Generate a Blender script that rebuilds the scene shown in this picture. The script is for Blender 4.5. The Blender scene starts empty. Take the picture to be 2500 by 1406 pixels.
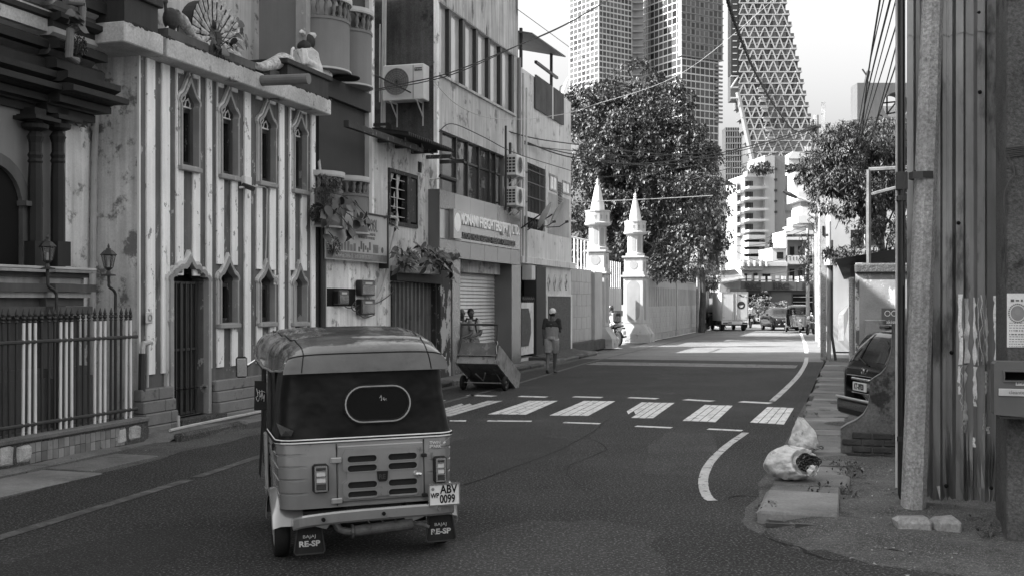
import bpy, bmesh, math, random
import numpy as np
from mathutils import Vector, Matrix, Euler
from mathutils.geometry import tessellate_polygon
random.seed(11)
rnd = random.random
def U(a, b): return a + (b - a) * random.random()
scene = bpy.context.scene
COL = scene.collection
R = math.radians

# ---------------------------------------------------------------- camera, sky, sun, exposure
FPX, HOR, CAMH = 2700.0, 735.0, 1.87          # focal length and horizon in photo pixels, eye height in metres
cam_d = bpy.data.cameras.new('camera'); cam = bpy.data.objects.new('camera', cam_d); COL.objects.link(cam)
cam.location = (0, 0, CAMH); cam.rotation_euler = (R(90), 0, 0)
cam_d.sensor_width = 36; cam_d.lens = 36 * FPX / 2500; cam_d.shift_y = (HOR - 703) / 2500
cam_d.clip_start = 0.1; cam_d.clip_end = 4000
scene.camera = cam
SUN_TO = Vector((-0.986, -0.168, 0)).normalized(); SUN_EL = R(38)
world = bpy.data.worlds.new('World'); scene.world = world; world.use_nodes = True
wn = world.node_tree; wn.nodes.clear()
sky = wn.nodes.new('ShaderNodeTexSky'); sky.sky_type = 'NISHITA'; sky.sun_disc = False
sky.sun_elevation = SUN_EL; sky.sun_rotation = math.atan2(SUN_TO.x, SUN_TO.y)
sky.air_density = 4.0; sky.dust_density = 7.2; sky.ozone_density = 1
bw = wn.nodes.new('ShaderNodeRGBToBW'); bg = wn.nodes.new('ShaderNodeBackground'); wo = wn.nodes.new('ShaderNodeOutputWorld')
wn.links.new(sky.outputs[0], bw.inputs[0]); wn.links.new(bw.outputs[0], bg.inputs[0]); wn.links.new(bg.outputs[0], wo.inputs[0])
bg.inputs[1].default_value = 0.072
sd = bpy.data.lights.new('sun', 'SUN'); sd.energy = 3.0; sd.angle = R(0.53); sd.color = (1, 1, 1)
sun = bpy.data.objects.new('sun', sd); COL.objects.link(sun)
d = Vector((SUN_TO.x * math.cos(SUN_EL), SUN_TO.y * math.cos(SUN_EL), math.sin(SUN_EL)))
sun.rotation_euler = (-d).to_track_quat('-Z', 'Y').to_euler(); sun.location = (0, 0, 60)
vs = scene.view_settings; vs.view_transform = 'Standard'; vs.look = 'None'; vs.exposure = 2.45; vs.gamma = 1; vs.use_curve_mapping = False
scene.render.engine = 'CYCLES'
scene.cycles.max_bounces = 6; scene.cycles.diffuse_bounces = 2; scene.cycles.glossy_bounces = 3
scene.cycles.transparent_max_bounces = 6; scene.cycles.transmission_bounces = 3

# ---------------------------------------------------------------- street frame: s along the street, y towards the left houses, z up
OX, OY = -4.6, 16.55
EX = (0.2938, 0.9559); EY = (-0.9559, 0.2938); ANG = math.atan2(EX[1], EX[0])
def W(s, y, z=0): return Vector((OX + s * EX[0] + y * EY[0], OY + s * EX[1] + y * EY[1], z))
def inv(X, Y):
    a, b = X - OX, Y - OY
    return a * EX[0] + b * EX[1], a * EY[0] + b * EY[1]
def L(px, py, y=0.0):                       # a point measured on the photo, on a plane parallel to the street
    k = (px - 1250) / FPX
    s = (k * (OY + y * EY[1]) - OX - y * EY[0]) / (EX[0] - k * EX[1])
    D = OY + s * EX[1] + y * EY[1]
    return s, CAMH - (py - HOR) / FPX * D
def Ls(px, y=0.0): return L(px, HOR, y)[0]
def Lz(px, py, y=0.0): return L(px, py, y)[1]
def C(px, py, s):                           # ... on a plane across the street
    k = (px - 1250) / FPX
    y = (k * (OY + s * EX[1]) - OX - s * EX[0]) / (EY[0] - k * EY[1])
    D = OY + s * EX[1] + y * EY[1]
    return y, CAMH - (py - HOR) / FPX * D
def G(px, py, z=0.0):                       # ... on the ground
    D = FPX * (CAMH - z) / (py - HOR)
    return inv((px - 1250) / FPX * D, D)
def A(px, py, D):                           # ... at a known distance
    s, y = inv((px - 1250) / FPX * D, D)
    return s, y, CAMH - (py - HOR) / FPX * D

# ---------------------------------------------------------------- materials (a black and white place: all values are greys)
MATS = {}
def mat(name, c=.3, rough=.8, var=.15, scale=2.0, streak=0., stain=0., stain_c=.03, stain_s=1.2, stain_z=1.0, peel=0., peel_c=.25, peel_s=5.,
        fine=0., fine_s=60., bump=.15, bump_s=None, metal=0., spec=.35, coat=0., rnd_obj=0., alpha=1., dents=0., grain=0., grain_s=75., grain_c=.22):
    if name in MATS: return MATS[name]
    m = bpy.data.materials.new(name); MATS[name] = m; m.use_nodes = True
    t = m.node_tree; N = t.nodes; K = t.links; b = N['Principled BSDF']
    geo = N.new('ShaderNodeNewGeometry').outputs['Position']
    def mul(vec, v):
        q = N.new('ShaderNodeVectorMath'); q.operation = 'MULTIPLY'; K.new(vec, q.inputs[0]); q.inputs[1].default_value = v; return q.outputs[0]
    def noise(vec, sc, det=5, ro=.6):
        q = N.new('ShaderNodeTexNoise'); K.new(vec, q.inputs['Vector']); q.inputs['Scale'].default_value = sc
        q.inputs['Detail'].default_value = det; q.inputs['Roughness'].default_value = ro; return q.outputs[0]
    def ma(op, a, b_, c_=None, clamp=False):
        q = N.new('ShaderNodeMath'); q.operation = op; q.use_clamp = clamp
        for i, v in enumerate((a, b_, c_)):
            if v is None: continue
            if isinstance(v, (int, float)): q.inputs[i].default_value = v
            else: K.new(v, q.inputs[i])
        return q.outputs[0]
    def step(v, lo, hi):
        q = N.new('ShaderNodeMapRange'); q.interpolation_type = 'SMOOTHSTEP'; K.new(v, q.inputs[0])
        q.inputs[1].default_value = lo; q.inputs[2].default_value = hi; return q.outputs[0]
    def mix(f, a, b_):
        return ma('ADD', ma('MULTIPLY', a, ma('SUBTRACT', 1.0, f)), ma('MULTIPLY', b_, f))
    def nn(v): return ma('MULTIPLY_ADD', v, 2.3, -.65, True)
    n1 = nn(noise(geo, scale))
    col = ma('MULTIPLY', c, ma('MULTIPLY_ADD', n1, 2.4 * var, 1 - 1.2 * var))
    if streak:
        n2 = nn(noise(mul(geo, (9, 9, .55)), 1.0, 4))
        col = ma('MULTIPLY', col, ma('MULTIPLY_ADD', n2, 2.2 * streak, 1 - 1.1 * streak))
    if peel:
        n4 = noise(mul(geo, (1, 1, .6)), peel_s, 8, .7)
        col = mix(step(n4, .64 - .25 * peel, .66 - .25 * peel), col, peel_c)
    if stain:
        n3 = nn(noise(mul(geo, (1, 1, stain_z)), stain_s, 8, .68))
        col = mix(ma('MULTIPLY', step(n3, .78 - .5 * stain, 1.0 - .45 * stain), .9), col, stain_c)
    if fine:
        n5 = nn(noise(geo, fine_s, 2, .7))
        col = ma('MULTIPLY', col, ma('MULTIPLY_ADD', n5, 2 * fine, 1 - fine))
    if grain:
        col = mix(ma('MULTIPLY', step(noise(geo, grain_s, 1, .5), .56, .68), grain), col, grain_c)
    if rnd_obj:
        oi = N.new('ShaderNodeObjectInfo')
        col = ma('MULTIPLY', col, ma('MULTIPLY_ADD', oi.outputs['Random'], 2 * rnd_obj, 1 - rnd_obj))
    col = ma('MAXIMUM', col, 0.004)
    K.new(col, b.inputs['Base Color'])
    b.inputs['Roughness'].default_value = rough; b.inputs['Metallic'].default_value = metal
    b.inputs['Specular IOR Level'].default_value = spec
    if coat: b.inputs['Coat Weight'].default_value = coat; b.inputs['Coat Roughness'].default_value = .08
    if alpha < 1: b.inputs['Alpha'].default_value = alpha
    if bump or dents:
        bn = N.new('ShaderNodeBump'); bn.inputs['Strength'].default_value = bump or dents; bn.inputs['Distance'].default_value = .02 if not dents else .06
        K.new(noise(geo, bump_s or scale * 8, 4, .65) if not dents else noise(geo, bump_s or 1.2, 2, .5), bn.inputs['Height'])
        K.new(bn.outputs[0], b.inputs['Normal'])
    return m
def glass(name, c=.02, rough=.06, dents=0., spec=.5, rnd_obj=0.):
    return mat(name, c, rough, .1, 2, bump=0., spec=spec, dents=dents, rnd_obj=rnd_obj)

# ---------------------------------------------------------------- mesh builder
class MB:
    def __init__(self): self.v = []; self.f = []; self.sm = False
    def add(self, vs, fs):
        o = len(self.v); self.v += [tuple(p) for p in vs]; self.f += [tuple(i + o for i in q) for q in fs]; return self
    def box(self, x0, x1, y0, y1, z0, z1):
        return self.add([(x0,y0,z0),(x1,y0,z0),(x1,y1,z0),(x0,y1,z0),(x0,y0,z1),(x1,y0,z1),(x1,y1,z1),(x0,y1,z1)],
                 [(3,2,1,0),(4,5,6,7),(0,1,5,4),(1,2,6,5),(2,3,7,6),(3,0,4,7)])
    def cbox(self, x0, x1, y0, y1, z0, z1, b=.01):          # box with chamfered edges
        vs = []
        for sx in (0, 1):
            for sy in (0, 1):
                for sz in (0, 1):
                    X = (x0, x1)[sx]; Y = (y0, y1)[sy]; Z = (z0, z1)[sz]; dx = b * (1 - 2 * sx); dy = b * (1 - 2 * sy); dz = b * (1 - 2 * sz)
                    vs += [(X, Y + dy, Z + dz), (X + dx, Y, Z + dz), (X + dx, Y + dy, Z)]
        def i(sx, sy, sz, k): return (sx * 4 + sy * 2 + sz) * 3 + k
        fs = []
        for a in (0, 1):
            fs.append([i(a,0,0,0), i(a,1,0,0), i(a,1,1,0), i(a,0,1,0)]); fs.append([i(0,a,0,1), i(1,a,0,1), i(1,a,1,1), i(0,a,1,1)]); fs.append([i(0,0,a,2), i(1,0,a,2), i(1,1,a,2), i(0,1,a,2)])
        for a in (0, 1):
            for c in (0, 1):
                fs.append([i(a,c,0,0), i(a,c,1,0), i(a,c,1,1), i(a,c,0,1)]); fs.append([i(a,0,c,0), i(a,1,c,0), i(a,1,c,2), i(a,0,c,2)]); fs.append([i(0,a,c,1), i(1,a,c,1), i(1,a,c,2), i(0,a,c,2)])
                for e in (0, 1): fs.append([i(a,c,e,0), i(a,c,e,1), i(a,c,e,2)])
        return self.add(vs, fs)
    def prism(self, poly, y0, y1):                           # polygon in (x, z), extruded in y
        n = len(poly); vs = [(p[0], y0, p[1]) for p in poly] + [(p[0], y1, p[1]) for p in poly]
        fs = [(i, (i + 1) % n, n + (i + 1) % n, n + i) for i in range(n)]
        tr = tessellate_polygon([[Vector((p[0], p[1], 0)) for p in poly]])
        return self.add(vs, fs + [tuple(t) for t in tr] + [tuple(n + i for i in t) for t in tr])
    def prismz(self, poly, z0, z1):                          # polygon in (x, y), extruded in z
        n = len(poly); vs = [(p[0], p[1], z0) for p in poly] + [(p[0], p[1], z1) for p in poly]
        fs = [(i, (i + 1) % n, n + (i + 1) % n, n + i) for i in range(n)]
        tr = tessellate_polygon([[Vector((p[0], p[1], 0)) for p in poly]])
        return self.add(vs, fs + [tuple(t) for t in tr] + [tuple(n + i for i in t) for t in tr])
    def prismx(self, poly, x0, x1):                          # polygon in (y, z), extruded in x
        n = len(poly); vs = [(x0, p[0], p[1]) for p in poly] + [(x1, p[0], p[1]) for p in poly]
        fs = [(i, (i + 1) % n, n + (i + 1) % n, n + i) for i in range(n)]
        tr = tessellate_polygon([[Vector((p[0], p[1], 0)) for p in poly]])
        return self.add(vs, fs + [tuple(t) for t in tr] + [tuple(n + i for i in t) for t in tr])
    def holed(self, outline, holes, y, depth):               # wall face in (x, z) at y with openings, their reveals go to y + depth
        loops = [outline] + holes
        tr = tessellate_polygon([[Vector((p[0], p[1], 0)) for p in lp] for lp in loops])
        flat = [p for lp in loops for p in lp]
        self.add([(p[0], y, p[1]) for p in flat], [tuple(t) for t in tr])
        for lp in loops:
            n = len(lp)
            self.add([(p[0], y, p[1]) for p in lp] + [(p[0], y + depth, p[1]) for p in lp], [(i, (i + 1) % n, n + (i + 1) % n, n + i) for i in range(n)])
        return self
    def frame(self, outer, inner, y0, y1):                   # ring between two outlines with the same number of points
        n = len(outer)
        vs = [(p[0], y0, p[1]) for p in outer] + [(p[0], y0, p[1]) for p in inner] + [(p[0], y1, p[1]) for p in outer] + [(p[0], y1, p[1]) for p in inner]
        fs = []
        for i in range(n):
            j = (i + 1) % n
            fs += [(i, j, n + j, n + i), (i, j, 2*n + j, 2*n + i), (n + i, n + j, 3*n + j, 3*n + i), (2*n + i, 2*n + j, 3*n + j, 3*n + i)]
        return self.add(vs, fs)
    def tube(self, pts, r, n=8, caps=True, sq=None):         # swept tube, r may be a list
        pts = [Vector(p) for p in pts]; m = len(pts); rs = r if isinstance(r, (list, tuple)) else [r] * m
        vs = []; prev = None
        for i, p in enumerate(pts):
            t = (pts[min(i + 1, m - 1)] - pts[max(i - 1, 0)])
            if t.length < 1e-9: t = Vector((0, 0, 1))
            t.normalize()
            if prev is None:
                u = t.cross(Vector((0, 0, 1)))
                if u.length < 1e-3: u = t.cross(Vector((1, 0, 0)))
            else: u = prev - t * prev.dot(t)
            if u.length < 1e-6: u = t.orthogonal()
            u.normalize(); prev = u; w = t.cross(u)
            ra = rs[i]; rb = ra
            if isinstance(ra, (tuple, list)): ra, rb = ra
            for k in range(n):
                a = 2 * math.pi * (k + .5) / n; vs.append(p + u * ra * math.cos(a) + w * rb * math.sin(a))
        fs = [(i * n + k, i * n + (k + 1) % n, (i + 1) * n + (k + 1) % n, (i + 1) * n + k) for i in range(m - 1) for k in range(n)]
        if caps: fs += [tuple(range(n)), tuple(range((m - 1) * n, m * n))]
        return self.add(vs, fs)
    def cyl(self, p0, p1, r0, r1=None, n=12): return self.tube([p0, p1], [r0, r0 if r1 is None else r1], n)
    def lathe(self, prof, c=(0, 0, 0), n=16, a0=0., a1=2 * math.pi, axis='z'):
        full = abs(a1 - a0 - 2 * math.pi) < 1e-6; m = n if full else n + 1; vs = []
        for r, z in prof:
            for k in range(m):
                a = a0 + (a1 - a0) * k / n; p = (r * math.cos(a), r * math.sin(a), z)
                if axis == 'x': p = (p[2], p[0], p[1])
                if axis == 'y': p = (p[0], p[2], p[1])
                vs.append((c[0] + p[0], c[1] + p[1], c[2] + p[2]))
        fs = [(i * m + k, i * m + (k + 1) % m, (i + 1) * m + (k + 1) % m, (i + 1) * m + k) for i in range(len(prof) - 1) for k in range(n)]
        return self.add(vs, fs)
    def ball(self, c, r, nu=12, nv=8):
        rx, ry, rz = r if isinstance(r, (tuple, list)) else (r, r, r); vs = []
        for j in range(nv + 1):
            th = math.pi * j / nv
            for i in range(nu):
                ph = 2 * math.pi * i / nu
                vs.append((c[0] + rx * math.sin(th) * math.cos(ph), c[1] + ry * math.sin(th) * math.sin(ph), c[2] + rz * math.cos(th)))
        return self.add(vs, [(j * nu + i, j * nu + (i + 1) % nu, (j + 1) * nu + (i + 1) % nu, (j + 1) * nu + i) for j in range(nv) for i in range(nu)])
    def grid(self, fn, nu, nv):                               # fn(u, v) -> point, u, v in 0..1
        vs = [fn(i / nu, j / nv) for j in range(nv + 1) for i in range(nu + 1)]
        return self.add(vs, [(j * (nu + 1) + i, j * (nu + 1) + i + 1, (j + 1) * (nu + 1) + i + 1, (j + 1) * (nu + 1) + i) for j in range(nv) for i in range(nu)])
    def smooth(self): self.sm = True; return self
    def mesh(self, name, m, shift=(0, 0, 0)):
        me = bpy.data.meshes.new(name); a, b, c = shift
        me.from_pydata([(p[0] - a, p[1] - b, p[2] - c) for p in self.v], [], self.f); me.update()
        if m: me.materials.append(m)
        if self.sm: me.polygons.foreach_set('use_smooth', [True] * len(me.polygons))
        return me
    def build(self, name, m, parent, mods=None):
        org = ORG.get(parent.name, (0, 0, 0)) if parent else (0, 0, 0)
        o = bpy.data.objects.new(name, self.mesh(name, m, org)); COL.objects.link(o)
        if parent: o.parent = parent; ORG[o.name] = org
        return o
ORG = {}
def tag(o, label, cat, group=None):
    o['label'] = label; o['category'] = cat
    if group: o['group'] = group
    return o
def thing(name, label, cat, s, y, z=0., rot=0., group=None, own=False):   # empty at the thing's base; own: parts come in the thing's own coordinates
    o = bpy.data.objects.new(name, None); COL.objects.link(o); o.empty_display_size = .2
    o.location = W(s, y, z); o.rotation_euler = (0, 0, ANG + rot)
    ORG[o.name] = (0, 0, 0) if own else (s, y, z)
    return tag(o, label, cat, group)
def solo(mb, name, m, label, cat, group=None):               # a thing that is one mesh, given in street coordinates
    xs = [p[0] for p in mb.v]; ys = [p[1] for p in mb.v]; zs = [p[2] for p in mb.v]
    c = ((min(xs) + max(xs)) / 2, (min(ys) + max(ys)) / 2, min(zs))
    o = bpy.data.objects.new(name, mb.mesh(name, m, c)); COL.objects.link(o)
    o.location = W(*c); o.rotation_euler = (0, 0, ANG); ORG[o.name] = c
    return tag(o, label, cat, group)
def struct(mb, name, m, kind='structure'):
    o = bpy.data.objects.new(name, mb.mesh(name, m)); COL.objects.link(o)
    o.location = W(0, 0, 0); o.rotation_euler = (0, 0, ANG); o['kind'] = kind; ORG[o.name] = (0, 0, 0)
    return o
def piece(me, name, parent, loc=(0, 0, 0), rot=(0, 0, 0), scale=(1, 1, 1)):   # an object sharing mesh data, loc in street (or own) coordinates
    o = bpy.data.objects.new(name, me); COL.objects.link(o); org = ORG.get(parent.name, (0, 0, 0))
    o.parent = parent; o.location = (loc[0] - org[0], loc[1] - org[1], loc[2] - org[2]); o.rotation_euler = rot; o.scale = scale
    ORG[o.name] = org
    return o
def smoothmod(o, ang=40):
    for p in o.data.polygons: p.use_smooth = True
    return o
def mod_bevel(o, w=.01, n=2, ang=30):
    m = o.modifiers.new('b', 'BEVEL'); m.width = w; m.segments = n; m.limit_method = 'ANGLE'; m.angle_limit = R(ang); return o
def mod_sub(o, n=1):
    m = o.modifiers.new('s', 'SUBSURF'); m.levels = n; m.render_levels = n; return o
def fuse(o, vox=.012, it=4):                                  # grow overlapping volumes into one continuous skin
    m = o.modifiers.new('r', 'REMESH'); m.mode = 'VOXEL'; m.voxel_size = vox; m.use_smooth_shade = True
    m = o.modifiers.new('q', 'SMOOTH'); m.factor = .5; m.iterations = it
    return o
_fonts = {}
def text(txt, size, m, parent, name='lettering', loc=(0, 0, 0), rot=(R(90), 0, 0), ext=.004, align='LEFT', xs=1., bold=0., spacing=1.):
    cu = bpy.data.curves.new('t', 'FONT'); cu.body = txt; cu.size = size; cu.extrude = ext; cu.align_x = align; cu.offset = bold; cu.space_character = spacing
    cu.resolution_u = 3
    o = bpy.data.objects.new('t', cu); COL.objects.link(o)
    me = bpy.data.meshes.new_from_object(o.evaluated_get(bpy.context.evaluated_depsgraph_get()))
    bpy.data.objects.remove(o); bpy.data.curves.remove(cu)
    me.materials.clear(); me.materials.append(m); me.name = name
    return piece(me, name, parent, loc, rot, (xs, 1, 1))

# ================================================================ GROUND, ROAD, MARKINGS
m_ground = mat('ground_dirt', .16, .95, .3, 1.2, fine=.25, fine_s=25, bump=.5, bump_s=14)
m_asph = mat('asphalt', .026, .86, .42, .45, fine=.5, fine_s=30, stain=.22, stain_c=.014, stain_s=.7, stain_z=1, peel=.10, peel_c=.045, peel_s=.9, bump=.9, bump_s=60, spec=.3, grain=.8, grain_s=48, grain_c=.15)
m_asph_far = mat('asphalt_sunlit', .14, .9, .2, .5, fine=.4, fine_s=25, stain=.15, stain_c=.06, stain_s=.6, bump=.6, bump_s=40, grain=.5, grain_c=.25)  # far road coloured lighter so its sunlit band reads brighter
m_patch = mat('asphalt_patch', .035, .88, .2, 1.5, fine=.34, fine_s=50, grain=.5, bump=.5, bump_s=48, spec=.3)
m_paint = mat('road_paint', .58, .75, .16, 3, peel=.26, peel_c=.12, peel_s=7, fine=.12, fine_s=60, bump=.2, bump_s=50)
m_paint_l = mat('road_paint_line', .42, .8, .2, 3, peel=.3, peel_c=.08, peel_s=6, fine=.2, fine_s=50, bump=.2, bump_s=50)
m_paint_worn = mat('road_paint_worn', .1, .8, .3, 3, peel=.62, peel_c=.06, peel_s=5, fine=.2, fine_s=60, bump=.2, bump_s=50)
m_conc = mat('concrete_slab', .12, .92, .3, 1.6, stain=.3, grain=.4, stain_c=.07, stain_s=2.2, fine=.2, fine_s=45, bump=.5, bump_s=18)
m_conc_l = mat('concrete_pale', .17, .92, .3, 1.3, stain=.3, grain=.4, stain_c=.1, stain_s=1.5, fine=.16, fine_s=40, bump=.4, bump_s=16)
m_conc_d = mat('concrete_dirty', .06, .95, .3, 1.6, stain=.35, stain_c=.03, stain_s=2, fine=.35, fine_s=30, bump=.9, bump_s=18, grain=.6)

struct(MB().add([(-300, -1500, -.06), (3000, -1500, -.06), (3000, 1500, -.06), (-300, 1500, -.06)], [(0, 1, 2, 3)]), 'ground', m_ground)
mb = MB()
poly = [(-30, -.55), (-1.6, -.6), (4, -.7), (10, -.75), (19, -.8), (24, -.55), (36, -.45), (60, -.4), (78, -.3), (79, 8), (84.2, 12), (84.2, -40), (79, -40),
        (77, -9.4), (60, -8.6), (40, -8.35), (24, -8.45), (9, -8.45), (-3.5, -8.45), (-5.2, -8.55), (-6.2, -9.4), (-6.6, -11), (-7.0, -26), (-30, -26)]
mb.prismz(poly, -.3, 0.0)
road = struct(mb, 'road', m_asph)
MB().prismz([(20.6, -.75), (24, -.6), (36, -.5), (78, -.35), (77, -9.3), (60, -8.5), (40, -8.3), (20.9, -8.4)], 0, .003).build('sunlit_surface', m_asph_far, road)  # sheet in the lightened colour that lifts the sunlit stretch
m_asph2 = mat('asphalt_side', .085, .9, .22, .8, fine=.34, fine_s=45, bump=.6, bump_s=40)
def strip(pts, w, z=.004, name='edge_line', m=None, parent=road, taper=None):
    mb = MB(); P = [Vector((p[0], p[1])) for p in pts]; vs = []
    for i, p in enumerate(P):
        t = (P[min(i + 1, len(P) - 1)] - P[max(i - 1, 0)]).normalized(); n = Vector((-t.y, t.x)); ww = w * (1 + U(-.06, .06))
        vs += [(p.x + n.x * ww / 2, p.y + n.y * ww / 2, z), (p.x - n.x * ww / 2, p.y - n.y * ww / 2, z)]
    mb.add(vs, [(2 * i, 2 * i + 1, 2 * i + 3, 2 * i + 2) for i in range(len(P) - 1)])
    return mb.build(name, m or m_paint, parent)
def dense(pts, n=6):
    out = []
    for i in range(len(pts) - 1):
        p0 = pts[max(i - 1, 0)]; p1 = pts[i]; p2 = pts[i + 1]; p3 = pts[min(i + 2, len(pts) - 1)]
        for k in range(n):
            t = k / n
            out.append(tuple(.5 * ((2 * p1[j]) + (-p0[j] + p2[j]) * t + (2 * p0[j] - 5 * p1[j] + 4 * p2[j] - p3[j]) * t * t + (-p0[j] + 3 * p1[j] - 3 * p2[j] + p3[j]) * t ** 3) for j in range(len(p1))))
    out.append(tuple(pts[-1])); return out
zeb = [((1150, 978), (1229, 978), (1100, 1016), (1015, 1016)), ((1290, 978), (1363, 978), (1285, 1012), (1190, 1011)), ((1425, 978), (1503, 979), (1437, 1015), (1340, 1014)),
       ((1565, 982), (1648, 983), (1595, 1021), (1503, 1019)), ((1720, 988), (1790, 990), (1748, 1030), (1665, 1027)), ((1873, 993), (1939, 996), (1915, 1036), (1830, 1031)),
       ((1010, 976), (1090, 977), (930, 1016), (840, 1016)), ((870, 974), (950, 975), (760, 1016), (670, 1016))]
for i, q in enumerate(zeb):
    a, b, c, d_ = [Vector(G(*p)) for p in q]; n = 4 if i != 3 else 5; mb = MB()
    for k in range(n):
        u0 = k / n + .012; u1 = (k + 1) / n - .012; j = [U(-.03, .03) for _ in range(4)]
        e0, e1, f0, f1 = a.lerp(b, u0), a.lerp(b, u1), d_.lerp(c, u0), d_.lerp(c, u1)
        e0 = e0 + (e0 - f0) * j[0] * .4; f1 = f1 + (f1 - e1) * j[3] * .4
        if i == 3 and k < 2: f0 = e0.lerp(f0, .62); f1 = e1.lerp(f1, .8)
        if i == 0 and k < 2: e0 = f0.lerp(e0, .8); e1 = f1.lerp(e1, .7)
        mb.add([(p.x, p.y, .005) for p in (e0, e1, f1, f0)], [(0, 1, 2, 3)])
    mb.build('zebra_stripe', m_paint if i not in (0,) else m_paint_l, road)
for x0, x1, y, sl in [(1145, 1207, 964, 3), (1268, 1335, 967, 2), (1400, 1470, 968, 2), (1535, 1605, 970, 3), (1672, 1740, 975, 4), (1808, 1882, 980, 4),
                      (1010, 1070, 961, 2), (1098, 1138, 1027, 0), (1190, 1298, 1027, 1), (1376, 1465, 1031, 3), (1552, 1640, 1040, 4), (1728, 1812, 1047, 4), (930, 1020, 1026, 1)]:
    strip([G(x0, y), G((x0 + x1) / 2, y + sl / 2), G(x1, y + sl)], .26 if y < 1000 else .16, .005, 'dash_line')
strip(dense([G(*p) for p in [(1820, 1056), (1775, 1088), (1737, 1125), (1719, 1160), (1718, 1190), (1728, 1214), (1740, 1222)]]), .10, .005, m=m_paint_l)
strip(dense([G(*p) for p in [(1885, 979), (1922, 945), (1950, 915), (1966, 888), (1969, 872)]]), .12, .005, m=m_paint_l)
strip(dense([G(*p) for p in [(1969, 862), (1966, 840), (1960, 826), (1955, 812)]]), .14, .005)
strip(dense([(-4.2, -2.6), (1, -2.15), (9, -2.0), (14.5, -1.75), (19.5, -1.55), (30, -1.5), (44, -1.3), (58, -1.2)]), .12, .005, m=m_paint_worn)
strip(dense([(-13, -3.2), (-8.5, -2.9), (-4.4, -2.62)]), .13, .005, m=m_paint_worn)
for k in range(4):
    s0 = 17.5 + k * .42
    strip([(s0, -1.75), (s0 + .05, -4), (s0, -7.75)], .11, .005, 'rumble_line')
MB().add([(p[0], p[1], .003) for p in [(-1.2, -1.75), (.2, -1.6), (1.1, -1.9), (.6, -2.4), (-.8, -2.3)]], [tuple(range(5))]).build('tar_patch', m_patch, road)
mb = MB()
mb.lathe([(.16, .006), (.0, .006)], (-3.15, -3.0, 0), 14); mb.build('iron_cover', m_patch, road)
rs = random.Random(12)
def ragged(pts, nm, m, z=.0025, n=5, j=.06):
    P = dense(pts + pts[:1], n)[:-1]; P = [(p[0] + rs.gauss(0, j), p[1] + rs.gauss(0, j)) for p in P]; tr = tessellate_polygon([[Vector((p[0], p[1], 0)) for p in P]])
    MB().add([(p[0], p[1], z) for p in P], [tuple(q) for q in tr]).build(nm, m, road)
m_dust = mat('road_dust', .065, .95, .4, 1.2, fine=.4, fine_s=30, stain=.3, stain_c=.04, stain_s=1.2, bump=.6, bump_s=40, grain=.6, grain_s=48)
m_rep = mat('asphalt_repair', .019, .85, .3, .8, fine=.4, fine_s=35, bump=.8, bump_s=55, grain=.6, grain_s=55, grain_c=.12); m_rep2 = mat('asphalt_old', .036, .9, .35, .8, fine=.45, fine_s=30, bump=.9, bump_s=55, grain=.8, grain_s=45, grain_c=.16)
ragged([(-12, -.5), (-12, -1.9), (-8, -1.75), (-5, -1.5), (-2, -1.35), (1, -1.15), (6, -1.05), (14, -1.1), (20, -1.0), (20, -.7), (4, -.66), (-2, -.55)], 'kerb_dust', m_dust, .0022)
ragged([(-4.7, -8.35), (-1, -8.4), (6, -8.4), (6, -8.6), (-4.6, -8.65)], 'kerb_dust', m_dust, .0022, 5, .03)
ragged([(-9.5, -6.8), (-7.6, -6.2), (-5.6, -6.6), (-5.4, -7.6), (-7.4, -8.0), (-9.2, -7.7)], 'repair_patch', m_rep2, .0018)
ragged([(-3.2, -4.4), (-.4, -4.2), (.6, -4.9), (-.5, -5.8), (-2.8, -5.7)], 'repair_patch', m_rep, .0018); ragged([(-2.5, -7.0), (1.2, -6.7), (1.5, -7.3), (-2.2, -7.8)], 'repair_patch', m_rep2, .0018); ragged([(7.6, -3.6), (13.5, -3.2), (13.8, -4.4), (8, -4.9)], 'repair_patch', m_rep, .0018); ragged([(-13, -4.3), (-9, -3.5), (-6.5, -3.9), (-7.8, -4.7), (-12, -5.3)], 'repair_patch', m_rep, .0018)
# cracks in the corner asphalt
m_crack = mat('crack', .012, 1, .1, 3, bump=0)
def crack(pts, w):
    P = dense(pts, 5); P = [(p[0] + U(-.03, .03), p[1] + U(-.03, .03)) for p in P]; mb = MB(); vs = []
    for i, p in enumerate(P):
        t = Vector(P[min(i + 1, len(P) - 1)]) - Vector(P[max(i - 1, 0)]); t.normalize(); ww = w * U(.2, 1) * math.sin(math.pi * (i + .5) / len(P))
        vs += [(p[0] - t.y * ww, p[1] + t.x * ww, .0045), (p[0] + t.y * ww, p[1] - t.x * ww, .0045)]
    mb.add(vs, [(2*i, 2*i+1, 2*i+3, 2*i+2) for i in range(len(P) - 1)]).build('crack', m_crack, road)
crack([G(*p) for p in [(1770, 1218), (1810, 1210), (1850, 1212)]], .02)
crack([G(*p) for p in [(1855, 1310), (1930, 1330), (2000, 1360), (2080, 1368)]], .025)
crack([G(*p) for p in [(2080, 1318), (2160, 1340), (2260, 1350)]], .02)
crack([(-9, -5.6), (-5, -5.4), (-1, -5.75), (4, -5.5)], .012); crack([(-4, -6.9), (-2.5, -6.2), (-.8, -6.3), (.5, -5.7)], .012)
crack([G(*p) for p in [(1480, 1010), (1530, 1006), (1600, 1012)]], .02)

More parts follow.
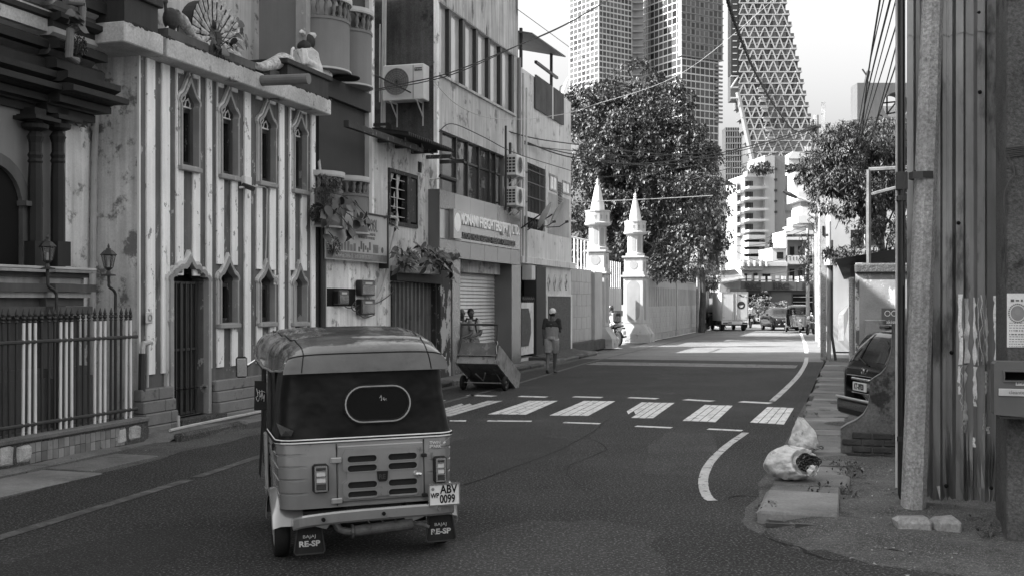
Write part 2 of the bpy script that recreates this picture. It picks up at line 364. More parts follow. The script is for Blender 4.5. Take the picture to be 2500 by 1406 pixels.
# ---- right pavement: apron sheet, drain slabs, kerb
def hgt(s, y): return .05 + .035 * math.sin(s * 1.7 + y) + .02 * math.sin(s * 5.1 - y * 3) + .012 * math.sin(s * 13 + y * 9)
mb = MB()
def apr(u, v):
    s = -6.3 + u * 12.5; y = -8.5 - v * 6.0
    e = min(1, max(0, (s + 6.25) / 1.2)) * min(1, max(.15, v * 6 / .5))
    return (s, y, -.02 + (hgt(s, y) + .02) * e)
mb.grid(apr, 80, 40).smooth()
struct(mb, 'pavement', m_conc_d)
mb = MB()
mb.prismz([(6.2, -9.2), (85, -9.2), (85, -16), (6.2, -16)], -.05, .1)
far_pav = struct(mb, 'pavement_far', m_conc)
slabs_par = struct(MB().box(-4.5, 24, -9.22, -8.56, -.08, -.02), 'drain_channel', m_conc_d)
ed = [1252, 1198, 1176, 1150, 1128, 1111, 1097, 1083, 1068, 1055, 1043, 1033, 1023, 1013, 1004, 996, 988, 981, 974, 968, 962, 956, 950, 944, 938, 933, 928, 922, 917, 911, 906, 901, 896, 891, 886, 881]
ss = [G(1900 + (1252 - y) * .33, y, .1)[0] for y in ed]
for i in range(len(ss) - 1):
    s0, s1 = ss[i], ss[i + 1]; g = .01; t = .075 + U(-.012, .012); a0 = -8.53 + U(-.05, .06); a1 = -9.2 + U(-.06, .04)
    if i == 0: t = .11; a0 = -8.50; a1 = -9.15
    mb = MB(); nx = 5
    mb.cbox(s0 + g, s1 - g, a1, a0, -.05, t, .02)
    sh = U(-.006, .006); mb.v = [(p[0] + U(-.012, .012), p[1] + U(-.012, .012), p[2] + (sh if p[1] > -8.9 else -sh) * (p[2] > .05) + U(-.004, .004)) for p in mb.v]
    mb.build('paving_slab', m_conc if i % 3 else m_conc_l, slabs_par)
lit = MB(); rs = random.Random(6)
for k in range(260):
    c = rs.choice([(-6, -9.2), (-5, -9.6), (-3, -9.5), (0, -9.4), (-8, -.9), (-4, -.8), (1, -.7), (6, -.8), (-5.5, -10.8), (14, -.8), (3, -8.6)]); x, y = c[0] + rs.gauss(0, 1.2), c[1] + rs.gauss(0, .18); a = rs.uniform(0, 6.28); l = rs.uniform(.015, .045); z = .06 if y < -8.6 and x > -5.5 else .012
    if y > -1: z = .03 if x < -1.7 else .115
    lit.add([(x, y, z), (x + l * math.cos(a), y + l * math.sin(a), z + rs.uniform(.004, .02)), (x + l * .9 * math.cos(a + .9), y + l * .9 * math.sin(a + .9), z + .004)], [(0, 1, 2)])
struct(lit, 'leaf_litter', mat('litter', .2, .9, .8, 9, bump=0), 'stuff')
# ---- left pavement and kerb
mb = MB()
def lp(u, v):
    s = -12.5 + u * 37; y = -.62 - .12 * math.sin(s * .9) * .4 + v * 1.5
    return (s, y, (.02 if s < -1.7 else .10) + .012 * math.sin(s * 3.1 + y * 5) + (0 if v > .05 else -.06))
mb.grid(lp, 150, 10).smooth()
left_pav = struct(mb, 'pavement_left', m_conc)
s = -1.7
while s < 22:
    l = U(.9, 1.6); mb = MB().cbox(s, s + l - .015, -.78 + U(-.03, .03), -.6, -.05, .1 + U(-.02, .02), .03)
    mb.v = [(p[0], p[1] + U(-.03, .03), p[2] + U(-.015, .01)) for p in mb.v]; mb.build('kerb_stone', m_conc if rnd() < .6 else m_conc_d, left_pav); s += l
for s0, s1, y0, y1 in [(-7.4, -5.9, -1.55, -.75), (-5.85, -4.3, -1.5, -.72), (-4.25, -3.0, -1.3, -.7), (-9.6, -7.45, -1.7, -.75)]:
    MB().cbox(s0, s1 - .02, y0, y1, -.05, .012 + U(0, .012), .008).build('paving_slab', m_conc_l if s0 == -5.85 else m_conc, left_pav)

# ================================================================ TEMPLE, RAILING, STRIPED SHRINE
m_plast = mat('plaster_grey', .62, .9, .25, .9, streak=.25, stain=.42, stain_c=.14, stain_s=3.2, fine=.1, fine_s=40, bump=.25, bump_s=9)
m_plast_l = mat('plaster_pale', .76, .9, .2, .9, streak=.22, stain=.40, stain_c=.22, stain_s=3.4, fine=.08, fine_s=40, bump=.25, bump_s=9)
m_plast_flat = mat('paint_grey_flat', .22, .75, .08, .8, streak=.05, bump=.08, bump_s=10)
m_temple_d = mat('temple_dark', .02, .7, .2, 1.4, streak=.16, stain=.1, stain_c=.02, stain_s=3, fine=.1, bump=.2, bump_s=12)
m_temple_m = mat('temple_mid', .09, .8, .2, 1.2, streak=.15, stain=.15, stain_c=.06, stain_s=3, bump=.2, bump_s=10)
m_temple_l = mat('temple_light', .4, .85, .2, 1.2, streak=.15, stain=.15, stain_c=.12, stain_s=3, bump=.2, bump_s=10)
m_stripe = mat('stripe_white', .86, .85, .08, 1.5, streak=.12, stain=.14, stain_c=.4, stain_s=4, stain_z=.2, peel=.15, peel_c=.3, peel_s=7, fine=.06, bump=.2, bump_s=16)
m_panel = mat('panel_grey', .125, .85, .2, 1.5, streak=.25, stain=.3, stain_c=.06, stain_s=3.5, stain_z=.25, peel=.15, peel_c=.36, peel_s=6, fine=.08, bump=.2, bump_s=16)
m_trim = mat('trim_grey', .3, .8, .15, 2, streak=.1, peel=.15, peel_c=.45, peel_s=8, bump=.2, bump_s=14)
m_trim_w = mat('trim_white', .6, .8, .12, 2, streak=.08, peel=.2, peel_c=.3, peel_s=7, bump=.2, bump_s=14)
m_wood_d = mat('wood_dark', .03, .7, .3, 3, streak=.2, peel=.2, peel_c=.16, peel_s=9, bump=.3, bump_s=20)
m_pane = glass('pane_dark', .02, .12, dents=.15)
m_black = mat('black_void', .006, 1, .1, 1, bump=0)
m_metal_d = mat('metal_dark', .03, .5, .2, 4, streak=.1, bump=.1, spec=.5)
m_iron = mat('iron_gate', .03, .55, .2, 3, streak=.15, bump=.12, spec=.5)
m_white_paint = mat('white_paint', .72, .55, .08, 3, streak=.05, bump=.1)
m_pvc = mat('pvc_pipe', .45, .55, .15, 3, stain=.1, stain_c=.15, bump=.08)
m_slabc = mat('cornice_concrete', .46, .95, .22, 1.6, stain=.26, stain_c=.06, stain_s=2.4, fine=.2, fine_s=30, bump=.4, bump_s=12)
m_moss = mat('moss', .035, 1, .4, 8, fine=.3, bump=.8, bump_s=30)
m_block = mat('plinth_block', .19, .9, .2, 1.3, streak=.06, stain=.2, stain_c=.06, stain_s=2.6, fine=.12, bump=.3, bump_s=14)

# ---- temple (far left)
YT = .42
sr = Ls(160, YT); st = -16.0; sb = Ls(80, YT)                      # right end, left end, bay break
temple = thing('temple', 'grey temple front with stacked dark cornice mouldings and slim black pilasters at left edge', 'temple', (st + sr) / 2, YT + 3)
mb = MB(); mb.box(st, sr, YT, 8, 0, 15.5); mb.build('wall', m_plast_flat, temple)  # carried up out of view so the temple shades the fence opposite
cs = [(-60, -22, .46, 'd'), (-22, 0, .34, 'l'), (0, 13, .30, 'm'), (13, 33, .42, 'd'), (33, 57, .30, 'd'), (57, 77, .30, 'l'), (77, 104, .40, 'd'), (104, 127, .26, 'm'), (127, 155, .36, 'd'),
      (155, 180, .52, 'd'), (180, 200, .60, 'd'), (200, 214, .46, 'd'), (214, 238, .40, 'd'), (238, 248, .26, 'm'), (248, 272, .22, 'd')]
ms = {'d': m_temple_d, 'm': m_temple_m, 'l': m_temple_l}
for i, (a, b, p, k) in enumerate(cs):
    z1, z0 = Lz(107, a, YT - p), Lz(107, b, YT - p)
    mb = MB(); e = .012
    prof = [(YT + .05, z0), (YT - p * .82, z0), (YT - p, z0 + (z1 - z0) * .35), (YT - p, z1), (YT + .05, z1)] if i % 2 else [(YT + .05, z0), (YT - p, z0), (YT - p, z0 + (z1 - z0) * .7), (YT - p * .86, z1), (YT + .05, z1)]
    mb.prismx(prof, sb, sr + p * .62 + e * i)
    prof2 = [(q[0] + .16, q[1]) for q in prof]; prof2[0] = (YT + .05, z0); prof2[-1] = (YT + .05, z1)
    mb.prismx(prof2, st, sb - .002)
    mb.build('cornice', ms[k], temple)
for x in (86, 141):                                                   # pilasters
    y = YT - .14; s = Ls(x, y); D = 13.0
    def zz(py): return Lz(x, py, y)
    base = MB().box(s - .12, s + .12, y - .1, YT, zz(650), zz(590)).build('pilaster', m_temple_d, temple)
    MB().lathe([(.085, zz(590)), (.085, zz(440)), (.075, zz(400)), (.09, zz(395)), (.075, zz(388)), (.09, zz(380)), (.072, zz(372)), (.075, zz(350)), (.1, zz(335)), (.06, zz(322)), (.06, zz(318))], (s, y, 0), 8).build('shaft', m_temple_d, base)
    mb = MB().lathe([(.06, zz(322)), (.15, zz(315)), (.16, zz(305)), (.1, zz(300)), (.1, zz(296))], (s, y, 0), 14)
    mb.box(s - .22, s + .22, y - .2, YT + .02, zz(297), zz(288)); mb.box(s - .16, s + .16, y - .14, YT + .02, zz(288), zz(283)); mb.box(s - .1, s + .1, y - .08, YT + .02, zz(283), zz(266)); mb.build('capital', m_temple_d, base)
# arched niche at the far left
sa = Ls(-30, YT); za0, za1 = Lz(0, 648, YT), Lz(0, 395, YT)
def arch(sc, w, z0, z1, n=14):
    r = w; return [(sc - r, z0), (sc - r, z1 - r)] + [(sc - r * math.cos(math.pi * i / n), z1 - r + r * math.sin(math.pi * i / n)) for i in range(1, n)] + [(sc + r, z1 - r), (sc + r, z0)]
MB().frame(arch(sa, .62, za0, za1 + .1), arch(sa, .48, za0, za1 - .04), YT - .08, YT + .02).build('arch_moulding', m_temple_m, temple)
MB().prism(arch(sa, .49, za0, za1 - .03), YT - .02, YT - .012).build('niche', m_black, temple)
MB().box(sa + .45, sa + .74, YT - .16, YT, Lz(30, 502, YT), Lz(30, 490, YT)).build('bracket', m_temple_m, temple)
for a, b, p, k in [(650, 664, .34, 'l'), (664, 676, .26, 'm'), (676, 692, .2, 'l'), (692, 712, .34, 'm'), (712, 726, .28, 'l'), (726, 748, .2, 'm'), (748, 770, .3, 'm'), (770, 900, .14, 'm'), (900, 925, .26, 'm'), (925, 1100, .3, 'm')]:
    z1, z0 = Lz(107, a, YT - p), max(0, Lz(107, b, YT - p)); mb = MB().box(st, sb, YT - p + .1, YT + .03, z0, z1); mb.box(sb, sr + p * .5, YT - p, YT + .03, z0 + .002, z1 - .002)
    mb.build('plinth_course', m_temple_m if k == 'm' else m_temple_l, temple)
MB().tube([(st, YT - .42, Lz(60, 652, YT - .4)), (sr + .05, YT - .42, Lz(60, 652, YT - .4))], .018, 6).build('conduit', m_pvc, temple)
# unseen roof tiers added on top so the temple shades the street
for i in range(3): MB().box(st, sr - .4 - i * .5, YT + .3 + i * .4, 7.4 - i * .5, 15.5 + i * 1.3, 16.7 + i * 1.3).build('shade_tier', m_temple_m, temple)

# ---- striped shrine
S0, S1 = Ls(339), Ls(767)
ZC = 5.2; YB = .72
shrine = thing('shrine_building', 'old shrine hall with vertical white and grey stripes and pointed ogee windows', 'building', (S0 + S1) / 2, 2)
def ogee(sc, w, z0, z1, zs):      # outline, zs = spring height
    h = z1 - zs; r = []
    half = [(.5, z0), (.5, zs - .0), (.56, zs + .10 * h), (.55, zs + .2 * h), (.47, zs + .31 * h), (.36, zs + .38 * h), (.29, zs + .46 * h), (.2, zs + .62 * h), (.1, zs + .8 * h), (0, z1)]
    return [(sc - x * w, z) for x, z in half[:-1]] + [(sc, z1)] + [(sc + x * w, z) for x, z in reversed(half[:-1])]
upper = [(433, 479, 187, 414, 260), (531.6, 575, 220, 435, 287), (627, 667, 250, 452, 312), (710, 743, 274.5, 470, 331)]
lower = [(529, 574, 626, 795, 688), (627, 665, 640, 792, 694), (708, 743, 643, 791, 700)]
def wdat(w):
    a, b, t, bt, sp = w; c = (a + b) / 2; s0, s1 = Ls(a), Ls(b); sc = (s0 + s1) / 2
    return sc, s1 - s0, Lz(c, bt), Lz(c, t), Lz(c, sp)
WU = [wdat(w) for w in upper]; WL = [wdat(w) for w in lower]
ds0, ds1 = Ls(404), Ls(504); dz0 = .2; dzt = Lz(454, 622); dzs = Lz(454, 690)
def scallop(s0, s1, z0, zs, z1, k=1.0):
    sc = (s0 + s1) / 2; w = (s1 - s0) / 2 * k; h = z1 - zs; half = [(1, z0), (1, zs)]
    for cx, cz, r in [(.86, .12, .17), (.62, .30, .2), (.36, .46, .2)]:
        for a in (-10, 30, 75, 120): half.append((cx + r * math.cos(R(a)), zs_ := cz + r * math.sin(R(a))))
    half = half[:2] + [(x, zs + z * h) for x, z in half[2:]] + [(.14, zs + .76 * h), (.06, zs + .88 * h)]
    return [(sc - x * w, z) for x, z in half] + [(sc, z1)] + [(sc + x * w, z) for x, z in reversed(half)]
door_out = scallop(ds0, ds1, dz0, dzs, dzt)
holes = [ogee(sc, w * .86, z0 + .04, z1 - .09, zs) for sc, w, z0, z1, zs in WU + WL] + [scallop(ds0, ds1, dz0, dzs, dzt - .1, .84)]
mb = MB(); mb.holed([(S0, .1), (S1, .1), (S1, ZC), (S0, ZC)], holes, 0, .24); mb.build('wall', m_panel, shrine)
MB().box(S0 - .004, S0 + .25, .004, YB + .01, .05, ZC).build('side_wall', m_plast, shrine)
mb = MB(); mb.box(-4.6, S0 + .2, YB, YB + .3, 0, ZC + .2); mb.build('recessed_wall', m_plast_l, shrine)
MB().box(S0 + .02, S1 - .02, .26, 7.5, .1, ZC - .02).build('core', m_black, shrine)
MB().box(S0 - .012, S0 + .025, -.012, .02, .6, ZC).build('corner_bead', m_white_paint, shrine)
fins = [(355, 375), (392, 411), (427, 444.5), (468, 485), (501, 514), (527, 543), (562, 577), (594, 609), (624, 637), (655, 670), (678.6, 691), (704, 717), (732, 746), (757, 767)]
rects = [(sc - w * .57, sc + w * .57, z0 - .02, z1) for sc, w, z0, z1, zs in WU + WL] + [(ds0 - .03, ds1 + .03, 0, dzt)]
zp = Lz(450, 905)
for a, b in fins:
    s0, s1 = Ls(a), Ls(b); z = zp; cuts = []
    for r in rects:
        if r[0] < s1 and r[1] > s0: cuts.append(r)
    cuts.sort(key=lambda r: r[2]); spans = []
    for r in cuts:
        if r[2] > z: MB().cbox(s0, s1, -.032, .005, z, r[2], .006).build('stripe', m_stripe, shrine)
        zt = r[3] - (r[3] - r[2]) * .12 if r[3] < ZC - .3 else r[3]
        if r[0] > s0 + .01: MB().cbox(s0, min(r[0], s1), -.032, .005, max(z, r[2]), zt, .004).build('stripe', m_stripe, shrine)
        if r[1] < s1 - .01: MB().cbox(max(r[1], s0), s1, -.032, .005, max(z, r[2]), zt, .004).build('stripe', m_stripe, shrine)
        z = zt
    MB().cbox(s0, s1, -.032, .005, z, ZC, .006).build('stripe', m_stripe, shrine)
for gi, (sc, w, z0, z1, zs) in enumerate(WU + WL):
    up = gi < 4; niche = gi == 6
    win = MB().frame(ogee(sc, w * 1.0, z0, z1, zs), ogee(sc, w * .85, z0 + .05, z1 - .10, zs), -.075, .03).build('window' if not niche else 'niche', m_trim, shrine)
    MB().frame(ogee(sc, w * 1.10, z0 - .02, z1 + .06, zs + .01), ogee(sc, w * .985, z0 + .01, z1 - .02, zs + .005), -.05, .0).build('outer_moulding', m_trim_w, win)
    MB().cbox(sc - w * .56, sc + w * .56, -.10, .0, z0 - .035, z0 + .035, .01).build('sill', m_trim, win)
    if niche:
        MB().prism(ogee(sc, w * .84, z0 + .03, z1 - .12, zs), .12, .13).build('niche_back', m_trim_w, win); continue
    f = .035
    MB().frame([(sc - w * .4, z0 + .06), (sc + w * .4, z0 + .06), (sc + w * .4, zs - .02), (sc - w * .4, zs - .02)], [(sc - w * .4 + f, z0 + .12), (sc + w * .4 - f, z0 + .12), (sc + w * .4 - f, zs - .08), (sc - w * .4 + f, zs - .08)], .08, .14).build('frame', m_wood_d, win)
    MB().box(sc - w * .38, sc + w * .38, .15, .16, z0 + .05, zs - .02).build('pane', m_pane, win)
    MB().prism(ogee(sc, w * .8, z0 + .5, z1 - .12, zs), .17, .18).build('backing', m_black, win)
    if up:
        h = z1 - zs; mb = MB(); r = .012; y = .07
        mb.tube([(sc - w * .42, y, zs), (sc + w * .42, y, zs)], .016, 5)
        for sg in (-1, 1):
            mb.tube([(sc + sg * w * t_, y, zs + h * q) for t_, q in [(.0, .15), (.12, .3), (.13, .5), (.05, .66), (0, .74)]], r, 5)
            mb.tube([(sc + sg * w * t_, y, zs + h * q) for t_, q in [(.1, .0), (.16, .22), (.3, .27), (.38, .14), (.36, 0)]], r, 5)
            mb.tube([(sc + sg * w * t_, y, zs + h * q) for t_, q in [(.22, .24), (.3, .33), (.4, .3)]], r, 5)
        mb.build('tracery', m_white_paint, win)
# doorway
dw = MB().frame(scallop(ds0, ds1, dz0, dzs, dzt), scallop(ds0, ds1, dz0, dzs, dzt - .1, .85), -.09, .03).build('doorway', m_trim, shrine)
MB().frame(scallop(ds0 - .04, ds1 + .04, dz0 + .4, dzs + .01, dzt + .07), scallop(ds0, ds1, dz0 + .4, dzs, dzt, .99), -.06, 0).build('outer_moulding', m_trim_w, dw)
g0, g1 = ds0 + .09, ds1 - .2; mb = MB()
for z in (.22, dz0 + .95, dzs - .02): mb.box(g0, g1, .06, .085, z, z + .035)
for i in range(7):
    x = g0 + (g1 - g0) * i / 6; mb.box(x - .011, x + .011, .05, .078, .22, dzs)
mb.box((g0 + g1) / 2 - .03, (g0 + g1) / 2 + .03, .045, .075, .22, dzs); mb.build('gate', m_iron, dw)
mb = MB(); n = 40
mb.grid(lambda u, v: (g0 + (g1 - g0) * u, .10 + .02 * math.sin(u * 60), .2 + (dzs - .2) * v), 80, 1); mb.build('corrugated_leaf', mat('gate_sheet', .05, .5, .2, 3, streak=.2, bump=.1), dw)
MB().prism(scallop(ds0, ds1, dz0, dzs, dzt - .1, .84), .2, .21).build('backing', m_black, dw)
MB().box(ds0 + .0, ds1 + .12, -.28, .02, .0, .2).build('door_step', m_conc_d, dw)
# plinth of stone blocks
for side, a, b in (('l', S0 - .12, ds0 + .02), ('r', ds1 + .05, S1 + .05)):
    for c in range(4):
        z0 = .02 + c * .165; y0 = -.24 + c * .035; s = a
        while s < b - .02:
            l = min(U(.35, .6) if side == 'l' else U(.8, 1.6), b - s)
            MB().cbox(s, s + l - .008, y0, .0, z0, z0 + .16, .012).build('plinth_block', m_block, shrine); s += l
# cornice slab in two runs with a gap
zb = ZC
cs0, cs1 = -2.35, 3.55
for a, b in ((cs0, Ls(400, -.33)), (Ls(409, -.33), cs1)):
    MB().cbox(a, b, -.33, .5, zb, zb + .27, .015).build('cornice_slab', m_slabc, shrine)
mb = MB()
for i in range(70):
    s = U(cs0, cs1); mb.ball((s, -.325, zb + .268), (U(.02, .07), .012, U(.01, .035)), 6, 4)
mb.build('moss', m_moss, shrine)['kind'] = 'stuff'
MB().box(-4.6, cs0 - .01, .2, .9, zb - .02, zb + .25).build('cornice_return', m_slabc, shrine)
# upper storey, set back
MB().box(-3.0, S1 + .35, 1.15, 7.5, zb + .2, 11.5).build('upper_wall', mat('plaster_upper', .5, .9, .22, .7, streak=.2, stain=.24, stain_c=.15, stain_s=3.5, bump=.25, bump_s=9), shrine)
MB().box(S0, S1, .5, 1.2, zb - .02, zb + .2).build('roof_slab', m_conc_d, shrine)
m_ped = mat('pedestal_dark', .03, .7, .2, 1.5, streak=.25, fine=.08, bump=.15)
p = MB().box(-2.33, Ls(384, -.3), -.31, .75, zb + .27, zb + .62).build('pedestal', m_ped, shrine)
MB().cbox(-2.38, Ls(396, -.33), -.36, .8, zb + .62, zb + .74, .012).build('cap', m_ped, p)
MB().box(Ls(414, -.3), Ls(512, -.3), -.28, .1, zb + .27, zb + .42).build('peacock_plinth', m_temple_m, shrine)
MB().box(Ls(520, -.3), Ls(626, -.3), -.28, .1, zb + .27, zb + .42).build('peacock_plinth', m_temple_m, shrine)
p = MB().box(Ls(702, -.3), cs1 - .05, -.30, .6, zb + .27, zb + .60).build('pedestal', m_ped, shrine)
MB().cbox(Ls(699, -.33), cs1 + .02, -.35, .65, zb + .60, zb + .69, .012).build('cap', m_ped, p)
q0 = L(628, 195, -.3); 
MB().tube([(q0[0] + .1, .1, q0[1] + .01), (q0[0] + .1, -1.15, q0[1] - .02)], .085, 14).build('spout_pipe', mat('spout_grey', .16, .6, .15, 3), shrine)

# ---- statues on the parapet
m_stat = mat('statue_pale', .6, .75, .2, 7, stain=.18, stain_c=.12, stain_s=9, bump=.3, bump_s=26)
m_stat_d = mat('statue_dark', .035, .7, .25, 6, bump=.25, bump_s=20)
m_scale = mat('statue_feather', .45, .75, .5, 16, bump=.6, bump_s=30)
YS = -.1
def pt(x, y, yy=YS): s_, z_ = L(x, y, yy); return (s_, yy, z_)
pk = thing('peacock_statue', 'standing painted peacock statue with a long sloping tail on shrine parapet', 'statue', *pt(440, 88)[:2], zb + .42)
mb = MB(); mb.tube([pt(403, 2), pt(404, 18), pt(407, 35), pt(413, 52), pt(425, 66)], [.028, .024, .034, .07, .05], 12); mb.ball(pt(404, 4), (.045, .035, .04)); mb.tube([pt(400, 4), pt(395, 6)], [.02, .004], 6)
mb.ball(pt(417, 47), (.13, .11, .16)); fuse(mb.build('body', m_stat_d, pk), .012)
mb = MB(); mb.tube([pt(424, 32), pt(440, 50), pt(462, 88), pt(490, 108), pt(520, 126)], [(.10, .06), (.13, .08), (.11, .07), (.10, .06), (.05, .03)], 12).smooth(); mb.build('tail', m_scale, pk)
mb = MB(); mb.tube([pt(414, 60), pt(403, 76), pt(399, 92)], .016, 6); mb.tube([pt(428, 62), pt(430, 92)], .016, 6)
mb.build('leg', m_stat, pk)
MB().prism([L(432, 66, YS), L(462, 94, YS), L(520, 130, YS), L(520, 148, YS), L(430, 108, YS)], YS - .03, YS + .05).build('support', m_temple_m, pk)
# open feather fan
fc = pt(520, 95, .35); fan = thing('fan_statue', 'large round feather fan relief standing between the two parapet peacocks', 'statue', fc[0], .35, zb + .27)
hw = (Ls(582, .35) - Ls(466, .35)) / 2; fz0, fz1 = Lz(520, 160, .35), Lz(520, 5, .35)
out = [(fc[0] + hw * math.cos(R(a)) * 1.0, (fz0 + fz1) / 2 + (fz1 - fz0) / 2 * math.sin(R(a))) for a in range(0, 360, 12)]
MB().prism(out, .3, .5).build('disc', m_stat_d, fan)
fe = MB(); fe.add([(0, 0, 0), (.05, -.03, .35), (0, -.055, .40), (-.05, -.03, .35), (.03, -.005, .1), (-.03, -.005, .1), (0, -.05, .34)], [(0, 4, 6), (0, 6, 5), (4, 1, 6), (5, 6, 3), (1, 2, 6), (2, 3, 6)])
fme = fe.mesh('feather', m_scale)
for ring, k, n in ((.55, .9, 22), (.25, .8, 14)):
    for i in range(n):
        a = -2.3 + 4.6 * i / (n - 1); cz = (fz0 + fz1) / 2
        piece(fme, 'feather', fan, (fc[0] + math.sin(a) * hw * ring, .30 - .0, cz - .05 + math.cos(a) * (fz1 - fz0) / 2 * ring), (0, a, 0), (1.1, 1, k))
pk2 = thing('peacock_statue', 'crouching pale peacock statue with ridged wing beside grey spout pipe', 'statue', *pt(670, 165)[:2], zb + .42)
mb = MB(); mb.tube([pt(620, 160), pt(640, 164), pt(665, 158), pt(690, 148), pt(706, 152), pt(711, 162)], [(.07, .04), (.10, .07), (.13, .1), (.16, .13), (.12, .11), (.06, .06)], 14).smooth(); mb.build('body', m_scale, pk2)
mb = MB(); mb.tube([pt(710, 160), pt(712, 140), pt(713, 122), pt(717, 118)], [.05, .03, .026, .03], 8); mb.tube([pt(717, 120), pt(722, 125)], [.02, .004], 6); mb.tube([pt(697, 168), pt(698, 190)], .015, 6); fuse(mb.build('neck', m_stat, pk2), .01)
MB().box(Ls(640), Ls(695), YS - .05, YS + .08, zb + .27, Lz(665, 172, YS)).build('support', m_temple_m, pk2)
# seated figure
dt = thing('seated_statue', 'painted seated figure statue with moustache and crown on the dark parapet corner', 'statue', *pt(760, 190)[:2], zb + .69)
YS = .05
def pq(x, y, dy=0.): a_, b_ = L(x, y, YS + dy); return (a_, YS + dy, b_)
mb = MB(); mb.tube([pq(750, 188), pq(750, 168), pq(748, 148), pq(747, 130), pq(752, 118)], [(.30, .26), (.29, .24), (.25, .2), (.24, .17), (.08, .08)], 14)
mb.ball(pq(766, 160, -.02), (.2, .19, .17)); mb.ball(pq(761, 106), (.115, .105, .15)); mb.ball(pq(767, 115), (.06, .06, .05)); mb.tube([pq(769, 100), pq(776, 108), pq(770, 110)], [.02, .03, .02], 6)
mb.tube([pq(738, 128, -.16), pq(744, 150, -.26), pq(768, 161, -.2), pq(781, 154, -.1)], [.105, .085, .065, .045], 8); mb.tube([pq(762, 128, .15), pq(775, 148, .14), pq(784, 154, .02)], [.09, .07, .045], 8)
mb.tube([pq(740, 180, -.12), pq(766, 187, -.22), pq(790, 186, -.12)], [.15, .13, .09], 10); mb.tube([pq(752, 184, .14), pq(790, 188, .06)], [.15, .1], 10)
for i in range(4): mb.tube([pq(782, 151 + i * 2.4, -.1), pq(789, 149 + i * 2.4, -.13), pq(787, 154 + i * 2.4, -.16)], [.016, .014, .011], 5)
fuse(mb.build('body', m_stat, dt), .013)
mb = MB(); mb.ball(pq(750, 103), (.14, .15, .15)); mb.ball(pq(742, 114), (.11, .13, .1)); fuse(mb.build('hair', m_stat_d, dt), .015)
MB().tube([pq(775, 113, -.05), pq(777, 111, -.0), pq(775, 113, .05)], [.012, .024, .012], 6).build('moustache', m_stat_d, dt)
for q in (-.05, .05): MB().ball(pq(771, 101, q), (.022, .02, .012), 6, 5).build('eye', m_stat_d, dt)
mb = MB(); mb.lathe([(.135, pq(757, 97)[2]), (.155, pq(757, 90)[2]), (.14, pq(757, 84)[2]), (.03, pq(757, 80)[2])], (pq(757, 90)[0], YS, 0), 12); mb.tube([pq(748, 88), pq(736, 78), pq(731, 80)], [.06, .04, .012], 6); mb.build('crown', m_stat, dt)
MB().tube([pq(758, 122, -.14), pq(766, 132, -.17), pq(772, 136, -.02), pq(766, 128, .12)], .028, 6).build('necklace', m_stat_d, dt)
MB().lathe([(.0, 0), (.07, .0), (.085, .02), (.0, .03)], (pq(790, 148)[0], YS - .1, pq(790, 148)[2] - .02), 10, axis='y').build('flower', m_stat, dt)
mb = MB(); mb.ball(pq(784, 184, -.08), (.26, .2, .11)); fuse(mb.build('folded_leg', m_stat, dt), .016)
# sitting statue at the top edge, mostly out of the frame
st3 = thing('seated_statue', 'lower half of a pale seated statue on left parapet pedestal', 'statue', *pt(300, 5)[:2], zb + .74)
mb = MB(); mb.ball((pt(270, 0)[0], .1, zb + .95), (.3, .3, .22)); mb.ball((pt(330, 0)[0] + .0, -.02, zb + .86), (.26, .15, .13)); mb.tube([(pt(285, 0)[0], .2, zb + .9), (pt(285, 0)[0], .2, zb + 1.7)], [(.26, .2), (.2, .16)], 12); mb.ball((pt(285, 0)[0], .2, zb + 1.92), .13)
fuse(mb.build('body', m_stat, st3), .02)

# ---- pipes, camera, plates on the shrine
mb = MB(); yq = YB - .06
mb.tube([pt(198, 150, yq), pt(232, 168, yq), pt(238, 180, yq), pt(230, 400, yq), pt(226, 680, yq), pt(226, 900, yq), (pt(226, 900, yq)[0], yq, .05)], .045, 10)
o = solo(mb, 'drainpipe', m_pvc, 'pale grey drainpipe with an elbow on recessed plaster wall', 'pipe')
mb = MB(); 
for y_ in (310, 520, 640, 830): mb.tube([pt(231 - (y_ - 300) * .01, y_, yq - .0), (pt(231, y_, yq)[0], yq, pt(231, y_, yq)[2] - .05)], .054, 10)
mb.build('collar', m_pvc, o)
mb = MB(); y2 = -.25
mb.tube([pt(160, 2, y2), pt(200, 6, y2), pt(201, 20, y2), pt(199, 62, y2), pt(172, 75, y2), pt(168, 140, y2), pt(188, 150, y2)], .05, 10)
solo(mb, 'drainpipe', mat('pipe_grey_dark', .14, .6, .2, 3, stain=.2), 'short cranked dark pipe between temple cornice and shrine roof', 'pipe')
cc = thing('security_camera', 'small white wall camera and junction box between the shrine windows', 'camera', *(lambda q: (q[0], -.05, q[2]))(pt(606, 455)))
a = pt(600, 440, -.1); MB().cbox(a[0] - .06, a[0] + .14, -.13, -.05, a[2] - .13, a[2] + .06, .01).build('junction_box', m_white_paint, cc)
b = pt(607, 455, -.2); MB().tube([(b[0], -.1, b[2] + .02), (b[0] - .02, -.30, b[2] - .05)], .04, 10).build('camera_body', m_metal_d, cc); MB().tube([(b[0] - .02, -.05, b[2] - .02), (b[0] - .02, -.16, b[2] - .01)], .02, 8).build('arm', m_white_paint, cc)
mb = MB(); y2 = -.055
mb.tube([pt(612, 455, y2), pt(645, 457, y2), pt(652, 462, y2), pt(651, 560, y2), pt(648, 645, y2), pt(644, 668, y2)], .012, 6)
mb.tube([pt(660, 462, -.05), pt(657, 480, y2), pt(656, 640, y2)], .009, 5)
solo(mb, 'conduit', m_pvc, 'thin conduit running down between shrine windows from the wall camera', 'conduit')
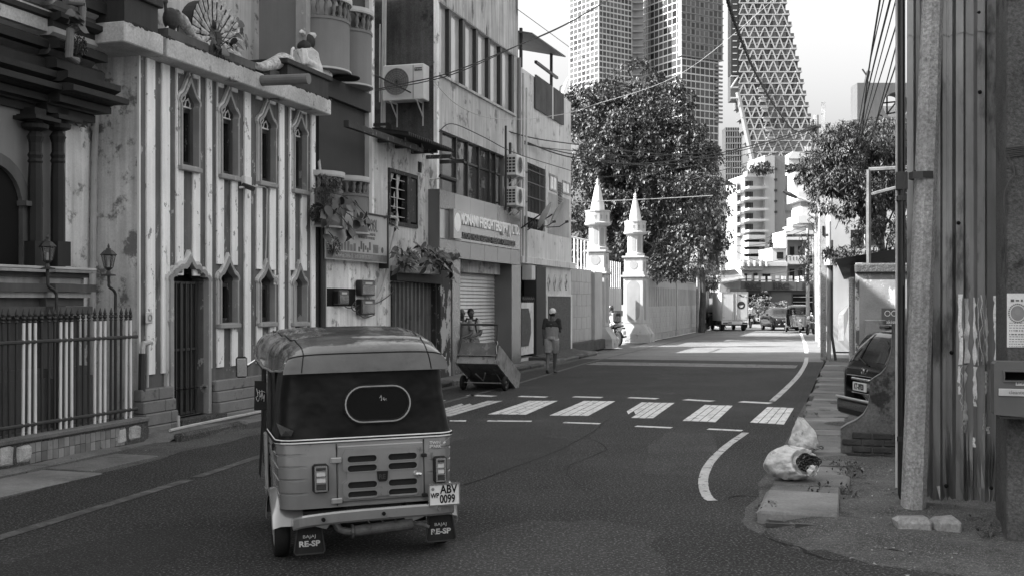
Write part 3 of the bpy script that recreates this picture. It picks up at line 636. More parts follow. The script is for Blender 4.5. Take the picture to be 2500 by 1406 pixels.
for x, y, nm in ((362, 775, 'left corner stripe low down'), (672, 684, 'stripe beside the lower windows')):
    a = pt(x, y, -.05); pl = thing('number_plate', 'small square embossed plate on shrine ' + nm, 'plate', a[0], -.05, a[2])
    MB().cbox(a[0] - .07, a[0] + .07, -.075, -.046, a[2] - .08, a[2] + .08, .01).build('plate', m_trim_w, pl); MB().lathe([(.05, -.082), (.035, -.086), (.03, -.076)], (a[0], 0, a[2]), 10, axis='y').build('emblem', m_trim, pl)
mb = MB(); y2 = -.09
mb.tube([pt(365, 835, y2), pt(350, 838, y2), pt(348, 850, y2), pt(347, 950, y2)], .035, 8); mb.tube([pt(361, 840, y2), pt(360, 945, y2)], .018, 6)
o = solo(mb, 'water_pipe', m_pvc, 'stub of white elbow pipe with dark stem at shrine corner', 'pipe')
MB().tube([pt(348, 862, y2), pt(346, 955, y2)], .05, 8).build('sleeve', m_metal_d, o)
mb = MB(); mb.tube([(*G(412, 1062)[:1], -.3, .28), (G(412, 1062)[0], -.3, .13), ] , .02, 6); mb.tube(dense([(S0 + .1, -.42, .12), (ds0 + .2, -.40, .13), (1.2, -.38, .14), (S1 + .3, -.36, .14)]), .022, 6)
solo(mb, 'ground_pipe', m_pvc, 'thin white pipe lying along pavement before the shrine plinth', 'pipe')

# ---- railing fence on a tiled kerb wall
s_a, s_b = -12.5, Ls(331, -.12); yf = -.14
fence = thing('railing_fence', 'spear topped railing with alternating black and white bars on low tiled wall', 'fence', (s_a + s_b) / 2, yf)
def zf(s): return .34 + .0 * s
zr = 1.72
pxs = [8, 23, 39, 56, 71, 86, 103, 119, 133, 147, 161, 175, 189, 203, 217, 231, 244, 256, 270, 283, 295, 307, 319]
sb_l = [Ls(x, yf) for x in pxs]; st_ = sb_l[1] - sb_l[0]
extra = [sb_l[0] - .145 * k for k in range(28, 0, -1)]; alls = extra + sb_l
dk = MB().tube([(0, 0, 0), (0, 0, 1)], .017, 8).mesh('bar', m_iron); wt = MB().tube([(0, 0, 0), (0, 0, 1)], .019, 8).mesh('bar', m_white_paint)
fin = MB().lathe([(.012, 0), (.026, .01), (.014, .03), (.03, .05), (.012, .07), (.022, .10), (.002, .17)], (0, 0, 0), 8)
fin.tube([(-.035, 0, .075), (-.02, 0, .045), (0, 0, .05)], .008, 5); fin.tube([(.035, 0, .075), (.02, 0, .045), (0, 0, .05)], .008, 5)
fnm = fin.mesh('finial', m_iron)
for i, s in enumerate(alls):
    j = (i - len(extra)) % 6
    white = j in (3, 4, 5) or i == len(alls) - 1 or i == len(alls) - 2
    if i - len(extra) >= 18 and i - len(extra) <= 20: white = False
    b = piece(wt if white else dk, 'bar', fence, (s, yf, .32), (0, U(-.01, .01), 0), (1, 1, 1.30))
    o = piece(fnm, 'finial', b, (0, 0, 0)); o.location = (0, 0, 1.0); o.scale = (1, 1, 1 / 1.30)
for z in (.44, 1.40): MB().tube([(s_a, yf, z), (s_b, yf, z)], .026, 8).build('rail', m_iron, fence)
MB().box(s_a, s_b + .05, yf - .14, yf + .2, 0, .27).build('base_wall', m_conc_d, fence)
MB().cbox(s_a, s_b + .05, yf - .17, yf + .23, .27, .33, .012).build('coping', m_conc, fence)
m_tile = mat('wall_tile', .2, .6, .3, 3, stain=.25, stain_c=.05, stain_s=4, rnd_obj=.35, bump=.1)
tme = MB().cbox(-.045, .045, -.006, .01, -.055, .055, .004).mesh('tile', m_tile)
s = Ls(80, -.29)
while s < Ls(300, -.29):
    for r_ in range(2): piece(tme, 'tile', fence, (s, yf - .145, .075 + r_ * .115 + U(-.004, .004)))
    s += .096
m_rough = mat('rough_stone', .42, .95, .3, 4, fine=.25, bump=.8, bump_s=20)
for x0, x1 in ((0, 36), (44, 80), (290, 312), (318, 345)):
    a, b = Ls(x0, -.3), Ls(x1, -.3); mb = MB().cbox(a, b, yf - .16, yf - .1, .04, .25, .03); mb.v = [(p[0] + U(-.02, .02), p[1] + U(-.01, .01), p[2] + U(-.02, .02)) for p in mb.v]; mb.build('rough_stone', m_rough, fence)
# ---- lanterns
m_lglass = mat('lantern_glass', .25, .15, .1, 3, bump=0, spec=.6, alpha=.45)
for x, xt, yt, yb, lab in ((118, 116, 598, 775, 'black lantern on a bent pole before temple plinth'), (282, 265, 614, 775, 'black lantern on a bent pole before pale plaster wall')):
    yl = -.05; pole = [pt(x + 22 if x == 118 else x + 0, 1050, yl), pt(x + 20 if x == 118 else x, 760, yl), pt(x + 18 if x == 118 else x - 1, 715, yl), pt(x + 2 if x == 118 else x - 15, 700, yl), pt(xt + 1, 690, yl), pt(xt, yt + 55, yl)]
    t = thing('street_lantern', lab, 'lantern', pole[0][0], yl, .3, group='lanterns behind the railing')
    MB().tube(dense(pole, 4), .02, 8).build('pole', m_metal_d, t)
    c = pt(xt, yt + 58, yl); k = .30 / .28
    bs = MB().lathe([(.09, -.01), (.09, .005), (.03, .02), (.02, .06), (.05, .085), (.055, .10)], c, 6).build('lamp_base', m_metal_d, t)
    MB().lathe([(.052, .10), (.085, .24), (.088, .26)], c, 6).build('glass', m_lglass, t)
    mb = MB()
    for i in range(6):
        a = 2 * math.pi * i / 6; mb.tube([(c[0] + .054 * math.cos(a), c[1] + .054 * math.sin(a), c[2] + .1), (c[0] + .088 * math.cos(a), c[1] + .088 * math.sin(a), c[2] + .26)], .007, 4)
    mb.build('cage', m_metal_d, t)
    MB().lathe([(.10, .255), (.105, .265), (.06, .315), (.035, .33), (.03, .345), (.012, .355), (.016, .375), (.003, .41)], c, 6).build('cap', m_metal_d, t)
    MB().tube([(c[0], c[1], c[2] + .1), (c[0], c[1], c[2] + .19)], .018, 8).build('bulb', m_white_paint, t)

# ================================================================ LEFT ROW: balcony house, low old house, freight office, plain house
def bx(parent, name, m, x0, x1, y0, y1, z0, z1, ch=0):
    mb = MB(); (mb.cbox(x0, x1, y0, y1, z0, z1, ch) if ch else mb.box(x0, x1, y0, y1, z0, z1)); return mb.build(name, m, parent)
m_bal = mat('balcony_grey', .17, .75, .12, .9, streak=.06, bump=.1, bump_s=10)
m_bal_l = mat('balcony_rail', .5, .8, .1, 1.5, streak=.06, bump=.1)
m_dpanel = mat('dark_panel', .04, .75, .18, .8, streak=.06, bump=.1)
B0, B1 = Ls(769), Ls(914)
bh = thing('balcony_house', 'grey house with two tiers of double curved balconies and pot bellied balusters', 'building', (B0 + B1) / 2, 2)
bx(bh, 'wall', m_plast_flat, B0 + .02, B1, .12, 13, 0, 15)  # unseen depth and height enlarged to shade the mouldy wall beyond
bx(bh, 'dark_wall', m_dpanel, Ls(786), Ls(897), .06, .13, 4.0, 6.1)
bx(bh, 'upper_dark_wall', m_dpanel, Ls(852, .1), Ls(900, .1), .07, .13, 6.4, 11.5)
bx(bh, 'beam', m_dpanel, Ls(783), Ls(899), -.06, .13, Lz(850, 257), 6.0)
bx(bh, 'edge_strip', m_bal_l, Ls(899), Ls(906), -.02, .13, 2.9, 11.5); bx(bh, 'edge_strip', m_plast_l, Ls(906.5), B1, .0, .13, 2.9, 11.5)
bx(bh, 'side_strip', m_trim, Ls(747), Ls(758), .0, .2, 5.4, 11.5)
bal_prof = [(.022, 0), (.04, .01), (.04, .03), (.02, .05), (.032, .1), (.045, .15), (.03, .22), (.022, .26), (.04, .28), (.04, .3), (.024, .31)]
bme = MB().lathe(bal_prof, (0, 0, 0), 10).smooth().mesh('baluster', m_bal)
def lobe(sc, r, zb, zbase, zrail, tag_):
    a0, a1 = math.pi, 2 * math.pi; c = (sc, .12, 0)
    part = MB().lathe([(0, zb), (r, zb), (r + .02, zb + .03), (r, zb + .06), (r, zbase)], c, 28, a0, a1).smooth().build('balcony', m_bal, bh)
    MB().lathe([(r - .02, zb - .001), (r + .035, zb - .001), (r + .035, zb + .03), (r, zb + .04)], c, 28, a0, a1).build('edge_bead', m_bal_l, part)
    MB().lathe([(r - .09, zbase), (r - .09, zb + .1)], c, 28, a0, a1).build('inner_wall', m_bal, part)
    MB().lathe([(r - .08, zrail), (r + .04, zrail), (r + .05, zrail + .03), (r + .05, zrail + .1), (r - .08, zrail + .1)], c, 28, a0, a1).build('rail', m_bal_l, part)
    MB().lathe([(r - .1, zbase - .01), (r + .015, zbase - .01), (r + .015, zbase + .04), (r - .1, zbase + .04)], c, 28, a0, a1).build('base_ring', m_bal, part)
    n = int(math.pi * r / .165); h = (zrail - zbase - .04) / .31
    for i in range(n + 1):
        a = a0 + (a1 - a0) * (i + .5) / (n + 1)
        piece(bme, 'baluster', part, (sc + (r - .04) * math.cos(a), .12 + (r - .04) * math.sin(a), zbase + .04), (0, 0, 0), (1, 1, h))
    # arched tops of the openings
    mb = MB()
    for i in range(n + 1):
        am = a0 + (a1 - a0) * (i + 1) / (n + 1); dh = (a1 - a0) / (n + 1) / 2
        for k in range(8):
            t0 = am - dh + 2 * dh * k / 8; t1 = am - dh + 2 * dh * (k + 1) / 8
            q0 = zrail - .10 * abs(2 * k / 8 - 1) ** 2.2; q1 = zrail - .10 * abs(2 * (k + 1) / 8 - 1) ** 2.2
            for rr in (r, r - .07):
                mb.add([(sc + rr * math.cos(t0), .12 + rr * math.sin(t0), q0), (sc + rr * math.cos(t1), .12 + rr * math.sin(t1), q1), (sc + rr * math.cos(t1), .12 + rr * math.sin(t1), zrail), (sc + rr * math.cos(t0), .12 + rr * math.sin(t0), zrail)], [(0, 1, 2, 3)])
    mb.build('arcade', m_bal, part)['kind'] = 'stuff'
lobe(Ls(793), .56, 6.05, 6.95, 7.30, 'u'); lobe(Ls(862), .47, 6.0, 7.03, 7.38, 'u2')
lobe(Ls(790), .45, 3.2, 3.85, 4.12, 'l'); lobe(Ls(856), .44, 3.15, 3.88, 4.15, 'l2')
MB().lathe([(0, 5.995), (.24, 5.995), (.26, 6.01), (.26, 6.03)], (Ls(815), -.25, 0), 20).build('vent_ring', m_black, bh)
# ground floor
bx(bh, 'ground_wall', m_plast_l, Ls(792), Ls(946), -.02, .13, .05, 3.2)
bx(bh, 'dark_return', mat('pilaster_dark', .05, .7, .2, 2, streak=.2), Ls(768), Ls(786), -.03, .13, .05, 4.1); bx(bh, 'white_strip', m_bal_l, Ls(786.5), Ls(791.5), -.05, .13, .05, 2.9)  # dark pilaster strip beside the white one
MB().tube([(Ls(777), -.09, .05), (Ls(777), -.09, 4.2)], .06, 10).build('rain_pipe', m_metal_d, bh)
bx(bh, 'meter_recess', m_black, Ls(793), Ls(865), -.026, -.02, Lz(830, 747), Lz(830, 704))
MB().tube([(Ls(738, .6), .6, 7.3), (Ls(745, .5), .3, 5.1), (Ls(782, .0), .0, 4.2)], .03, 6).build('bent_conduit', m_pvc, bh)
MB().tube([(Ls(715, .9), .95, 5.4), (Ls(716, .9), .95, 11.5)], .07, 10).build('soil_pipe', m_plast_l, bh)
m_meter = mat('meter_case', .02, .35, .2, 3, bump=0, spec=.6)
def meter(x0, x1, y0, y1, lab):
    a, b = Ls(x0, -.1), Ls(x1, -.1); z0, z1 = Lz((x0 + x1) / 2, y1, -.1), Lz((x0 + x1) / 2, y0, -.1)
    t = thing('electric_meter', lab, 'meter', (a + b) / 2, -.08, z0, group='electric meters')
    bx(t, 'case', m_meter, a, b, -.16, -.02, z0, z1, .02); bx(t, 'dial', m_bal_l, a + (b - a) * .25, a + (b - a) * .75, -.166, -.16, z0 + (z1 - z0) * .72, z0 + (z1 - z0) * .86)
    bx(t, 'window', m_pane, a + .03, b - .03, -.163, -.16, z0 + .04, z0 + (z1 - z0) * .66)
meter(877, 910, 684, 722, 'black electric meter box, upper of the two on shop wall'); meter(877, 910, 730, 768, 'black electric meter box, lower of the two on shop wall'); meter(821, 846, 708, 744, 'electric meter set inside the dark wall recess under sign')
pc = dense([(Ls(908, -.1), -.12, Lz(908, 738, -.1)), (Ls(920, -.1), -.12, Lz(920, 728, -.1)), (Ls(935, -.1), -.12, Lz(935, 690, -.1)), (Ls(952, -.1), -.12, Lz(952, 610, -.1)), (Ls(966, -.1), -.12, Lz(966, 548, -.1)), (Ls(963, -.1), -.12, Lz(963, 532, -.1)), (Ls(950, -.1), -.12, Lz(950, 530, -.1))], 5)
solo(MB().tube(pc, .03, 8), 'conduit', m_pvc, 'curved pale conduit rising from meters past sign board end', 'conduit')
for k, q in enumerate([[(868, 735), (858, 750), (870, 760), (885, 745)], [(865, 742), (872, 762), (890, 775), (915, 768)], [(842, 748), (856, 752), (880, 742)], [(905, 745), (930, 735), (958, 712), (952, 690)]]):
    pts = dense([(Ls(x, -.1), -.1, Lz(x, y, -.1)) for x, y in q], 5); solo(MB().tube(pts, .01, 5), 'meter_cable', m_metal_d, 'thin black cable ' + ('looping left of upper meter box', 'sagging under the lower meter box', 'leaving the recessed meter', 'running right towards the corrugated door')[k], 'cable', 'loose meter cables')
# sign board
g0, g1 = Ls(796, -.2), Ls(945, -.2); gz0, gz1 = Lz(796, 632, -.2), Lz(945, 533, -.2)
sb_ = thing('shop_sign', 'weathered pale shop sign board with address strip below curved balcony', 'sign', (g0 + g1) / 2, -.2, gz0)
m_signp = mat('sign_sheet', .4, .6, .12, 1.5, streak=.06, stain=.12, stain_c=.3, stain_s=2, bump=.05)
m_ink = mat('sign_ink', .10, .7, .2, 3, bump=0); m_ink_g = mat('sign_ink_grey', .17, .7, .3, 6, bump=0)
bx(sb_, 'board', m_signp, g0, g1, -.2, -.17, gz0, gz1); bx(sb_, 'frame_post', m_iron, g1, g1 + .05, -.22, -.02, gz0 - .1, gz1 + .05); bx(sb_, 'frame_top', m_wood_d, g0 - .02, g1 + .1, -.22, -.02, gz1, gz1 + .035)
bx(sb_, 'address_strip', m_ink_g, g0, g1, -.204, -.2, gz0 + .02, gz0 + (gz1 - gz0) * .17)
wid = g1 - g0; hh = gz1 - gz0
text('109, Kew Road, Colombo - 02.   Tel: 011 230 4099 | 075 795 9177', .105, m_signp, sb_, 'lettering', (g0 + wid * .13, -.206, gz0 + hh * .06), ext=.002, xs=.58, bold=.001)
text('EN COOL', .34, m_ink_g, sb_, 'lettering', (g0 + wid * .56, -.206, gz0 + hh * .66), ext=.002, xs=.48, bold=.006); text('F', .34, m_ink_g, sb_, 'lettering', (g0 + wid * .47, -.206, gz0 + hh * .66), ext=.002, xs=.5, bold=.006)
text('SPARE PARTS, REFRIGERATOR SPARE PARTS', .075, m_ink_g, sb_, 'lettering', (g0 + wid * .52, -.205, gz0 + hh * .56), ext=.001, xs=.5); text('SPARE PARTS AND COOL ROOM SPARE PARTS', .075, m_ink_g, sb_, 'lettering', (g0 + wid * .49, -.205, gz0 + hh * .48), ext=.001, xs=.5)
for k in range(5): bx(sb_, 'printed_bottle', m_ink_g, g0 + wid * (.22 + k * .05), g0 + wid * (.255 + k * .05), -.203, -.2, gz0 + hh * .2, gz0 + hh * (.33 + .03 * (k % 3)))
for k in range(6): bx(sb_, 'printed_part', m_ink, g0 + wid * (.5 + k * .036), g0 + wid * (.525 + k * .036), -.203, -.2, gz0 + hh * (.2 + .05 * (k % 2)), gz0 + hh * (.3 + .04 * ((k * 7) % 4)))
bx(sb_, 'printed_door', m_ink_g, g0 + wid * .75, g0 + wid * .84, -.203, -.2, gz0 + hh * .2, gz0 + hh * .38)
MB().lathe([(0, -.204), (.06, -.204)], (g0 + wid * .91, 0, gz0 + hh * .28), 16, axis='y').build('printed_wheel', m_ink, sb_)

# ---- low old house with the tin awning
H0, H1 = Ls(914.5), Ls(1064)
m_oldw = mat('plaster_old', .54, .92, .22, .8, streak=.2, stain=.42, stain_c=.16, stain_s=2.0, peel=.2, peel_c=.22, peel_s=2.5, fine=.1, bump=.35, bump_s=8)
oh = thing('old_house', 'low old plaster house with broken window and rusty corrugated awning', 'building', (H0 + H1) / 2, 1.5)
zt = 5.25
wr = (Ls(947), Ls(1017), Lz(982, 553), Lz(982, 420)); dr = (Ls(955), Ls(1062), .12, Lz(1010, 690)); sm_ = (Ls(1020), Ls(1030), Lz(1025, 422), Lz(1025, 396))
hl = [[(r[0], r[2]), (r[1], r[2]), (r[1], r[3]), (r[0], r[3])] for r in (wr, dr, sm_)]
MB().holed([(H0, .05), (H1, .05), (H1, zt), (H0, zt)], hl, 0, .25).build('wall', m_oldw, oh)
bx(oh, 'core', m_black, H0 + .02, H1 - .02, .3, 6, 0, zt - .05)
bx(oh, 'roof', m_conc_d, H0, H1, .26, 6, zt - .04, zt + .08)
wn_ = MB().frame([(wr[0], wr[2]), (wr[1], wr[2]), (wr[1], wr[3]), (wr[0], wr[3])], [(wr[0] + .07, wr[2] + .08), (wr[1] - .07, wr[2] + .08), (wr[1] - .07, wr[3] - .08), (wr[0] + .07, wr[3] - .08)], -.04, .12).build('window', m_wood_d, oh)
ww = wr[1] - wr[0]; wh = wr[3] - wr[2]
bx(wn_, 'mullion', m_wood_d, wr[0] + ww * .60, wr[0] + ww * .72, -.045, .1, wr[2] + .06, wr[3] - .06)
mb = MB()
for k in range(1, 6): mb.box(wr[0] + .07, wr[0] + ww * .6, .02, .04, wr[2] + wh * k / 6 - .008, wr[2] + wh * k / 6 + .008)
mb.box(wr[0] + ww * .32, wr[0] + ww * .35, .015, .035, wr[2] + .08, wr[3] - .08); mb.build('grille', m_pvc, wn_)
for pts in ([(.36, .5), (.44, .52), (.42, .7), (.5, .95), (.36, .96)], [(.36, .06), (.46, .06), (.4, .3), (.36, .4)], [(.1, .97), (.3, .98), (.2, .8), (.1, .7)], [(.24, .3), (.3, .42), (.26, .55), (.3, .62), (.32, .3)]):
    MB().prism([(wr[0] + ww * a, wr[2] + wh * b) for a, b in pts], .05, .056).build('broken_pane', m_bal_l, wn_)
bx(wn_, 'shutter', m_wood_d, wr[0] + ww * .76, wr[1] - .08, -.02, .03, wr[2] + .12, wr[3] - .1)
bx(oh, 'vent_hole', m_black, sm_[0], sm_[1], .1, .11, sm_[2], sm_[3])
for k in range(2): bx(oh, 'vent_bar', m_wood_d, sm_[0] + .06 + k * .1, sm_[0] + .09 + k * .1, .0, .03, sm_[2], sm_[3])
m_cdoor = mat('door_sheet', .09, .6, .25, 2, streak=.3, peel=.2, peel_c=.06, peel_s=5, bump=.15)
dn = 11; dp = MB().grid(lambda u, v: (dr[0] + .02 + (dr[1] - dr[0] - .04) * u, .1 + .025 * (1 if math.sin(u * dn * 2 * math.pi) > 0 else -1) * min(1, abs(math.sin(u * dn * 2 * math.pi)) * 3), dr[2] + (dr[3] - dr[2]) * v), dn * 12, 2).build('corrugated_door', m_cdoor, oh)
bx(dp, 'stile', m_wood_d, dr[0] - .03, dr[0] + .04, -.04, .1, .1, dr[3]); bx(dp, 'stile', m_wood_d, dr[1] - .05, dr[1] + .02, -.04, .1, .1, dr[3])
MB().prism([(dr[0] - .06, dr[3] + .02), (dr[1] + .1, dr[3] - .02), (dr[1] + .1, dr[3] + .2), (dr[0] - .06, dr[3] + .22)], -.16, .02).build('lintel', m_temple_d, oh)
mb = MB().cbox(Ls(985, -.3), Ls(1072, -.3), -.32, .0, Lz(1020, 668, -.3), Lz(1020, 650, -.3), .02); mb.build('ledge', mat('ledge_streaked', .38, .95, .3, 3, streak=.4, stain=.35, stain_c=.05, stain_s=5, bump=.5), oh)
m_jamb = mat('jamb_peeled', .05, .9, .3, 1.5, stain=.12, stain_c=.02, peel=.38, peel_c=.42, peel_s=1.8, bump=.4)
bx(oh, 'door_jamb', m_jamb, Ls(1064), Ls(1097), -.12, .1, .05, Lz(1080, 660), .02)
# awning: corrugated sheet, timbers
m_tin = mat('tin_roof', .05, .7, .3, 2, streak=.2, stain=.3, stain_c=.03, stain_s=2, bump=.2)
ya, yb_ = .3, -.8; za, zb2 = 5.36, 5.2; aw0, aw1 = Ls(985, -.7), Ls(1100, -.72); nn = 24
def awn(off):
    return lambda u, v: (aw0 + (aw1 - aw0) * u, ya + (yb_ - ya) * v, za + (zb2 - za) * v + .035 * math.cos(u * nn * 2 * math.pi) + off)
aw = MB().grid(awn(0), nn * 8, 3).grid(awn(.012), nn * 8, 3).build('awning', m_tin, oh)
mb = MB(); mb.box(aw0 - 2.2, aw1 - 1.2, -.55, -.45, 5.02, 5.14); mb.build('beam', m_wood_d, aw)
for k in range(5): bx(aw, 'rafter', m_wood_d, aw0 + .3 + k * .9, aw0 + .38 + k * .9, -.6, .1, 5.1, 5.18)
bx(aw, 'gutter_board', m_temple_d, H0 - .05, aw0 + .1, -.4, -.3, 5.15, 5.42)
bx(aw, 'roof_board', m_temple_d, H0 - .05, aw0 + .1, -.36, .4, 5.40, 5.46)

# ---- freight office
F0, F1 = H1 + .02, Ls(1264)
m_mould = mat('wall_mouldy', .06, .95, .35, 1.0, streak=.22, stain=.45, stain_c=.02, stain_s=1.6, fine=.25, fine_s=30, bump=.5, bump_s=12)
m_fconc = mat('freight_concrete', .44, .9, .18, .7, streak=.26, stain=.36, stain_c=.16, stain_s=1.6, bump=.2, bump_s=9)
m_fstain = mat('freight_stained', .4, .92, .25, .8, streak=.35, stain=.36, stain_c=.05, stain_s=1.5, stain_z=.35, bump=.3, bump_s=9)
fo = thing('freight_office', 'concrete freight office with wide glass bands, metal clad sign and roller shutter', 'building', (F0 + F1) / 2, 3)
zu0, zu1 = Lz(1160, 228), Lz(1160, 68); zm0, zm1 = Lz(1160, 486), Lz(1160, 352)
holes = [[(F0 + .12, zu0), (F1 - .35, zu0), (F1 - .35, zu1), (F0 + .12, zu1)], [(F0 + .1, zm0), (F1 - 1.0, zm0), (F1 - 1.0, zm1), (F0 + .1, zm1)]]
MB().holed([(F0, 3.0), (F1, 3.0), (F1, zu1 + .02), (F0, zu1 + .02)], [holes[0][:3] + [holes[0][3]], holes[1]] if False else [[(p[0], min(p[1], zu1 - .0)) for p in holes[0]], holes[1]], 0, .3).build('front_wall', m_fconc, fo)
bx(fo, 'parapet', m_fstain, F0, F1, -.01, .3, zu1 + .02, 11.2)
bx(fo, 'side_wall', m_mould, F0 - .03, F0 + .25, .02, 7, 3, 11.2)
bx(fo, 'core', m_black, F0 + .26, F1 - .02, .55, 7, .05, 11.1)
bx(fo, 'far_wall', m_fconc, F1 - .03, F1 + .02, .3, 7, 3, 11.2)
bx(fo, 'roof', m_conc_d, F0, F1, .3, 7, 11.1, 11.25)
bx(fo, 'corner_edge', m_plast_l, F0 - .06, F0 + .1, -.04, .04, 3.0, 11.2)
m_glassu = glass('glass_upper', .42, .10, dents=.25, spec=.9); m_glassm = glass('glass_mid', .06, .04, dents=.35, spec=.9)
for x0, x1 in ((1072, 1098), (1103, 1131), (1138, 1164), (1169, 1194), (1199, 1223), (1228, 1251)):
    p = bx(fo, 'window', m_glassu, Ls(x0), Ls(x1), .12, .14, zu0, zu1)
for x0, x1 in ((1098, 1103), (1131.5, 1138), (1164, 1169), (1194, 1199), (1223.5, 1228), (1251, 1257)): bx(fo, 'mullion', m_metal_d, Ls(x0), Ls(x1), .02, .16, zu0, zu1)
bx(fo, 'sill', m_fconc, F0 + .1, F1 - .3, -.06, .1, zu0 - .06, zu0)
xs_ = [1072, 1084, 1122, 1150, 1177, 1203, 1217, 1232]
for i in range(len(xs_) - 1):
    bx(fo, 'window', m_glassm, Ls(xs_[i]), Ls(xs_[i + 1]), .14, .15, zm0, zm1); t = .10 if i == 1 else .03; bx(fo, 'mullion', m_metal_d, Ls(xs_[i]) - t, Ls(xs_[i]) + t, .08, .17, zm0, zm1)
    if i > 0: bx(fo, 'transom', m_metal_d, Ls(xs_[i]) + .031, Ls(xs_[i + 1]) - .031, .1, .16, zm1 - .55, zm1 - .5)
# sign box
m_clad = mat('cladding', .3, .22, .08, .8, bump=0, spec=.6, metal=.55, dents=.28, ); m_clad_d = mat('cladding_dark', .17, .25, .08, .8, bump=0, spec=.6, metal=.5, dents=.25)
ysn = -.28; c0, c1 = Ls(1074, ysn), Ls(1270, ysn); cz0, cz1 = 2.88, 4.42
bx(fo, 'sign_box', m_metal_d, c0, c1 - .01, ysn + .03, .02, cz0 + .01, cz1 - .01)
cols = [Ls(x, ysn) for x in (1074, 1111, 1148, 1182.5, 1215, 1246, 1270)]; rows = [cz0, cz0 + .42, cz0 + 1.10, cz1]
for i in range(6):
    for j in range(3):
        if j == 1 and i % 2: continue
        e = cols[i + (2 if j == 1 else 1)]
        bx(fo, 'cladding_panel', m_clad_d if (j == 0 or (i == 0 and j == 2)) else m_clad, cols[i] + .006, e - .006, ysn, ysn + .03, rows[j] + .006, rows[j + 1] - .006, .004)
bx(fo, 'sign_return', m_clad_d, c0 - .02, c0 - .002, ysn, 0, cz0, cz1)
m_letter = mat('letter_steel', .8, .3, .1, 3, bump=0, metal=.1, spec=.6); 
t0, t1 = Ls(1118, ysn), Ls(1263, ysn)
o = text('MONAMI FREIGHTERS (PVT) LTD.', .36, m_letter, fo, 'lettering', (t0, ysn - .03, 3.72), ext=.03, bold=.012); o.scale.x = (t1 - t0) / o.dimensions.x
m_let2 = mat('letter_dark', .07, .4, .2, 3, bump=0, metal=.3)
o = text('CUSTOMS HOUSE AGENTS - FREIGHT FORWARDERS', .2, m_let2, fo, 'lettering', (t0, ysn - .02, 3.38), ext=.02, bold=.006); o.scale.x = (Ls(1255, ysn) - t0) / o.dimensions.x
e0, e1 = Ls(1096, ysn), Ls(1115.5, ysn); em = bx(fo, 'emblem', m_clad, e0, e1, ysn - .12, ysn - .002, 3.32, 4.02, .01)
MB().lathe([(.0, ysn - .125), (.16, ysn - .125), (.22, ysn - .12)], ((e0 + e1) / 2, 0, 3.72), 20, axis='y').build('roundel', m_letter, em)
# shutter bay
m_shut = mat('shutter', .55, .45, .12, 1, streak=.1, bump=.05, metal=.3, spec=.5)
z_sh = Lz(1190, 668)
bx(fo, 'lintel', m_fconc, Ls(1119), Ls(1243), .1, .2, z_sh, 3.0)
def shutter(a, b, zt_):
    n = 26; pr = []
    for i in range(n + 1):
        z = .15 + (zt_ - .15) * i / n; pr += [(.28, z), (.255, z + .03), (.275, z + (zt_ - .15) / n - .012)]
    mb = MB(); vs = []
    for y_, z_ in pr[:-2]: vs += [(a, y_, z_), (b, y_, z_)]
    mb.add(vs, [(2 * i, 2 * i + 1, 2 * i + 3, 2 * i + 2) for i in range(len(pr) - 3)]); return mb.build('roller_shutter', m_shut, fo)
shutter(Ls(1137), Ls(1240), z_sh); shutter(Ls(1117), Ls(1130), z_sh)
bx(fo, 'shutter_post', m_metal_d, Ls(1130), Ls(1137), .18, .32, .1, z_sh)
bx(fo, 'left_pier', m_clad_d, Ls(1099, -.1), Ls(1118, -.1), -.16, .3, .05, 3.0)
bx(fo, 'right_pier', m_clad_d, Ls(1246, -.2), Ls(1268, -.2), -.24, .3, .05, 2.88)
bx(fo, 'floor_ledge', m_conc, Ls(1100), F1, -.1, .4, .04, .35)

# ---- plain pale house
Y0, Y1 = F1 + .03, Ls(1394)
m_pale = mat('pale_wall', .56, .88, .14, .6, streak=.16, stain=.3, stain_c=.28, stain_s=2, bump=.2, bump_s=8)
m_pale_d = mat('pale_wall_rough', .33, .92, .2, .9, streak=.1, stain=.15, stain_c=.18, bump=.3)
ph = thing('plain_house', 'pale three storey house with satellite dishes, barred window and pebbled panel', 'building', (Y0 + Y1) / 2, 3)
zr_ = 8.7
gw = (Ls(1284), Ls(1331), Lz(1308, 522), Lz(1308, 405)); dd = (Y0 + .1, Ls(1322), .2, Lz(1300, 652)); bl = (Ls(1274), Ls(1331), Lz(1302, 560), Lz(1302, 533))
hl = [[(r[0], r[2]), (r[1], r[2]), (r[1], r[3]), (r[0], r[3])] for r in (gw, dd, bl)]
MB().holed([(Y0, .05), (Y1, .05), (Y1, zr_), (Y0, zr_)], hl, 0, .3).build('wall', m_pale, ph)
bx(ph, 'core', m_black, Y0 + .05, Y1 - .05, .5, 2.7, .05, zr_ - .1); bx(ph, 'end_wall', m_pale, Y1 - .04, Y1 + .02, .02, 2.8, .05, zr_); bx(ph, 'roof_slab', m_conc, Y0, Y1, .3, 2.8, zr_ - .1, zr_)
mb = MB(); n = 14
for i in range(n): x = gw[0] + (gw[1] - gw[0]) * (i + .5) / n; mb.box(x - .012, x + .012, .0, .025, gw[2], gw[3])
for k in (.3, .6, .85): z = gw[2] + (gw[3] - gw[2]) * k; mb.box(gw[0], gw[1], -.005, .02, z, z + .03)
mb.build('window_bars', m_metal_d, ph); bx(ph, 'window_pane', m_pane, gw[0], gw[1], .2, .21, gw[2], gw[3]); bx(ph, 'window_jamb', m_pale, gw[1], gw[1] + .25, -.03, .02, gw[2] - .1, gw[3] + .1)
mb = MB(); 
for i in range(9):
    x = bl[0] + (bl[1] - bl[0]) * (i + .5) / 9; mb.lathe([(.03, bl[2]), (.05, bl[2] + .06), (.09, (bl[2] + bl[3]) / 2), (.05, bl[3] - .06), (.03, bl[3])], (x, .08, 0), 8)
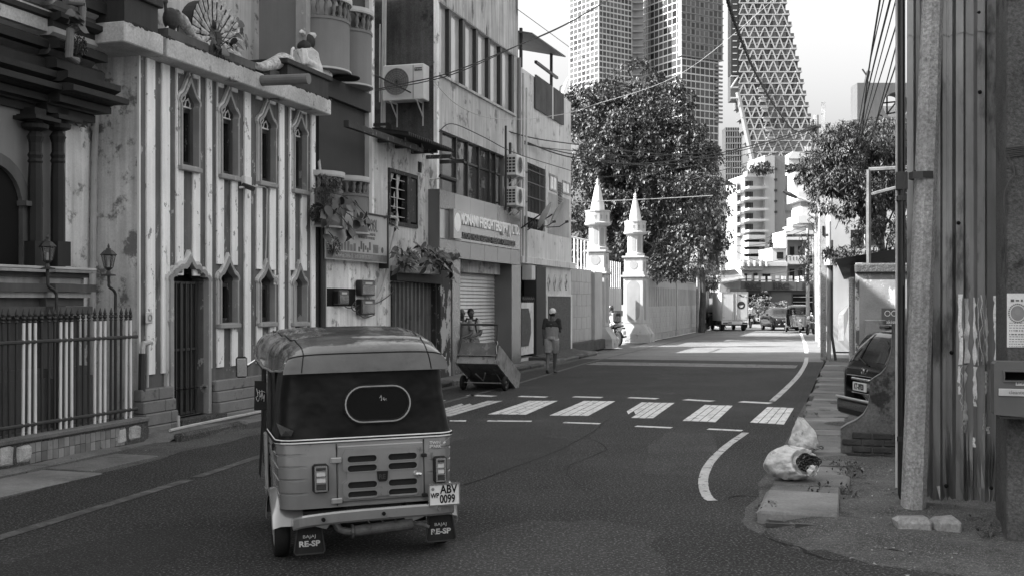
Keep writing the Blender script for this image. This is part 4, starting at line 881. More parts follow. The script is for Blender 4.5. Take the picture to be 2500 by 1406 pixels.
mb.build('balustrade', m_dpanel, ph); bx(ph, 'balustrade_back', m_black, bl[0], bl[1], .2, .21, bl[2], bl[3])
bx(ph, 'rough_band', m_pale_d, Ls(1337), Y1 - .3, -.012, .01, Lz(1360, 575), Lz(1360, 478)); bx(ph, 'ledge', m_pale, Y0, Y1, -.14, .02, Lz(1330, 650), Lz(1330, 634), .01)
for x0, x1, y0, y1 in ((1341, 1360, 428, 468), (1372, 1391, 444, 475)):
    a, b, z0, z1 = Ls(x0), Ls(x1), Lz((x0 + x1) / 2, y1), Lz((x0 + x1) / 2, y0)
    f = MB().frame([(a, z0), (b, z0), (b, z1), (a, z1)], [(a + .06, z0 + .06), (b - .06, z0 + .06), (b - .06, z1 - .06), (a + .06, z1 - .06)], -.03, .02).build('window', m_pale_d, ph)
    bx(f, 'pane', m_glassu, a + .05, b - .05, -.012, -.006, z0 + .05, z1 - .05); bx(f, 'mullion', m_pale, (a + b) / 2 - .02, (a + b) / 2 + .02, -.02, -.0, z0 + .06, z1 - .06)
lv = MB(); a, b = Ls(1361.5), Ls(1371)
for k in range(9): z = Lz(1366, 500) + k * .085; lv.prismx([(-.04, z), (0.0, z + .07), (.01, z + .07), (-.03, z)], a, b)
lv.build('louvre', m_iron, ph)
# ground floor: pier, gate, pebbled panel, diamond vents
m_peb = mat('pebble_dash', .1, .95, .5, 22, fine=.4, fine_s=34, bump=1.0, bump_s=40)
bx(ph, 'dark_pier', m_dpanel, Ls(1306, -.05), Ls(1329, -.05), -.1, .3, .2, Lz(1318, 652))
bx(ph, 'inner_wall', m_plast_flat, dd[0], dd[1], .45, .46, .2, dd[3])
f = MB().frame([(Ls(1331), .22), (Y1 - .02, .22), (Y1 - .02, Lz(1360, 718)), (Ls(1331), Lz(1360, 718))], [(Ls(1333.5), .25), (Y1 - .2, .25), (Y1 - .2, Lz(1360, 723)), (Ls(1333.5), Lz(1360, 723))], -.05, .0).build('panel_frame', m_trim_w, ph)
bx(f, 'pebble_panel', m_peb, Ls(1333.5), Y1 - .2, -.03, 0, .25, Lz(1360, 723))
for x in (1339, 1353, 1367, 1381):
    a = Ls(x); z = Lz(x, 690); mb = MB().frame([(a - .16, z), (a, z - .26), (a + .16, z), (a, z + .26)], [(a - .11, z), (a, z - .2), (a + .11, z), (a, z + .2)], -.04, .0); v = mb.build('diamond_vent', m_trim_w, ph); MB().prism([(a - .12, z), (a, z - .21), (a + .12, z), (a, z + .21)], -.012, -.006).build('opening', m_metal_d, v)
gt = bx(ph, 'gate', m_trim_w, Ls(1272, -.05), Ls(1302, -.05), -.06, .0, .3, Lz(1287, 738)); a, b = Ls(1273, -.07), Ls(1296, -.07); z0, z1 = .55, Lz(1285, 752)
MB().prism([(a, z0), (b - .25, z0), (b, z0 + .35), (b, z1 - .35), (b - .25, z1), (a, z1)], -.075, -.061).build('pebble_panel', m_peb, gt)
mb = MB()
for i in range(6): x = Ls(1274 + i * 5); mb.lathe([(.02, Lz(1287, 738)), (.05, Lz(1287, 730)), (.0, Lz(1287, 722))], (x, -.03, 0), 6)
mb.build('spikes', m_metal_d, gt)['kind'] = 'stuff'
MB().prismx([(-.75, .02), (.0, .02), (.0, .26), (-.1, .24)], Ls(1300), Y1 + .3).build('ramp', m_conc_d, ph); bx(ph, 'step', m_conc_d, Ls(1290), Ls(1312), -.55, 0, .02, .2, .02)
# roof structures
m_corr = mat('screen_sheet', .10, .6, .2, 2, streak=.2, bump=.1)
def corr(s0, s1, y, z0, z1, per, amp, nm, m, par, tilt=0):
    n = max(2, int((s1 - s0) / per)); return MB().grid(lambda u, v: (s0 + (s1 - s0) * u, y + amp * math.sin(u * n * 2 * math.pi) + tilt * v, z0 + (z1 - z0) * v), n * 8, 1).smooth().build(nm, m, par)
corr(Ls(1303), Ls(1343), -.05, Lz(1340, 288), Lz(1335, 205), .14, .03, 'corrugated_screen', m_corr, ph); corr(Ls(1347), Ls(1372), -.05, Lz(1340, 288) , Lz(1335, 205), .14, .03, 'corrugated_screen', m_corr, ph)
bx(ph, 'screen_gap', m_bal_l, Ls(1343), Ls(1347), -.06, .0, Lz(1340, 288), Lz(1335, 205))
sh = MB().add([(Y0 + .1, -.4, 9.6), (Ls(1352), -.4, 9.75), (Ls(1352), 2.5, 10.4), (Y0 + .1, 2.5, 10.25), (Y0 + .1, -.4, 9.64), (Ls(1352), -.4, 9.79), (Ls(1352), 2.5, 10.44), (Y0 + .1, 2.5, 10.29)], [(0, 1, 2, 3), (4, 5, 6, 7), (0, 1, 5, 4), (1, 2, 6, 5), (3, 0, 4, 7)]).build('shed_roof', m_corr, ph)
for x, y in ((Y0 + .3, 0), (Ls(1346), 0), (Y0 + .3, 2.2), (Ls(1346), 2.2)): MB().box(x - .04, x + .04, y - .04, y + .04, zr_, 9.85 + (.4 if y else 0)).build('shed_post', m_metal_d, ph)
bx(ph, 'shed_beam', m_metal_d, Ls(1303), Ls(1356), -.1, -.02, 9.1, 9.18)
bx(ph, 'chimney', m_pale_d, Y0 - .1, Y0 + .2, .1, .5, zr_, 10.6)

# ---- air conditioners, dishes, pipes
m_acw = mat('ac_white', .62, .5, .08, 2, stain=.1, stain_c=.3, stain_s=3, bump=.03)
def ac_unit(s, y, z, rot, w, h, dp, label, brand=None, group=None):   # own coords: front faces -y
    t = thing('air_conditioner', label, 'air conditioner', s, y, z, rot, group, own=True)
    MB().cbox(-w/2, w/2, 0, dp, 0, h, .015).build('case', m_acw, t)
    r = h * .40; cx = -w * .16
    g = MB().lathe([(r, -.012), (r, -.022), (r - .012, -.022), (r - .012, -.006)], (cx, 0, h * .52), 28, axis='y').build('fan_ring', m_acw, t)
    MB().lathe([(0, -.004), (r - .01, -.004)], (cx, 0, h * .52), 28, axis='y').build('fan_opening', m_plast_flat, t)
    mb = MB()
    for k in range(1, 7): mb.lathe([(r * k / 7, -.016), (r * k / 7 + .006, -.016)], (cx, 0, h * .52), 24, axis='y')
    for k in range(8): a = math.pi * k / 8; mb.tube([(cx - r * math.cos(a), -.014, h * .52 - r * math.sin(a)), (cx + r * math.cos(a), -.014, h * .52 + r * math.sin(a))], .003, 4)
    mb.build('guard', m_iron, t)
    MB().cbox(w * .24, w * .252, -.004, 0, .02, h - .02, .001).build('panel_seam', m_iron, t)
    for k in range(5):
        for j in range(3): MB().box(-w/2 - .004, -w/2 + .001, dp * (.12 + .28 * j), dp * (.34 + .28 * j), h * (.14 + .15 * k), h * (.25 + .15 * k)).build('side_vent', m_iron, t)
    if brand:
        MB().box(w * .28, w * .46, -.006, 0, h * .80, h * .89).build('badge', m_metal_d, t); text(brand, h * .075, m_white_paint, t, 'lettering', (w * .29, -.007, h * .825), ext=.001, xs=.95)
    for sx in (-.32, .32): MB().box(w * sx - .02, w * sx + .02, .0, dp + .1, -.03, -.002).build('bracket', m_bal_l, t); MB().tube([(w * sx, .04, -.03), (w * sx, dp + .06, -.35)], .018, 5).build('bracket_brace', m_bal_l, t); MB().box(w * sx - .018, w * sx + .018, dp + .06, dp + .09, -.55, .0).build('bracket_leg', m_bal_l, t)
    return t
yA, zA = C(984, 245, F0 - .45)
ac_unit(F0 - .45, yA, zA, -math.pi / 2, 1.02, .82, .36, 'white air conditioner with round fan on mouldy black side wall', 'Frontaire')
for py0, py1, lab in ((432, 381, 'white air conditioner, upper of two above the metal sign end'), (505, 459, 'white air conditioner, lower of two above the metal sign end')):
    a = Ls(1268, -.5); z0, z1 = Lz(1268, py0, -.5), Lz(1268, py1, -.5); ac_unit(a, -.55, z0, 0, .85, z1 - z0, .36, lab, None, 'air conditioners over the sign')
mb = MB(); mb.box(Ls(1233, -.3), Ls(1233, -.3) + .05, -.34, -.29, cz1 - .1, 6.6); mb.box(Ls(1244, -.3), Ls(1244, -.3) + .06, -.34, -.28, cz1 - .2, 6.2); mb.box(Ls(1233, -.3) + .05, Ls(1244, -.3), -.33, -.3, 5.2, 5.24)
for z in (4.7, 5.55): mb.box(Ls(1244, -.3) + .06, Ls(1286, -.3), -.33, -.29, z, z + .04)
solo(mb, 'steel_bracket', m_metal_d, 'thin dark steel frame carrying the two air conditioners', 'bracket')
m_dish = mat('dish_grey', .42, .5, .1, 2, bump=.03, stain=.1, stain_c=.25)
def dish(s, y, z, az, el, r, label, pole, sticker=True, group=None):
    t = thing('satellite_dish', label, 'satellite dish', s, y, z, az, group, own=True)
    e = Matrix.Rotation(el, 4, 'X')
    def tr(mb): mb.v = [tuple(e @ Vector(p)) for p in mb.v]; return mb
    tr(MB().lathe([(r * k / 8, .22 * r * (k / 8) ** 2 * -1 ) for k in range(9)], (0, 0, 0), 28, axis='y').smooth()).build('reflector', m_dish, t)
    tr(MB().lathe([(r, -.22 * r), (r + .01, -.22 * r + .005), (r, -.22 * r + .01)], (0, 0, 0), 28, axis='y')).build('rim', m_dish, t)
    tr(MB().tube([(0, .02, -r * .95), (0, -r * .7, -r * .55), (0, -r * .98, -r * .1)], .014, 6)).build('feed_arm', m_metal_d, t)
    tr(MB().tube([(0, -r * .92, -.12 * r), (0, -r * 1.08, 0)], .04, 8)).build('receiver', m_metal_d, t)
    if sticker: tr(MB().lathe([(r * .10, -.055 * r), (r * .2, -.06 * r)], (0, 0, r * .3), 10, .5, 5, axis='y')).build('logo', m_metal_d, t)
    mb = MB(); q = pole; mb.tube([(0, .03, 0), (0, .1, -.05), q], .022, 7); mb.build('mount_arm', m_iron, t)
    return t
dish(Ls(1310, -.6), -.75, Lz(1310, 524, -.6), .5, .45, .42, 'tilted satellite dish on wall arm, nearer of the pair', (.55, .6, -.45), group='satellite dishes on the wall')
dish(Ls(1331, -.6), -.85, Lz(1331, 524, -.6), .15, .45, .46, 'tilted satellite dish on wall arm, farther of the pair', (-.2, .8, -.5), group='satellite dishes on the wall')
dish(Ls(1389, -.1), .1, Lz(1386, 212, 0), .3, .35, .40, 'round satellite dish standing on the plain house parapet', (0, .15, -.5), False)
for k, (x, r_) in enumerate(((1267.5, .05), (1273, .035), (1277, .03))):
    s_ = Ls(x, -.06); solo(MB().tube([(s_, -.06 - .05 * k, 3.0 if k else 2.2), (s_ + .02, -.06 - .05 * k, 8.9 - k * .4)], r_, 7), 'wall_pipe', m_pvc if k else m_plast_flat, ('thick', 'middle', 'thinnest')[k] + ' of the vertical pipes where freight office meets pale house', 'pipe', 'pipes at the house joint')
wb = thing('wall_box', 'grey metal cabinet fixed above the narrow doorway of pale house', 'box', Ls(1285, -.1), -.1, Lz(1285, 684, -.1)); bx(wb, 'case', m_bal_l, Ls(1282, -.1), Ls(1291, -.1), -.3, 0, Lz(1285, 684, -.1), Lz(1285, 648, -.1), .01); bx(wb, 'door', m_pale, Ls(1282.5, -.1), Ls(1290.5, -.1), -.31, -.301, Lz(1285, 682, -.1), Lz(1285, 650, -.1))
cam2 = thing('security_camera', 'dark bullet camera on the corner under tin awning', 'camera', Ls(1083, -.3), -.3, Lz(1083, 437, -.3)); q = (Ls(1083, -.3), -.3, Lz(1083, 437, -.3))
MB().tube([(q[0] - .1, q[1] + .05, q[2] + .05), (q[0] + .25, q[1] - .2, q[2] - .03)], .06, 8).build('camera_body', m_metal_d, cam2); MB().tube([(q[0] - .1, q[1] + .05, q[2]), (q[0] - .1, .0, q[2] - .02)], .02, 6).build('arm', m_white_paint, cam2)
# pipes on the mouldy wall
sq = F0 - .1
for k, (x0, x1, y0, y1, r_) in enumerate(((936, 932, 0, 310, .03), (941, 938, 0, 312, .035), (928, 927, 60, 250, .02))):
    a = C(x0, y0, sq); b = C(x1, y1, sq); solo(MB().tube([(sq, a[0], a[1]), (sq, b[0], b[1])], r_, 6), 'wall_pipe', m_pvc, ('inner', 'outer', 'thin')[k] + ' vertical conduit on mouldy side wall behind air conditioner', 'pipe', 'conduits on the mouldy wall')

# ================================================================ MOSQUE GATE AND WALL
m_mosq = mat('mosque_white', .36, .85, .1, 1.2, streak=.12, stain=.16, stain_c=.4, stain_s=2, bump=.12)
m_mosq_g = mat('mosque_panel', .24, .8, .1, 1.5, streak=.06, bump=.1)
m_mosq_b = mat('mosque_base', .34, .92, .2, 1.2, stain=.3, stain_c=.08, stain_s=2, bump=.4)
def oval(sc, w, z0, z1, n=10):
    r = w / 2; return [(sc + r * math.cos(math.pi * i / n), z1 - r + r * math.sin(math.pi * i / n)) for i in range(n + 1)] + [(sc - r * math.cos(math.pi * i / n), z0 + r - r * math.sin(math.pi * i / n)) for i in range(n + 1)]
def swap(mb): mb.v = [(p[1], -p[0], p[2]) for p in mb.v]; return mb         # face made for -y now faces -x
def gate_pillar(s, y0, w, dp, lab):
    yc = y0 + w / 2; sc = s + dp / 2
    t = thing('gate_pillar', lab, 'gate pillar', sc, yc, 0, 0, 'mosque gate pillars')
    mb = MB(); a, b = s - .12, s + dp + .1; c, d_ = y0 - .34, y0 + w + .1
    mb.add([(a, c, 0), (b, c, 0), (b, d_, 0), (a, d_, 0), (a, c + .02, .38), (b, c + .02, .38), (b, d_, .38), (a, d_, .38), (s, y0, .85), (s + dp, y0, .85), (s + dp, y0 + w, .85), (s, y0 + w, .85)],
           [(0,1,5,4),(1,2,6,5),(2,3,7,6),(3,0,4,7),(4,5,9,8),(5,6,10,9),(6,7,11,10),(7,4,8,11),(8,9,10,11)]); mb.build('plinth', m_mosq_b, t)
    body = MB().cbox(s, s + dp, y0, y0 + w, .85, 2.95, .02).build('body', m_mosq, t)
    mb = MB().prism(oval(0, w * .66, 1.0, 2.8), -.008, .0); mb.v = [(s + p[1], yc + p[0], p[2]) for p in mb.v]; mb.build('oval_panel', m_mosq_g, body)
    MB().prism(oval(sc, dp * .6, 1.0, 2.8), y0 - .008, y0).build('oval_panel', m_mosq_g, body)
    def sq(x, z0, z1, nm, m=m_mosq, par=None): return MB().cbox(s - x, s + dp + x, y0 - x, y0 + w + x, z0, z1, .015).build(nm, m, par or t)
    sq(.10, 2.95, 3.04, 'cornice'); sq(.03, 3.04, 3.18, 'step'); bxx = sq(-.02, 3.18, 3.82, 'box'); sq(.07, 3.82, 3.9, 'cornice')
    mb = MB().lathe([(0, -.012), (.2, -.012), (.2, 0)], (0, 0, 0), 20, axis='y'); mb.v = [(s + .02 + p[1], yc + p[0], 3.5 + p[2]) for p in mb.v]; mb.build('roundel', m_mosq_g, bxx)
    MB().lathe([(0, y0 + .01), (.17, y0 + .01), (.17, y0 + .03)], (sc, 0, 3.5), 20, axis='y').build('roundel', m_mosq_g, bxx)
    cc = (sc, yc, 0)
    sh = MB().lathe([(.44, 3.9), (.44, 4.02), (.36, 4.06), (.36, 4.86), (.42, 4.9)], cc, 8, math.pi / 8, 2 * math.pi + math.pi / 8).build('shaft', m_mosq, t)
    for k in range(8):
        a = math.pi / 4 * k; r = .36 * math.cos(math.pi / 8) + .006
        mb = MB().prism(oval(0, .16, 4.12, 4.8, 6), -.004, .004); mb.v = [(sc + math.cos(a) * (r - p[1]) - math.sin(a) * p[0], yc + math.sin(a) * (r - p[1]) + math.cos(a) * p[0], p[2]) for p in mb.v]; mb.build('shaft_panel', m_mosq_g, sh)
    rg = MB().lathe([(.36, 4.86), (.52, 4.92), (.55, 5.0), (.49, 5.04), (.49, 5.42), (.52, 5.45), (.52, 5.5), (.0, 5.5)], cc, 16).build('gallery', m_mosq, t)
    for k in range(12):
        a = 2 * math.pi * k / 12; mb = MB().lathe([(0, 0), (.045, 0), (.0, .004)], (0, 0, 0), 8, axis='y').box(-.03, .03, 0, .004, -.12, 0)
        mb.v = [(sc + math.cos(a) * (.492 - p[1]) - math.sin(a) * p[0], yc + math.sin(a) * (.492 - p[1]) + math.cos(a) * p[0], 5.27 + p[2]) for p in mb.v]; mb.build('keyhole', m_mosq_g, rg)
    MB().lathe([(.29, 5.5), (.27, 5.7), (.1, 6.5), (.05, 6.58), (.09, 6.63), (.05, 6.68), (.08, 6.73), (.01, 6.8), (0, 6.95)], cc, 16).smooth().build('spire', mat('spire_grey', .46, .85, .15, 2, streak=.1, stain=.12, stain_c=.25), t)
    return t
gate_pillar(28.7, .15, .78, .95, 'white minaret gate pillar with cone spire, nearer of the two')
gate_pillar(35.0, -.25, .9, .95, 'white minaret gate pillar with cone spire, farther of the two')
mg = thing('metal_gate', 'pale sheet metal gate leaf between the minaret pillars', 'gate', 33.2, .7)
for k in range(7): MB().box(31.2 + k * .5, 31.68 + k * .5, .68, .72, .15, 2.45).build('gate_panel', m_mosq, mg)
MB().box(31.1, 34.9, .66, .67, 1.2, 1.45).build('gate_rail', m_metal_d, mg); MB().box(31.1, 31.2, .62, .76, .05, 3.4).build('gate_post', m_metal_d, mg)
for k in range(9): MB().tube([(31.3 + k * .4, .7, 2.45), (31.3 + k * .4, .7, 3.6)], .025, 5).build('gate_bar', m_pvc, mg)
lw = thing('boundary_wall', 'low white block wall with railing between pale house and minaret pillar', 'wall', 25.6, .5)
MB().box(Y1 + .2, 27.2, .35, .6, .38, 3.05).build('wall', m_mosq, lw); MB().cbox(27.2, 28.5, .2, .7, .38, 3.0, .02).build('pier', m_mosq, lw); MB().cbox(Y1 + .1, 28.6, .1, .75, 0, .38, .02).build('base', m_conc_d, lw)
for r_ in range(6):
    for k in range(6): MB().cbox(Y1 + .25 + k * .78 + (.39 if r_ % 2 else 0), min(27.18, Y1 + 1.0 + k * .78 + (.39 if r_ % 2 else 0)), .335, .352, .42 + r_ * .43, .83 + r_ * .43, .006).build('block', m_mosq, lw)
for k in range(9): MB().tube([(Y1 + .3 + k * .55, .5, 3.05), (Y1 + .3 + k * .55, .5, 4.2)], .03, 5).build('railing_bar', m_white_paint, lw)
MB().tube([(Y1 + .2, .5, 4.2), (27.4, .5, 4.2)], .035, 6).build('railing_top', m_white_paint, lw)
sw = thing('mosque_wall', 'long white boundary wall with narrow vertical slits beside road', 'wall', 48, 0)
a0, a1 = 36.1, 60.0; zw = 2.9
nsl = 34; sl0, sl1 = 37.6, 55.5; slots = []
for i in range(nsl):
    x = sl0 + (sl1 - sl0) * i / nsl; slots.append([(x, 1.62), (x + .17, 1.62), (x + .17, 2.55), (x, 2.55)])
MB().holed([(a0, .3), (a1, .3), (a1, zw), (a0, zw)], slots, -.05, .22).build('wall_face', m_mosq, sw); MB().box(a0, a1, .17, .2, .3, zw).build('wall_back', m_mosq_g, sw)
MB().cbox(a0 - .05, a1 + .05, -.1, .22, zw, zw + .07, .01).build('coping', m_mosq, sw); MB().box(a0, a1, -.2, .1, 0, .3).build('base', m_mosq_b, sw)
for x in (46.0, 59.7): MB().box(x, x + .35, -.1, .2, .05, zw).build('pier', m_mosq, sw)
for r_ in range(5):
    for k in range(30):
        x = a0 + .05 + k * .79 + (.39 if r_ % 2 else 0)
        if x + .77 < a1: MB().cbox(x, x + .77, -.062, -.04, .31 + r_ * .255, .55 + r_ * .255, .008).build('block', m_mosq, sw)
# mosque hall behind, mostly hidden by the tree
mh = thing('mosque_hall', 'white hall partly seen behind the big tree and gate', 'building', 45, 14)
MB().box(36, 62, 12, 24, 0, 6.5).build('wall', m_mosq, mh)
for k in range(6): MB().box(38 + k * 4, 39.6 + k * 4, 11.97, 12.0, 2, 4.5).build('window', m_pane, mh)

# ================================================================ TREES
def leafmat(name, c, var=.35): return mat(name, c, .5, var, 1.4, bump=.0, spec=.45, fine=.25, fine_s=6)
m_bark = mat('bark', .07, .95, .3, 4, streak=.2, bump=.6, bump_s=20)
m_leaf = leafmat('leaf_big', .062); m_leaf2 = leafmat('leaf_small', .06); m_leaf3 = leafmat('leaf_pale', .13)
def leaf_cloud(mb, rs, blobs, nclus, per, size, droop=.2, ros=True):
    w = [b[1][0] * b[1][1] * b[1][2] for b in blobs]; sub = []
    for _ in range(max(6, nclus // 40)):
        b = rs.choices(blobs, w)[0]; v = Vector((rs.gauss(0, 1), rs.gauss(0, 1), rs.gauss(0, 1))).normalized() * rs.uniform(.7, 1.05); k = rs.uniform(.3, .55)
        sub.append(((b[0][0] + v.x * b[1][0], b[0][1] + v.y * b[1][1], b[0][2] + v.z * b[1][2]), (b[1][0] * k, b[1][1] * k, b[1][2] * k * .5)))
    full = nclus > 150
    for _ in range(nclus):
        b = rs.choice(sub) if full and rs.random() < .8 else rs.choices(blobs, w)[0]
        while True:
            v = Vector((rs.uniform(-1, 1), rs.uniform(-1, 1), rs.uniform(-1, 1)))
            if .03 < v.length < 1: break
        f = v.length ** .32 / v.length; v = v * f
        c = Vector(b[0]) + Vector((v.x * b[1][0], v.y * b[1][1], v.z * b[1][2])); out = Vector((v.x, v.y, v.z * .6 + .25)).normalized()
        u = out.orthogonal().normalized(); w_ = out.cross(u)
        for k in range(per):
            a = 2 * math.pi * (k + rs.random() * .8) / per; d_ = (u * math.cos(a) + w_ * math.sin(a)) * (1 if ros else .8) + out * rs.uniform(.0, .7) + Vector((0, 0, -droop * rs.random())); d_.normalize()
            l = size * rs.uniform(.65, 1.2); wd = l * rs.uniform(.38, .52) if ros else l * rs.uniform(.2, .32)
            n_ = d_.cross(Vector((rs.uniform(-.4, .4), rs.uniform(-.4, .4), 1))); 
            if n_.length < .1: n_ = Vector((1, 0, 0))
            n_.normalize(); up = n_.cross(d_); p0 = c + d_ * l * .12
            pm = p0 + d_ * l * .55 + up * l * .06; p1 = p0 + d_ * l - up * l * .08
            o = len(mb.v); mb.v += [tuple(p0), tuple(pm + n_ * wd / 2 + up * l * .05), tuple(p1), tuple(pm - n_ * wd / 2 + up * l * .05), tuple(pm)]
            mb.f += [(o, o + 1, o + 4), (o + 4, o + 1, o + 2), (o, o + 4, o + 3), (o + 4, o + 2, o + 3)]
def tree(label, s, y, h, blobs, nclus, per, size, m, trunk_r=.25, seed=1, ros=True, droop=.2, nm='leafy_tree', group=None, z=0):
    rs = random.Random(seed); t = thing(nm, label, 'tree', s, y, z, 0, group)
    cz = sum(b[0][2] for b in blobs) / len(blobs); zl = min(b[0][2] - b[1][2] * .4 for b in blobs)
    mb = MB(); mb.tube(dense([(s, y, z), (s + .15, y - .1, z + (zl - z) * .5), (s - .05, y, zl), (s + .1, y + .05, cz)], 4), [trunk_r * (1.15 - .75 * i / 12) for i in range(13)], 9)
    for b in blobs:
        c = b[0]; mb.tube(dense([(s, y, zl * .9 + z * .1), (s + (c[0] - s) * .45, y + (c[1] - y) * .45, zl + (c[2] - zl) * .55), c], 4), [trunk_r * (.5 - .04 * i) for i in range(9)], 6)
        for q in range(5):
            e = (c[0] + rs.uniform(-.8, .8) * b[1][0], c[1] + rs.uniform(-.8, .8) * b[1][1], c[2] + rs.uniform(-.5, .8) * b[1][2]); mb.tube([c, ((c[0] + e[0]) / 2, (c[1] + e[1]) / 2, (c[2] + e[2]) / 2 + .15), e], [trunk_r * .2, trunk_r * .13, trunk_r * .06], 5)
    mb.build('trunk', m_bark, t)
    mb = MB(); leaf_cloud(mb, rs, blobs, nclus, per, size, droop, ros); o = mb.build('crown', m, t); o['kind'] = 'stuff'
    return t
def blob(px, py, D, rx, ry, rz): a = A(px, py, D); return ((a[0], a[1], a[2]), (rx, ry, rz))
s_, y_, _ = A(1560, 700, 57)
bl_ = [blob(1545, 215, 57, 1.4, 1.4, 1.5), blob(1470, 270, 57, 1.9, 1.9, 1.3), blob(1590, 275, 56, 2.0, 2.0, 1.5), blob(1430, 360, 56, 2.0, 2.0, 1.6), blob(1530, 370, 55, 2.2, 2.2, 1.8), blob(1640, 370, 55, 2.0, 2.0, 1.4),
       blob(1440, 480, 56, 2.0, 2.0, 1.8), blob(1550, 490, 55, 2.3, 2.2, 2.0), blob(1660, 470, 54, 1.9, 2.0, 1.8), blob(1480, 590, 56, 2.0, 2.0, 1.4), blob(1600, 600, 54, 2.0, 1.8, 1.5), blob(1670, 610, 53, 1.4, 1.5, 1.3), blob(1700, 420, 55, 1.2, 1.4, 1.6),
       blob(1610, 655, 53, 1.2, 1.0, .7), blob(1500, 330, 58, 2, 2, 2), blob(1690, 340, 56, .9, .9, .7)]
tree('huge large leaved almond tree rising behind the mosque gate', s_, y_, 14, bl_, 9000, 7, .24, m_leaf, .4, 3, nm='almond_tree')
s_, y_, _ = A(1712, 700, 66)
tree('weeping fine leaved tree at the right side of almond crown', s_, y_, 9, [blob(1715, 470, 66, 1.0, 1.5, 2.2), blob(1690, 520, 64, 1.3, 1.5, 2.2), blob(1700, 600, 66, 1.4, 1.6, 1.6), blob(1720, 560, 66, .8, 1, 2)], 1600, 7, .3, m_leaf2, .2, 5, ros=False, droop=1.6, nm='weeping_tree')
s_, y_, _ = A(1725, 790, 74)
tree('small round street tree beside the number board kiosk', s_, y_, 5, [blob(1715, 670, 72, 1.3, 1.2, 1.0), blob(1745, 660, 73, .7, .8, .7), blob(1690, 690, 71, .8, .8, .6)], 700, 7, .2, m_leaf2, .1, 6)
# right hand tree
s_, y_, _ = A(2150, 700, 30)
bl_ = [blob(2020, 420, 29, .75, .8, .55), blob(2080, 370, 29, .8, .9, .6), blob(2140, 350, 30, .9, 1, .7), blob(2050, 470, 28, .7, .8, .5), blob(2110, 450, 29, .8, .9, .6), blob(2170, 430, 30, .9, 1, .8), blob(2120, 530, 29, .6, .7, .5), blob(2170, 540, 29, .5, .6, .6), blob(2030, 370, 30, .5, .5, .35), blob(1985, 430, 29, .35, .5, .3), blob(2185, 380, 31, .8, .8, .8)]
tree('dark leafy tree overhanging the cables on the right side', s_, y_, 7, bl_, 4600, 7, .15, m_leaf2, .13, 8, ros=False, droop=.5)
# hedge by the far shop, roof trees
def bush(label, cx, cy, D, rx, rz, n, size, m, seed, cat='shrub', nm='shrub', ros=True, group=None, zg=None):
    rs = random.Random(seed); a = A(cx, cy, D); t = thing(nm, label, cat, a[0], a[1], a[2] - rz if zg is None else zg, 0, group)
    b = [((a[0], a[1], a[2]), (rx, rx, rz)), ((a[0] + .3 * rx, a[1] - .5 * rx, a[2] - .2 * rz), (rx * .7, rx * .7, rz * .7)), ((a[0] - .2 * rx, a[1] + .5 * rx, a[2] + .1 * rz), (rx * .6, rx * .6, rz * .6))]
    mb = MB()
    for k in range(6): mb.tube([(a[0], a[1], ORG[t.name][2] - .02), (a[0] + rs.uniform(-.5, .5) * rx, a[1] + rs.uniform(-.5, .5) * rx, a[2] + rs.uniform(-.2, .6) * rz)], [.03 * rx, .012 * rx], 5)
    mb.build('stems', m_bark, t); mb = MB(); leaf_cloud(mb, rs, b, n, 7, size, .2, ros); o = mb.build('foliage', m, t); o['kind'] = 'stuff'; return t
bush('bright leafy hedge bush before shop front, left one', 1860, 740, 88, .95, 1.0, 260, .2, m_leaf3, 21, group='hedge bushes', zg=0); bush('bright leafy hedge bush before shop front, right one', 1900, 755, 87, .7, .7, 200, .2, m_leaf3, 22, group='hedge bushes', zg=0)
bush('round tree on the roof between white house and balcony tower', 1897, 588, 128, 1.0, .9, 200, .35, m_leaf2, 23, 'tree', 'roof_tree')
bush('planter greenery on the top terrace of balcony tower', 1850, 412, 168, 2.2, .7, 160, .5, m_leaf2, 24, 'plant', 'roof_plant'); bush('planter greenery on the stepped roof right of stair tower', 1940, 412, 178, 1.5, .5, 120, .5, m_leaf2, 25, 'plant', 'roof_plant')

# ================================================================ FAR END OF THE STREET
def far(name, label, cat, px, D, rz=0., group=None, z=0.):      # own axes: x to the right, y away from us
    X = (px - 1250) / FPX * D; s, y = inv(X, D); t = thing(name, label, cat, s, y, z, rz - ANG, group, own=True); return t
class Far:
    def __init__(self, t, px, D): self.t, self.c, self.D = t, px, D
    def x(self, px): return (px - self.c) / FPX * self.D
    def z(self, py): return CAMH - (py - HOR) / FPX * self.D
    def box(self, nm, m, x0, x1, y0, y1, d0=0., d1=.3, par=None, ch=0): 
        mb = MB(); a = (self.x(x0), self.x(x1), d0, d1, max(0, self.z(y1)), self.z(y0)); (mb.cbox(*a, ch) if ch else mb.box(*a)); return mb.build(nm, m, par or self.t)
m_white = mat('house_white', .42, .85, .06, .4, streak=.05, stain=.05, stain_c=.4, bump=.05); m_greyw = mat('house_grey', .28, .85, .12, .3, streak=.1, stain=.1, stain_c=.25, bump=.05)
m_shopd = mat('shop_dark', .06, .5, .15, .5, bump=.03); m_band = mat('shop_band', .09, .5, .15, .4, bump=.02)
t = far('corner_shop', 'single storey shop with dark lettered fascia closing the street end', 'shop', 1880, 95); f = Far(t, 1880, 95)
f.box('wall', m_shopd, 1790, 2010, 708, 810, .3, 6); fb = f.box('fascia', m_band, 1786, 2012, 684, 709, 0, .4)
for x in (1818, 1886, 1957): text('RRC', .72, m_metal_d, t, 'lettering', (f.x(x), -.03, f.z(705)), ext=.05, bold=.03)
for x in (1802, 1853, 1866, 1925, 1944): f.box('fascia_joint', m_metal_d, x, x + .6, 685, 708, -.01, .0)
